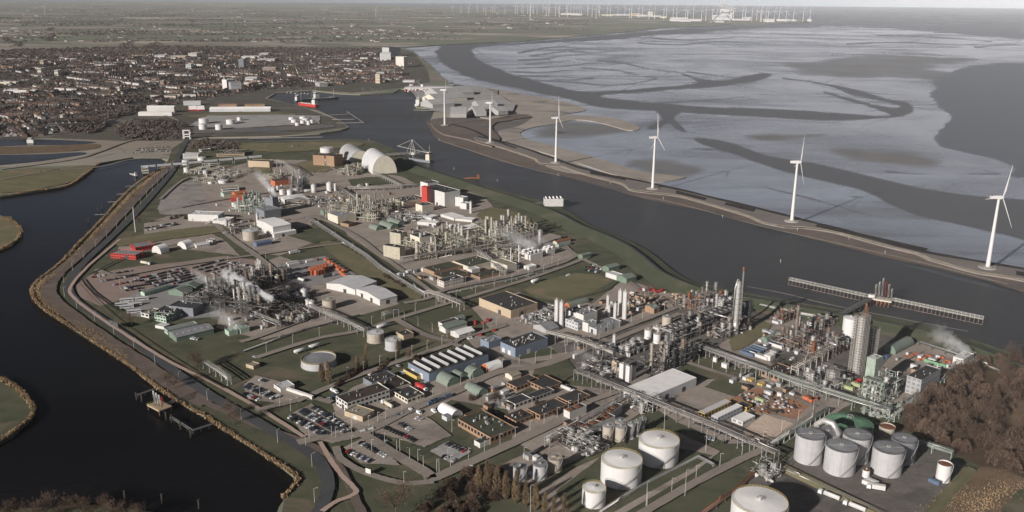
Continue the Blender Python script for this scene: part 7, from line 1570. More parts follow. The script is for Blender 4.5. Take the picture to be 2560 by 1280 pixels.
def truck(label, x, y, rz, tankm='white_paint', body='tank', cabm='car_white', L_=10.5):
    g = G(x, y, .12); r = thing('tank_truck' if body == 'tank' else 'truck', label, 'truck', tuple(g), rz)
    c = MB().add([(0, -1.2, .6), (2.2, -1.2, .6), (2.2, 1.2, .6), (0, 1.2, .6), (0, -1.2, 2.9), (1.9, -1.2, 2.9), (1.9, 1.2, 2.9), (0, 1.2, 2.9), (2.2, -1.2, 1.7), (2.2, 1.2, 1.7)], [(0, 1, 8, 5, 4), (1, 2, 9, 8), (2, 3, 7, 6, 9), (3, 0, 4, 7), (4, 5, 6, 7), (5, 8, 9, 6)], 0); c.obj('cab', cabm, r)
    MB().add([(2.19, -1.05, 1.8), (2.19, 1.05, 1.8), (1.95, 1.05, 2.75), (1.95, -1.05, 2.75)], [(0, 1, 2, 3)]).obj('windscreen', 'glass', r)
    if body == 'tank': MB().tube([(-1.0, 0, 2.2), (-1.3, 0, 2.2), (-L_, 0, 2.2), (-L_ - .3, 0, 2.2)], [.7, 1.15, 1.15, .7], 14).box(-L_, -.8, -.5, .5, .8, 1.2).obj('tank', tankm, r)
    else: MB().box(-L_, -.6, -1.25, 1.25, 1.0, 3.8).obj('cargo_box', tankm, r)
    for xx in (1.2, -1.6, -L_ + 3, -L_ + 1.6): MB().tube([(xx, -1.2, .5), (xx, -.9, .5)], .5, 10).tube([(xx, .9, .5), (xx, 1.2, .5)], .5, 10).obj('wheel_pair', 'tyre', r)
    return r
truck('white tank truck by the bund of the grey tanks, rear one', 2055, 1236, R(135)); truck('white tank truck by the bund of the grey tanks, front one', 2118, 1264, R(135))
truck('white tank truck parked beside the pipe bridge', 1430, 982, R(-45)); truck('tank truck with a cream tank beside the white office', 960, 1010, R(131), 'wall_cream')
truck('red box trailer truck beside the black roofed block', 1062, 978, AX - pi / 2, 'wall_red', 'box'); truck('white truck below the grey tanks', 2176, 1222, R(160), 'wall_white', 'box', L_=8)
truck('white box truck in the lane below the wide hall', 1462, 850, AX, 'white_paint', 'box'); truck('white tanker by the red depot', 372, 662, AX - 1.1, 'wall_cream'); truck('white truck by the container yard', 745, 632, AX, 'white_paint', 'box'); truck('dark flatbed truck in the container yard', 830, 690, AX, 'steel_dark', 'box')
for k, (x, y) in enumerate([(300, 755), (288, 766), (300, 772), (320, 766), (318, 784), (338, 752)]):
    g = G(x, y, .12); r = thing('bus', ('grey bus at the bus stand, rear left', 'grey bus at the bus stand, front left', 'grey bus at the bus stand, middle', 'grey bus at the bus stand, middle right', 'grey bus at the bus stand, nearest', 'grey bus at the bus stand, rear right beside the red truck')[k], 'bus', tuple(g), R(20))
    MB().box(0, 12, -1.25, 1.25, .4, 3.2).obj('body', 'wall_palegrey', r); MB().box(.3, 11.7, -1.28, 1.28, 1.5, 2.5).box(-.03, 12.03, -1.1, 1.1, 1.4, 2.7).obj('window', 'glass', r)
    for xx in (2, 9): MB().tube([(xx, -1.3, .5), (xx, 1.3, .5)], .5, 10).obj('wheel_pair', 'tyre', r)

# ================================================================ containers, skips, stacks
S1 = (6.1, 2.45, 2.6); S2 = (12.2, 2.45, 2.6)
crates('container', 'container', 'orange containers stacked in the yard', [(778 + i * 7.5, 682 - i * 2.2 + j * 5, 1, z) for i in range(6) for j in range(2) for z in (0, 1)] + [(790 + i * 8, 688 - i * 2, 1, z) for i in range(3) for z in (0, 1)], S1, 'orange_box', 'orange container in the big stack before the white double hall')
crates('container', 'container', 'orange containers along the yard fence', [(815 + i * 9, 652 + i * 5.5, 1) for i in range(6)] + [(790, 652, 0), (846, 676, 1), (853, 684, 1), (860, 690, 1), (866, 694, 1)], S1, 'orange_box', 'orange container along the fence of the stacking yard')
crates('container', 'container', None, [(730, 660, 0), (734, 664, 0), (778, 655, 0)], S2, 'white_paint', None, labs=['white container in the stacking yard, upper of two', 'white container in the stacking yard, lower of two', 'white container at the rear of the stacking yard'])
crates('container', 'container', 'dark blue containers in the square', [(1078, 1012, 0), (1086, 1008, 0), (1096, 1004, 0), (1120, 995, 0)], S1, 'blue_box', 'dark blue container on the square by the white arched hut')
crates('skip', 'skip', 'orange skips on the right yard', [(2266 + i * 8, 897 - (i % 4) * 3 + (i // 4) * 4, i % 2) for i in range(14)], (4, 2, 1.5), 'orange_box', 'orange skip in the yard by the large green hut')
crates('skip', 'skip', 'orange skips in the scrap yard', [(1600 + i * 7, 728 - (i % 3) * 3 + (i // 5) * 5, i % 2) for i in range(9)], (3.6, 2, 1.6), 'red_paint', 'red bin among the scrap yard heaps')
crates('skip', 'skip', 'mixed boxes in the scrap yard', [(1570 + rd.uniform(0, 160), 735 + rd.uniform(0, 40), rd.random()) for i in range(50)], (2.6, 1.8, 1.6), 'rust_grey', 'brown scrap box in the yard beside the tallest silos')
crates('skip', 'skip', 'pale boxes in the scrap yard', [(1566 + rd.uniform(0, 150), 732 + rd.uniform(0, 40), rd.random()) for i in range(34)], (3, 2, 1.4), 'wall_tan', 'pale crate in the yard beside the tallest silos')
crates('container', 'container', 'containers and cabins on the red earth', [(1900, 1004, 1), (2112, 968, 1), (2122, 974, 1), (2140, 966, 1), (2118, 952, 1)], (7, 2.6, 2.6), 'lime_box', 'pale lime container on the contractor yard')
crates('container', 'container', 'red boxes by the lime containers', [(2142, 960, 1), (2150, 955, 1)], (3, 2.6, 2.4), 'red_paint', 'red box beside the lime containers')
crates('container', 'container', 'orange boxes on the red earth', [(2016, 1000, 1), (2030, 1006, 0), (2035, 1004, 0)], (5, 2.6, 2.6), 'orange_box', 'orange box at the edge of the red earth')
crates('container', 'container', 'green containers on the right yard', [(2330, 910, 1), (2345, 914, 1)], S2, 'green_box', 'green container on the right yard below the steam')
crates('container', 'container', 'blue containers by the green unit', [(2188, 908, 0), (2196, 903, 0), (2206, 899, 0), (2216, 896, 0)], (4, 2.5, 2.6), 'blue_box', 'blue container behind the pale green unit')
crates('container', 'container', 'trailers by the slotted green hut', [(1868 + i * 9, 888 - i * 4, 1) for i in range(5)] + [(1935, 865, 1), (1945, 862, 1)], S2, 'blue_box', 'blue trailer parked by the slotted green hut')
crates('container', 'container', 'white trailers by the slotted green hut', [(1892, 890, 1), (1902, 896, 1), (1898, 874, 1), (1940, 868, 1)], S2, 'white_paint', 'white trailer parked by the slotted green hut')
crates('material_stack', 'stack', 'small stacks on the contractor yard', [(1850 + rd.uniform(0, 130), 985 + rd.uniform(0, 45), rd.random()) for i in range(60)], (1.8, 1.2, 1.0), 'wall_palegrey', 'pale pallet stack on the contractor yard')
crates('material_stack', 'stack', 'dark stacks on the contractor yard', [(1850 + rd.uniform(0, 150), 985 + rd.uniform(0, 50), rd.random()) for i in range(50)], (2.2, 1.4, 1.2), 'steel_dark', 'dark pallet stack on the contractor yard')
crates('material_stack', 'stack', 'rusty stacks on the contractor yard', [(1850 + rd.uniform(0, 150), 985 + rd.uniform(0, 50), rd.random()) for i in range(40)], (2.6, 1.0, .8), 'rust', 'rusty pallet stack on the contractor yard')
crates('material_stack', 'stack', 'pale stacks beside the warehouse in the middle', [(740 + rd.uniform(0, 140), 490 + rd.uniform(0, 22), rd.random()) for i in range(40)], (3, 2, 1.8), 'wall_tan', 'pale stack in the yard right of the curved white warehouse')
crates('material_stack', 'stack', 'stacks in the small yard left of the blue hall', [(1150 + rd.uniform(0, 90), 800 + rd.uniform(0, 40), rd.random()) for i in range(9)], (3, 2, 1.6), 'red_paint', 'red stack in the small yard left of the blue hall')
crates('container', 'container', 'white containers in the green tank yard', [(2170, 1214, 1), (2180, 1210, 1)], (6.5, 2.6, 2.6), 'white_paint', 'white container beside the tiny cream tank')
crates('container', 'container', None, [(2336, 1210, 1)], (6.5, 2.6, 2.6), 'blue_box', None, labs=['blue container at the foot of the slim cream tank'])
crates('container', 'container', 'white quay boxes on the harbour stores', [(1010 + rd.uniform(0, 110), 228 + rd.uniform(-2, 3), rd.random()) for i in range(26)], (8, 4, 4), 'white_paint', 'white box on the quay below the town beach')
crates('container', 'container', 'orange quay boxes on the harbour stores', [(1012 + rd.uniform(0, 100), 227 + rd.uniform(-2, 3), rd.random()) for i in range(12)], (6, 4, 4), 'orange_box', 'orange box on the quay below the town beach')

# ================================================================ trees and plants
mat('bark', (0.10, 0.075, 0.055), 0.9, 0.3, 1.0)
mat('twig_brown', (0.110, 0.072, 0.050), 0.95, 0.35, 0.15, objvar=.3)
mat('twig_gold', (0.20, 0.140, 0.080), 0.95, 0.3, 0.2, objvar=.2)
mat('twig_grey', (0.115, 0.090, 0.075), 0.95, 0.35, 0.02)
mat('leaf_dark', (0.030, 0.036, 0.020), 0.9, 0.4, 0.2, objvar=.2)
mat('reed', (0.36, 0.25, 0.145), 0.95, 0.35, 0.08, c2=(0.24, 0.165, 0.095))
def rvec(rd):
    while True:
        v = Vector((rd.uniform(-1, 1), rd.uniform(-1, 1), rd.uniform(-1, 1)))
        if .05 < v.length < 1: return v
def bare_tree(seed, h, w_, col, n=900, fast=False):
    """trunk and limbs, and a crown of fine twig slivers gathered round the limb ends"""
    rd = random.Random(seed); t, c = MB(), MB(); ends = []
    th = h * (.22 if not fast else .08)
    t.tube([(0, 0, -.3), (.1, 0, th), (.15, .1, h * .55)], [h * .028, h * .02, h * .009], 7)
    for i in range(9 if not fast else 14):
        a = rd.uniform(0, 2 * pi); z0 = rd.uniform(th, h * .6); up = rd.uniform(.55, .98) * h; rr = w_ * rd.uniform(.25, 1) * (.55 + .45 * sin(pi * min(1, (up - th) / (h - th))))
        e = Vector((cos(a) * rr, sin(a) * rr, up)); m = Vector((cos(a) * rr * .45, sin(a) * rr * .45, (z0 + up) * .5))
        t.tube([(0, 0, z0), tuple(m), tuple(e)], [h * .012, h * .008, h * .003], 5); ends += [m, e, (m + e) * .5]
    cl = [e + rvec(rd) * w_ * .34 for e in ends for _ in range(2)]
    for i in range(n):
        p = rd.choice(cl) + rvec(rd) * w_ * .34
        if p.z < th * .6: p.z = th * .6 + rd.random()
        d = (p - Vector((0, 0, h * .3))).normalized() + rvec(rd) * .8; d.normalize(); s = d.cross(rvec(rd)).normalized()
        l, ww = rd.uniform(.5, 1.5) * h * .075, rd.uniform(.10, .22) * h * .03
        a, b = p - d * l * .5, p + d * l * .5
        c.add([tuple(a - s * ww), tuple(a + s * ww), tuple(b)], [(0, 1, 2)])
    return t.mesh('trunk', 'bark'), c.mesh('crown', col)
def poplar(seed, h, w_, n=1100):
    rd = random.Random(seed); t, c = MB(), MB()
    t.tube([(0, 0, -.3), (0, 0, h * .5), (0, 0, h * .95)], [h * .022, h * .012, h * .003], 7)
    for i in range(18):
        a, z = rd.uniform(0, 6.28), rd.uniform(.08, .75) * h; rr = w_ * rd.uniform(.5, .9)
        t.tube([(0, 0, z), (cos(a) * rr * .7, sin(a) * rr * .7, z + h * .08), (cos(a) * rr, sin(a) * rr, z + h * .22)], [.12, .08, .03], 4)
    for i in range(n):
        z = min(h, (rd.randrange(14) + rd.gauss(.5, .42)) / 13.5 * h * .98 + .4); k = w_ * (min(1, z / h * 5) * (1 - (z / h) ** 3) * .95 + .08); a = int(z * 7.3) * 2.4 + rd.choice([0, 1.3, 2.9, 4.4]) + rd.gauss(0, .45); q = k * rd.uniform(.1, 1.25) ** .8
        p = Vector((cos(a) * q, sin(a) * q, z)); d = (Vector((cos(a) * .35, sin(a) * .35, 1)) + rvec(rd) * .35).normalized(); s = d.cross(rvec(rd)).normalized()
        l, ww = rd.uniform(1.0, 2.6), rd.uniform(.06, .15)
        c.add([tuple(p - s * ww), tuple(p + s * ww), tuple(p + d * l)], [(0, 1, 2)])
    return t.mesh('trunk', 'bark'), c.mesh('crown', 'twig_gold')
def plant_tree(name, label, group, parts, x, y, s=1.0, rz=0.0, cat='tree', world=None):
    g = world or G(x, y); r = thing(name, label, cat, (g.x, g.y, 0), rz, group); r.scale = (s, s, s * RND.uniform(.85, 1.15))
    for nm, me in zip(('trunk', 'crown'), parts):
        o = bpy.data.objects.new(nm, me); COL.objects.link(o); o.parent = r
    return r
BT = [bare_tree(100 + i, 12, 5.2, 'twig_brown', 1300) for i in range(4)]
def dome_bush(seed, h, w_, n, col):
    rd = random.Random(seed); t, c = MB(), MB(); K = [(rd.uniform(-.45, .45) * w_, rd.uniform(-.45, .45) * w_, rd.uniform(.5, .75) * w_, rd.uniform(.7, 1.0) * h) for _ in range(4)]
    for x, y, r_, hh in K: t.tube([(x * .2, y * .2, 0), (x * .7, y * .7, hh * .5), (x, y, hh * .9)], [.16, .1, .04], 5)
    for i in range(n):
        x, y, r_, hh = rd.choice(K); a, e = rd.uniform(0, 6.28), math.asin(rd.uniform(0, 1)); q = rd.uniform(.78, 1.05)
        d = Vector((cos(a) * cos(e), sin(a) * cos(e), sin(e))); p = Vector((x + d.x * r_ * q, y + d.y * r_ * q, d.z * hh * q + .2))
        g = (d + rvec(rd) * .6).normalized(); s = g.cross(rvec(rd)).normalized(); l, ww = rd.uniform(.5, 1.3), rd.uniform(.08, .26)
        c.add([tuple(p - s * ww), tuple(p + s * ww), tuple(p + g * l)], [(0, 1, 2)])
    return t.mesh('trunk', 'bark'), c.mesh('crown', col)
BUSH = [dome_bush(200 + i, 5.5 + i * .5, 4.2, 1500, 'twig_brown') for i in range(5)]
DK = [bare_tree(300 + i, 6, 4.0, 'leaf_dark', 1600, True) for i in range(2)]
PO = [poplar(400 + i, 17, 1.9) for i in range(4)]
rd = random.Random(33)
for x, y, s in [(1196, 1226, 1.0), (1218, 1232, 1.05), (1242, 1240, 1.1), (1264, 1250, 1.0), (1290, 1258, 1.05), (1315, 1266, .95), (1338, 1276, .95), (1362, 1284, .85), (1384, 1292, .8), (1410, 1300, .8)]:
    plant_tree('poplar', 'bare golden poplar in the row before the stained tanks', 'poplars before the stained tanks', rd.choice(PO), x, y, s, rd.random() * 6)
for x, y, s in [(803, 955, 1.0), (822, 960, 1.15), (895, 930, 1.0), (917, 922, 1.05), (995, 890, .9), (808, 950, .8)]:
    plant_tree('poplar', 'bare poplar standing in the lawn by the wide low tank', 'poplars by the wide low tank', rd.choice(PO), x, y, s * .9, rd.random() * 6)
for x, y, s, lb in [(990, 1302, 2.1, 'large bare tree at the bottom edge on the lawn'), (490, 918, 1.3, 'bare tree by the pale pipe bridge at the left canal'), (500, 925, 1.0, 'smaller bare tree by the pale pipe bridge'), (330, 815, 1.1, 'bare tree between the canal road and the bus stand'), (418, 968, 1.1, 'bare tree on the bank above the loading jetty'), (585, 1062, 1.2, 'low bare tree on the bank by the L shaped walkway'), (570, 1040, 1.0, 'bare tree behind the one by the L shaped walkway'), (435, 975, .9, 'second bare tree on the bank above the loading jetty'), (1240, 1020, 1.0, 'bare tree by the paved square'), (1250, 1012, .9, 'dark bare tree between the office wings'), (350, 560, 1.0, 'bare tree at the foot of the lone mast'), (1020, 905, .9, 'bare tree at the navy hall road')]:
    plant_tree('bare_tree', lb, None, rd.choice(BT), x, y, s, rd.random() * 6)
for x, y, s in [(20, 1296, 1.1), (50, 1290, 1.2), (85, 1300, 1.3), (118, 1284, 1.3), (150, 1292, 1.0), (180, 1280, 1.2), (205, 1286, 1.2), (228, 1292, .9), (262, 1284, 1.1), (292, 1296, 1.2), (320, 1290, 1.2), (345, 1300, 1.0)]:
    plant_tree('bare_tree', 'bare tree top at the bottom left edge over the dark canal', 'bare trees at the bottom left edge', rd.choice(BT), x, y + 10, s * .9, rd.random() * 6)
BR = [(1085, 1255), (1150, 1195), (1200, 1175), (1290, 1160), (1300, 1190), (1270, 1240), (1190, 1300), (1100, 1310), (1020, 1310)]
k = 0
while k < 46:
    x, y = rd.uniform(1020, 1300), rd.uniform(1160, 1310)
    if inpoly(x, y, BR): plant_tree('bush', 'brown bush in the thicket behind the poplar row', 'bushes behind the poplar row', rd.choice(BUSH), x, y, rd.uniform(.6, 1.1), rd.random() * 6, 'bush'); k += 1
WD = [(2250, 1080), (2300, 1005), (2400, 925), (2470, 900), (2600, 930), (2620, 1190), (2560, 1190), (2460, 1160), (2340, 1110), (2290, 1085)]
k = 0
while k < 190:
    x, y = rd.uniform(2240, 2620), rd.uniform(890, 1200)
    if inpoly(x, y, WD) and rd.random() < (.25 if 2500 < x and y > 985 and y < 1090 else 1) * (1 if y > 940 else .8):
        plant_tree('bush', 'rounded brown bush in the winter thicket at the right edge', 'bushes of the right hand thicket', rd.choice(BUSH + BT[:1]), x, y, rd.uniform(.5, 1.0) ** 1.5 * 1.8, rd.random() * 6, 'bush'); k += 1
for x, y in [(2452, 918), (2475, 925), (2500, 935), (2530, 950), (2440, 905), (2426, 912), (2545, 960)]: plant_tree('bush', 'dark evergreen bush at the dyke edge of the thicket', 'dark bushes at the dyke edge', rd.choice(DK), x, y, rd.uniform(.7, 1.1), 0, 'bush')
for x, y in [(1938, 912), (1950, 905), (1962, 915), (1975, 918), (1990, 912), (2000, 922), (1946, 920)]: plant_tree('bush', 'dark evergreen bush beside the brown control building', 'dark bushes beside the control building', rd.choice(DK), x, y, rd.uniform(.7, 1.0), 0, 'bush')
for x, y in [(430 + i * 11, 548 - (i % 3) * 4) for i in range(6)] + [(960 + i * 7, 690 + i * 4) for i in range(8)] + [(840 + i * 5, 966 - i * 3) for i in range(14)] + [(930 + i * 6, 946 - i * 6) for i in range(8)] + [(1040, 900), (1050, 895), (1180, 1000), (1300, 1050), (1320, 1000), (1345, 1012), (1390, 1035), (1210, 1090), (1190, 1085)]:
    plant_tree('bush', 'low brown bush beside a works road or building', 'bushes along the works roads', rd.choice(BUSH), x, y, rd.uniform(.4, .7), rd.random() * 6, 'bush')

# woods far off that read as masses: lumpy crowns merged in one object each
def lump(rd, r):
    b = MB(); n = 26
    for i in range(n):
        p = rvec(rd); p = Vector((p.x, p.y, abs(p.z) * .8 + .15)) * r; d = rvec(rd).normalized(); s = d.cross(rvec(rd)).normalized(); l = r * rd.uniform(.35, .7)
        b.add([tuple(p - s * l * .5), tuple(p + s * l * .5), tuple(p + d * l)], [(0, 1, 2)])
    return b
LUMPS = [lump(random.Random(500 + i), 1.0) for i in range(8)]
def wood(name, label, pts, m, r0, r1, hk=1.0):
    w_ = MB(); rd = random.Random(label)
    for g in pts:
        r = rd.uniform(r0, r1); w_.merge(rd.choice(LUMPS), Matrix.Translation((g.x, g.y, 0)) @ Matrix.Rotation(rd.uniform(0, 6.28), 4, 'Z') @ Matrix.Diagonal((r, r, r * hk * rd.uniform(.8, 1.3), 1)))
    return tag(w_.obj(name, m), label, 'trees', None, 'stuff')
def scatter(P, n, rd):
    """random places on the ground inside a pixel polygon, evenly spread over the ground"""
    Q = [G(x, y) for x, y in P]; W = [(q.x, q.y) for q in Q]; x0, x1, y0, y1 = min(q[0] for q in W), max(q[0] for q in W), min(q[1] for q in W), max(q[1] for q in W); out = []
    while len(out) < n:
        x, y = rd.uniform(x0, x1), rd.uniform(y0, y1)
        if inpoly(x, y, W): out.append(Vector((x, y, 0)))
    return out
rd = random.Random(44)
TOWN = [(-80, 318), (-80, 150), (0, 128), (250, 130), (520, 124), (760, 128), (980, 126), (1010, 150), (1000, 190), (900, 208), (700, 222), (600, 236), (440, 262), (330, 285), (180, 330), (60, 338)]
wood('town_trees', 'brown bare trees between the houses of the town', scatter(TOWN, 9500, rd), 'twig_grey', 3.5, 7.5)
for lb, P, n, r0, r1 in (('bare wood beside the white warehouse with red doors', [(285, 318), (330, 300), (440, 302), (475, 318), (470, 346), (380, 352), (300, 346)], 380, 4, 7), ('bare wood along the western town edge', [(160, 330), (200, 290), (260, 268), (330, 262), (345, 280), (290, 300), (240, 335)], 380, 4, 8), ('bare thicket before the brick office in the northern lawn', [(478, 356), (560, 352), (600, 360), (590, 376), (520, 376), (470, 372)], 160, 3, 6), ('dark wood left of the town streets', [(-60, 262), (60, 240), (210, 226), (320, 232), (320, 258), (200, 282), (-60, 300)], 260, 4, 8), ('long wood on the far side of the town', [(-80, 128), (150, 122), (400, 116), (640, 120), (980, 122), (980, 132), (640, 132), (400, 138), (150, 146), (-80, 144)], 2600, 6, 10)):
    wood('wood', lb, scatter(P, n, rd), 'twig_grey', r0, r1)
hed = []
for i in range(210):
    x, y = rd.uniform(-60, 1500), 20 + 88 * rd.random() ** 1.5
    if x > 1000 and y > 96 - (x - 1000) * .06: continue
    g = G(x, y); t = rd.choice([.42, .42, -1.15]) + rd.uniform(-.12, .12); L_ = rd.uniform(60, 900)
    n_ = int(L_ / 22)
    hed += [g + Vector((cos(t), sin(t), 0)) * (k * 22 + rd.uniform(-8, 8)) + Vector((rd.gauss(0, 14), rd.gauss(0, 14), 0)) for k in range(n_)]
for i in range(26):
    x, y = rd.uniform(0, 1500), rd.uniform(36, 100)
    if x > 1000 and y > 92 - (x - 1000) * .06: continue
    g = G(x, y); hed += [g + Vector((rd.gauss(0, 220), rd.gauss(0, 90), 0)) for k in range(70)]
wood('hedgerow_trees', 'dark hedgerows and farm copses of the polder', hed, 'twig_grey', 5, 10)

# reeds along the canal bank
def reeds(label, P, wid, off, n, h=1.7):
    rd = random.Random(label); S = along(P, n, off); b = MB()
    for i_, (p, a) in enumerate(S):
        vv = .5 + .5 * sin(i_ * .021) * sin(i_ * .0083 + 1) ; wd = wid; h_ = h * (.75 + .35 * vv)
        for k in range(max(0, int(3 + 5 * vv))):
            q = p + Vector((rd.gauss(0, wd * .6), rd.gauss(0, wd * .6), 0)); hh = h_ * rd.uniform(.5, 1.1); t = rd.uniform(0, 6.28); w_ = rd.uniform(.25, .6); ln = Vector((rd.uniform(-.5, .5), rd.uniform(-.5, .5), 0))
            d = Vector((cos(t) * w_, sin(t) * w_, 0)); b.add([tuple(q - d), tuple(q + d), tuple(q + d * .55 + ln + Vector((0, 0, hh))), tuple(q - d * .55 + ln + Vector((0, 0, hh * .9)))], [(0, 1, 2, 3)])
    return tag(b.obj('reeds', 'reed'), label, 'reeds', None, 'stuff')
BK = [(x, y) for x, y in CANAL if y > 395 and x > 80][:22]
reeds('golden reeds fringing the canal bank along the railway', [p for p in CANAL[2:21]], 1.3, 1.0, 2600)
reeds('wide golden reed belt at the railway bend', [(420, 412), (330, 488), (262, 562), (206, 622), (160, 668), (104, 712), (98, 736), (124, 768), (180, 802), (250, 848), (320, 898)], 3.0, 0, 2200)
reeds('golden reeds round the grassy spit at the left edge', [(0, 946), (40, 970), (70, 1000), (83, 1024), (77, 1042), (50, 1066), (0, 1102)], 1.4, 0, 420)
reeds('golden reeds round the headland at the left edge', [(0, 541), (28, 553), (48, 567), (50, 582), (36, 603), (0, 622)], 1.8, 0, 260)
reeds('golden reeds on the far bank of the canal', [(0, 490), (82, 478), (162, 465), (205, 440), (246, 408)], 2.2, 0, 420)
reeds('tawny reeds at the bottom right corner', [(2360, 1290), (2440, 1225), (2520, 1200), (2580, 1215)], 9, 0, 300, 1.4)
reeds('reddish reed strip behind the bottom right bund', [(2430, 1290), (2500, 1230), (2580, 1220)], 6, 0, 200, 1.8)

# ================================================================ the town
ROOFS = [((0.088, 0.060, 0.050), 'red_brown'), ((0.042, 0.040, 0.040), 'slate'), ((0.125, 0.080, 0.060), 'orange'), ((0.07, 0.058, 0.052), 'brown')]
for c, nm in ROOFS: mat('tile_' + nm, c, 0.8, 0.3, 0.4)
mat('house_brick', (0.21, 0.135, 0.105), 0.85, 0.3, 0.3); mat('house_white', (0.46, 0.45, 0.43), 0.7, 0.15, 0.3); mat('house_pale', (0.36, 0.32, 0.28), 0.8, 0.2, 0.3)
HW = ['house_brick', 'house_white', 'house_pale']
def house_parts(L_, W_, h, rise):
    w_ = MB().add([(-L_ / 2, -W_ / 2, 0), (L_ / 2, -W_ / 2, 0), (L_ / 2, W_ / 2, 0), (-L_ / 2, W_ / 2, 0), (-L_ / 2, -W_ / 2, h), (L_ / 2, -W_ / 2, h), (L_ / 2, W_ / 2, h), (-L_ / 2, W_ / 2, h), (-L_ / 2, 0, h + rise), (L_ / 2, 0, h + rise)], [(0, 1, 5, 4), (1, 2, 6, 9, 5), (2, 3, 7, 6), (3, 0, 4, 8, 7)])
    q = .3; s = rise / (W_ / 2)
    r = MB()
    for sg in (-1, 1): r.add([(-L_ / 2 - q, sg * (W_ / 2 + q), h - q * s + .1), (L_ / 2 + q, sg * (W_ / 2 + q), h - q * s + .1), (L_ / 2 + q, 0, h + rise + .12), (-L_ / 2 - q, 0, h + rise + .12)], [(0, 1, 2, 3) if sg < 0 else (3, 2, 1, 0)])
    r.box(L_ * .3, L_ * .3 + .8, -.4, .4, h + rise * .7, h + rise + 1.1)
    g = MB()
    for z in (1.0, 3.4):
        if z + 1.3 > h + .5: continue
        n = max(2, int(L_ / 3))
        for i in range(n):
            for sg in (-1, 1): x0, x1, y = -L_ / 2 + L_ * (i + .2) / n, -L_ / 2 + L_ * (i + .75) / n, sg * (W_ / 2 + .03); g.add([(x0, y, z), (x1, y, z), (x1, y, z + 1.3), (x0, y, z + 1.3)], [(0, 1, 2, 3) if sg < 0 else (3, 2, 1, 0)])
    return w_, r, g
HT = [house_parts(10, 8.5, 5.2, 3.4), house_parts(22, 9, 5.4, 3.2), house_parts(9, 8, 3.2, 4.2), house_parts(36, 9.5, 7.5, 2.6)]
HM = {}
rd = random.Random(77)
HS = []
TP = [(-60, 330), (-60, 150), (0, 136), (250, 136), (520, 130), (760, 134), (960, 132), (990, 160), (1000, 196), (900, 212), (700, 220), (600, 230), (520, 246), (440, 258), (340, 262), (330, 240), (200, 232), (60, 248), (-60, 268)]
T2 = [(-60, 345), (-60, 300), (60, 296), (180, 300), (200, 318), (150, 338), (60, 345)]
for P, cnt in ((TP, 2500), (T2, 260), ([(-60, 300), (-60, 262), (60, 244), (200, 232), (320, 236), (330, 262), (240, 282), (150, 300)], 420), ([(760, 210), (780, 190), (900, 186), (1000, 196), (1000, 206), (880, 214)], 160)):
    k = 0
    while k < cnt:
        g = scatter(P, 1, rd)[0]; t = .45 + .7 * sin(g.x * .0021 + g.y * .0013) + rd.choice([0, pi / 2]) + rd.gauss(0, .25); m_ = rd.randint(2, 7); ty = rd.choices([0, 1, 2, 3], [8, 3, 5, 1])[0]; rf = rd.randrange(4); wl = rd.choices([0, 1, 2], [4, 4, 3])[0]; st = (13, 25, 13, 44)[ty]
        for i in range(m_ if ty != 3 else 2):
            p = g + Vector((cos(t), sin(t), 0)) * (i * st); HS.append((depth(p), p, t + rd.uniform(-.03, .03) + (pi / 2 if ty == 2 else 0), ty, rf if rd.random() < .85 else rd.randrange(4), wl if rd.random() < .8 else rd.randrange(3))); k += 1
HS.sort(key=lambda a: a[0])
RN = ['red brown', 'dark slate', 'orange', 'brown']; WN = ['brick', 'white', 'pale']; TN = ['small', 'terraced', 'narrow', 'long']
for dp, p, t, ty, rf, wl in HS[:300]:
    r = thing('house', f'{TN[ty]} {WN[wl]} house with a {RN[rf]} roof at the near edge of the town', 'house', (p.x, p.y, .26), t, f'{TN[ty]} {WN[wl]} houses with {RN[rf]} roofs')
    for i, nm in enumerate(('wall', 'roof')):
        key = (ty, i, wl if i == 0 else rf if i == 1 else 0)
        if key not in HM: HM[key] = HT[ty][i].mesh(nm, [HW[wl], 'tile_' + ROOFS[rf][1], 'glass'][i])
        o = bpy.data.objects.new(nm, HM[key]); COL.objects.link(o); o.parent = r
hb_ = MB()
for dp, p, t, ty, rf, wl in HS[300:]:
    mm = Matrix.Translation((p.x, p.y, .26)) @ Matrix.Rotation(t, 4, 'Z')
    for i in (0, 1):
        q = HT[ty][i]; b = len(hb_.v); hb_.v += [tuple(mm @ Vector(v)) for v in q.v]; hb_.f += [[j + b for j in f] for f in q.f]; hb_.m += [wl if i == 0 else 3 + rf] * len(q.f); hb_.s += q.s
tag(hb_.obj('town_houses', HW + ['tile_' + n for c, n in ROOFS]), 'the farther houses of the town, roof behind roof', 'houses', None, 'stuff')
fb = MB()
rd = random.Random(78)
for i in range(260):
    x, y = rd.uniform(-40, 1480), 14 + 92 * rd.random() ** 1.4
    if x > 1000 and y > 94 - (x - 1000) * .06: continue
    g = G(x, y); t = rd.choice([.42, -1.15]); ty = rd.choice([1, 1, 3, 0]); mm = Matrix.Translation((g.x, g.y, 0)) @ Matrix.Rotation(t, 4, 'Z') @ Matrix.Diagonal((1.3, 1.8, 1.2, 1))
    for j in (0, 1):
        q = HT[ty][j]; b = len(fb.v); fb.v += [tuple(mm @ Vector(v)) for v in q.v]; fb.f += [[k2 + b for k2 in f] for f in q.f]; fb.m += [rd.choice([1, 1, 2]) if j == 0 else 3 + rd.randrange(4)] * len(q.f); fb.s += q.s
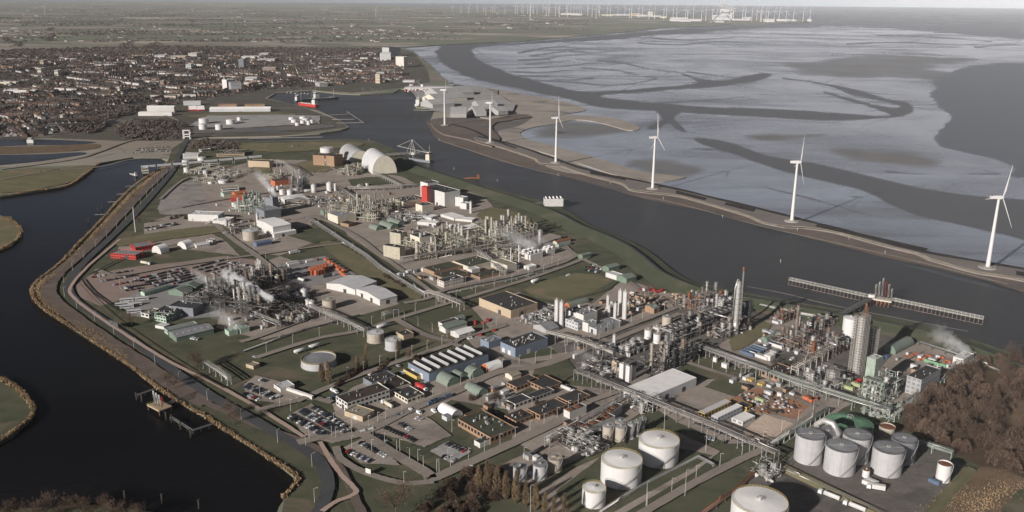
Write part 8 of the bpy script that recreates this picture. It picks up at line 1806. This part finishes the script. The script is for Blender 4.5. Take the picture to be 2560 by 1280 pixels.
for cx, cy, n_, sx, sy in ((760, 82, 150, 420, 110), (860, 84, 60, 260, 70), (330, 128, 60, 200, 60), (20, 133, 60, 260, 60)):
    g0 = G(cx, cy)
    for i in range(n_):
        mm = Matrix.Translation((g0.x + rd.gauss(0, sx), g0.y + rd.gauss(0, sy), 0)) @ Matrix.Rotation(rd.choice([.42, -1.15]), 4, 'Z')
        for j in (0, 1):
            q = HT[rd.choice([0, 1])][j]; b = len(fb.v); fb.v += [tuple(mm @ Vector(v)) for v in q.v]; fb.f += [[k2 + b for k2 in f] for f in q.f]; fb.m += [rd.choice([0, 1, 2]) if j == 0 else 3 + rd.randrange(4)] * len(q.f); fb.s += q.s
tag(fb.obj('polder_farms', HW + ['tile_' + n for c, n in ROOFS]), 'pale farms and villages scattered over the far polder', 'houses', None, 'stuff')

# ================================================================ steam
def steam(label, src, end, z0, z1, r0, r1, dens, seed, grey=.95):
    """a plume drifting from its vent (photo pixels on the ground below) to its fading end"""
    a, b = G(*src), G(*end); a.z, b.z = z0, z1; d = b - a; Ln = d.length
    m, n, L, bs = nodes('steam_' + str(seed)); n.remove(bs)
    tc = n.new('ShaderNodeTexCoord'); sp = n.new('ShaderNodeSeparateXYZ'); L.new(tc.outputs['Object'], sp.inputs[0])
    def mth(op, x, y=None):
        q = n.new('ShaderNodeMath'); q.operation = op
        for i, v in enumerate((x, y)):
            if v is None: continue
            if hasattr(v, 'is_linked'): L.new(v, q.inputs[i])
            else: q.inputs[i].default_value = v
        return q.outputs[0]
    t = mth('DIVIDE', sp.outputs[0], Ln)
    rad = mth('ADD', r0, mth('MULTIPLY', t, r1 - r0))
    nz = n.new('ShaderNodeTexNoise'); nz.inputs['Scale'].default_value = 2.2 / r1; nz.inputs['Detail'].default_value = 3; L.new(tc.outputs['Object'], nz.inputs['Vector'])
    nv = mth('MULTIPLY', mth('SUBTRACT', nz.outputs['Fac'], .5), 2.6)
    rr = mth('SQRT', mth('ADD', mth('MULTIPLY', sp.outputs[1], sp.outputs[1]), mth('MULTIPLY', sp.outputs[2], sp.outputs[2])))
    f = mth('ADD', mth('SUBTRACT', 1.0, mth('DIVIDE', rr, rad)), nv)
    f = mth('MULTIPLY', rng(n, L, f, 0.0, .9), rng(n, L, t, .0, 1.0, 1.0, .0))
    f = mth('MULTIPLY', f, rng(n, L, t, -.02, .04))
    vp = n.new('ShaderNodeVolumePrincipled'); vp.inputs['Color'].default_value = (grey, grey, grey, 1)
    L.new(mth('MULTIPLY', f, dens), vp.inputs['Density']); L.new(vp.outputs[0], [x for x in n if x.type == 'OUTPUT_MATERIAL'][0].inputs['Volume'])
    R2 = r1 * 1.25; c = MB().tube([(-.5, 0, 0), (Ln, 0, 0)], [r0 * 1.6 + .5, R2], 12); o = c.obj('steam_plume', 'steam_' + str(seed))
    o.location = a; o.rotation_euler = d.to_track_quat('X', 'Z').to_euler()
    return tag(o, label, 'steam')
steam('dense white steam plume bending over the dark plant', (684, 790), (560, 742), 16, 25, 2.5, 6.5, 2.4, 1)
steam('thin steam drifting left beyond the dark plant', (556, 762), (480, 720), 14, 20, 2.5, 5, .16, 2)
steam('grey steam rising off the light green cooling cells', (600, 836), (520, 800), 5, 14, 5, 8, .07, 3)
steam('grey steam over the blue grey cowled tower', (692, 530), (640, 480), 22, 34, 3, 8, .12, 4)
steam('steam streaming off the white cooling cells of the long beige plant', (1340, 640), (1240, 606), 9, 18, 6, 11, .1, 5)
steam('second steam trail off the right bank of white cooling cells', (1378, 632), (1300, 612), 9, 16, 4, 8, .05, 6)
steam('small grey steam cloud over the low pipe yard by the lawn', (1492, 912), (1420, 898), 3, 11, 3, 6, .10, 7)
steam('pale steam blowing left from the white cooler house', (2420, 900), (2320, 866), 6, 16, 4, 10, .2, 8)
gp = G(1836, 50)
o = steam('white steam of the far power station', (1836, 50), (1792, 50), 120, 205, 18, 44, .2, 9)
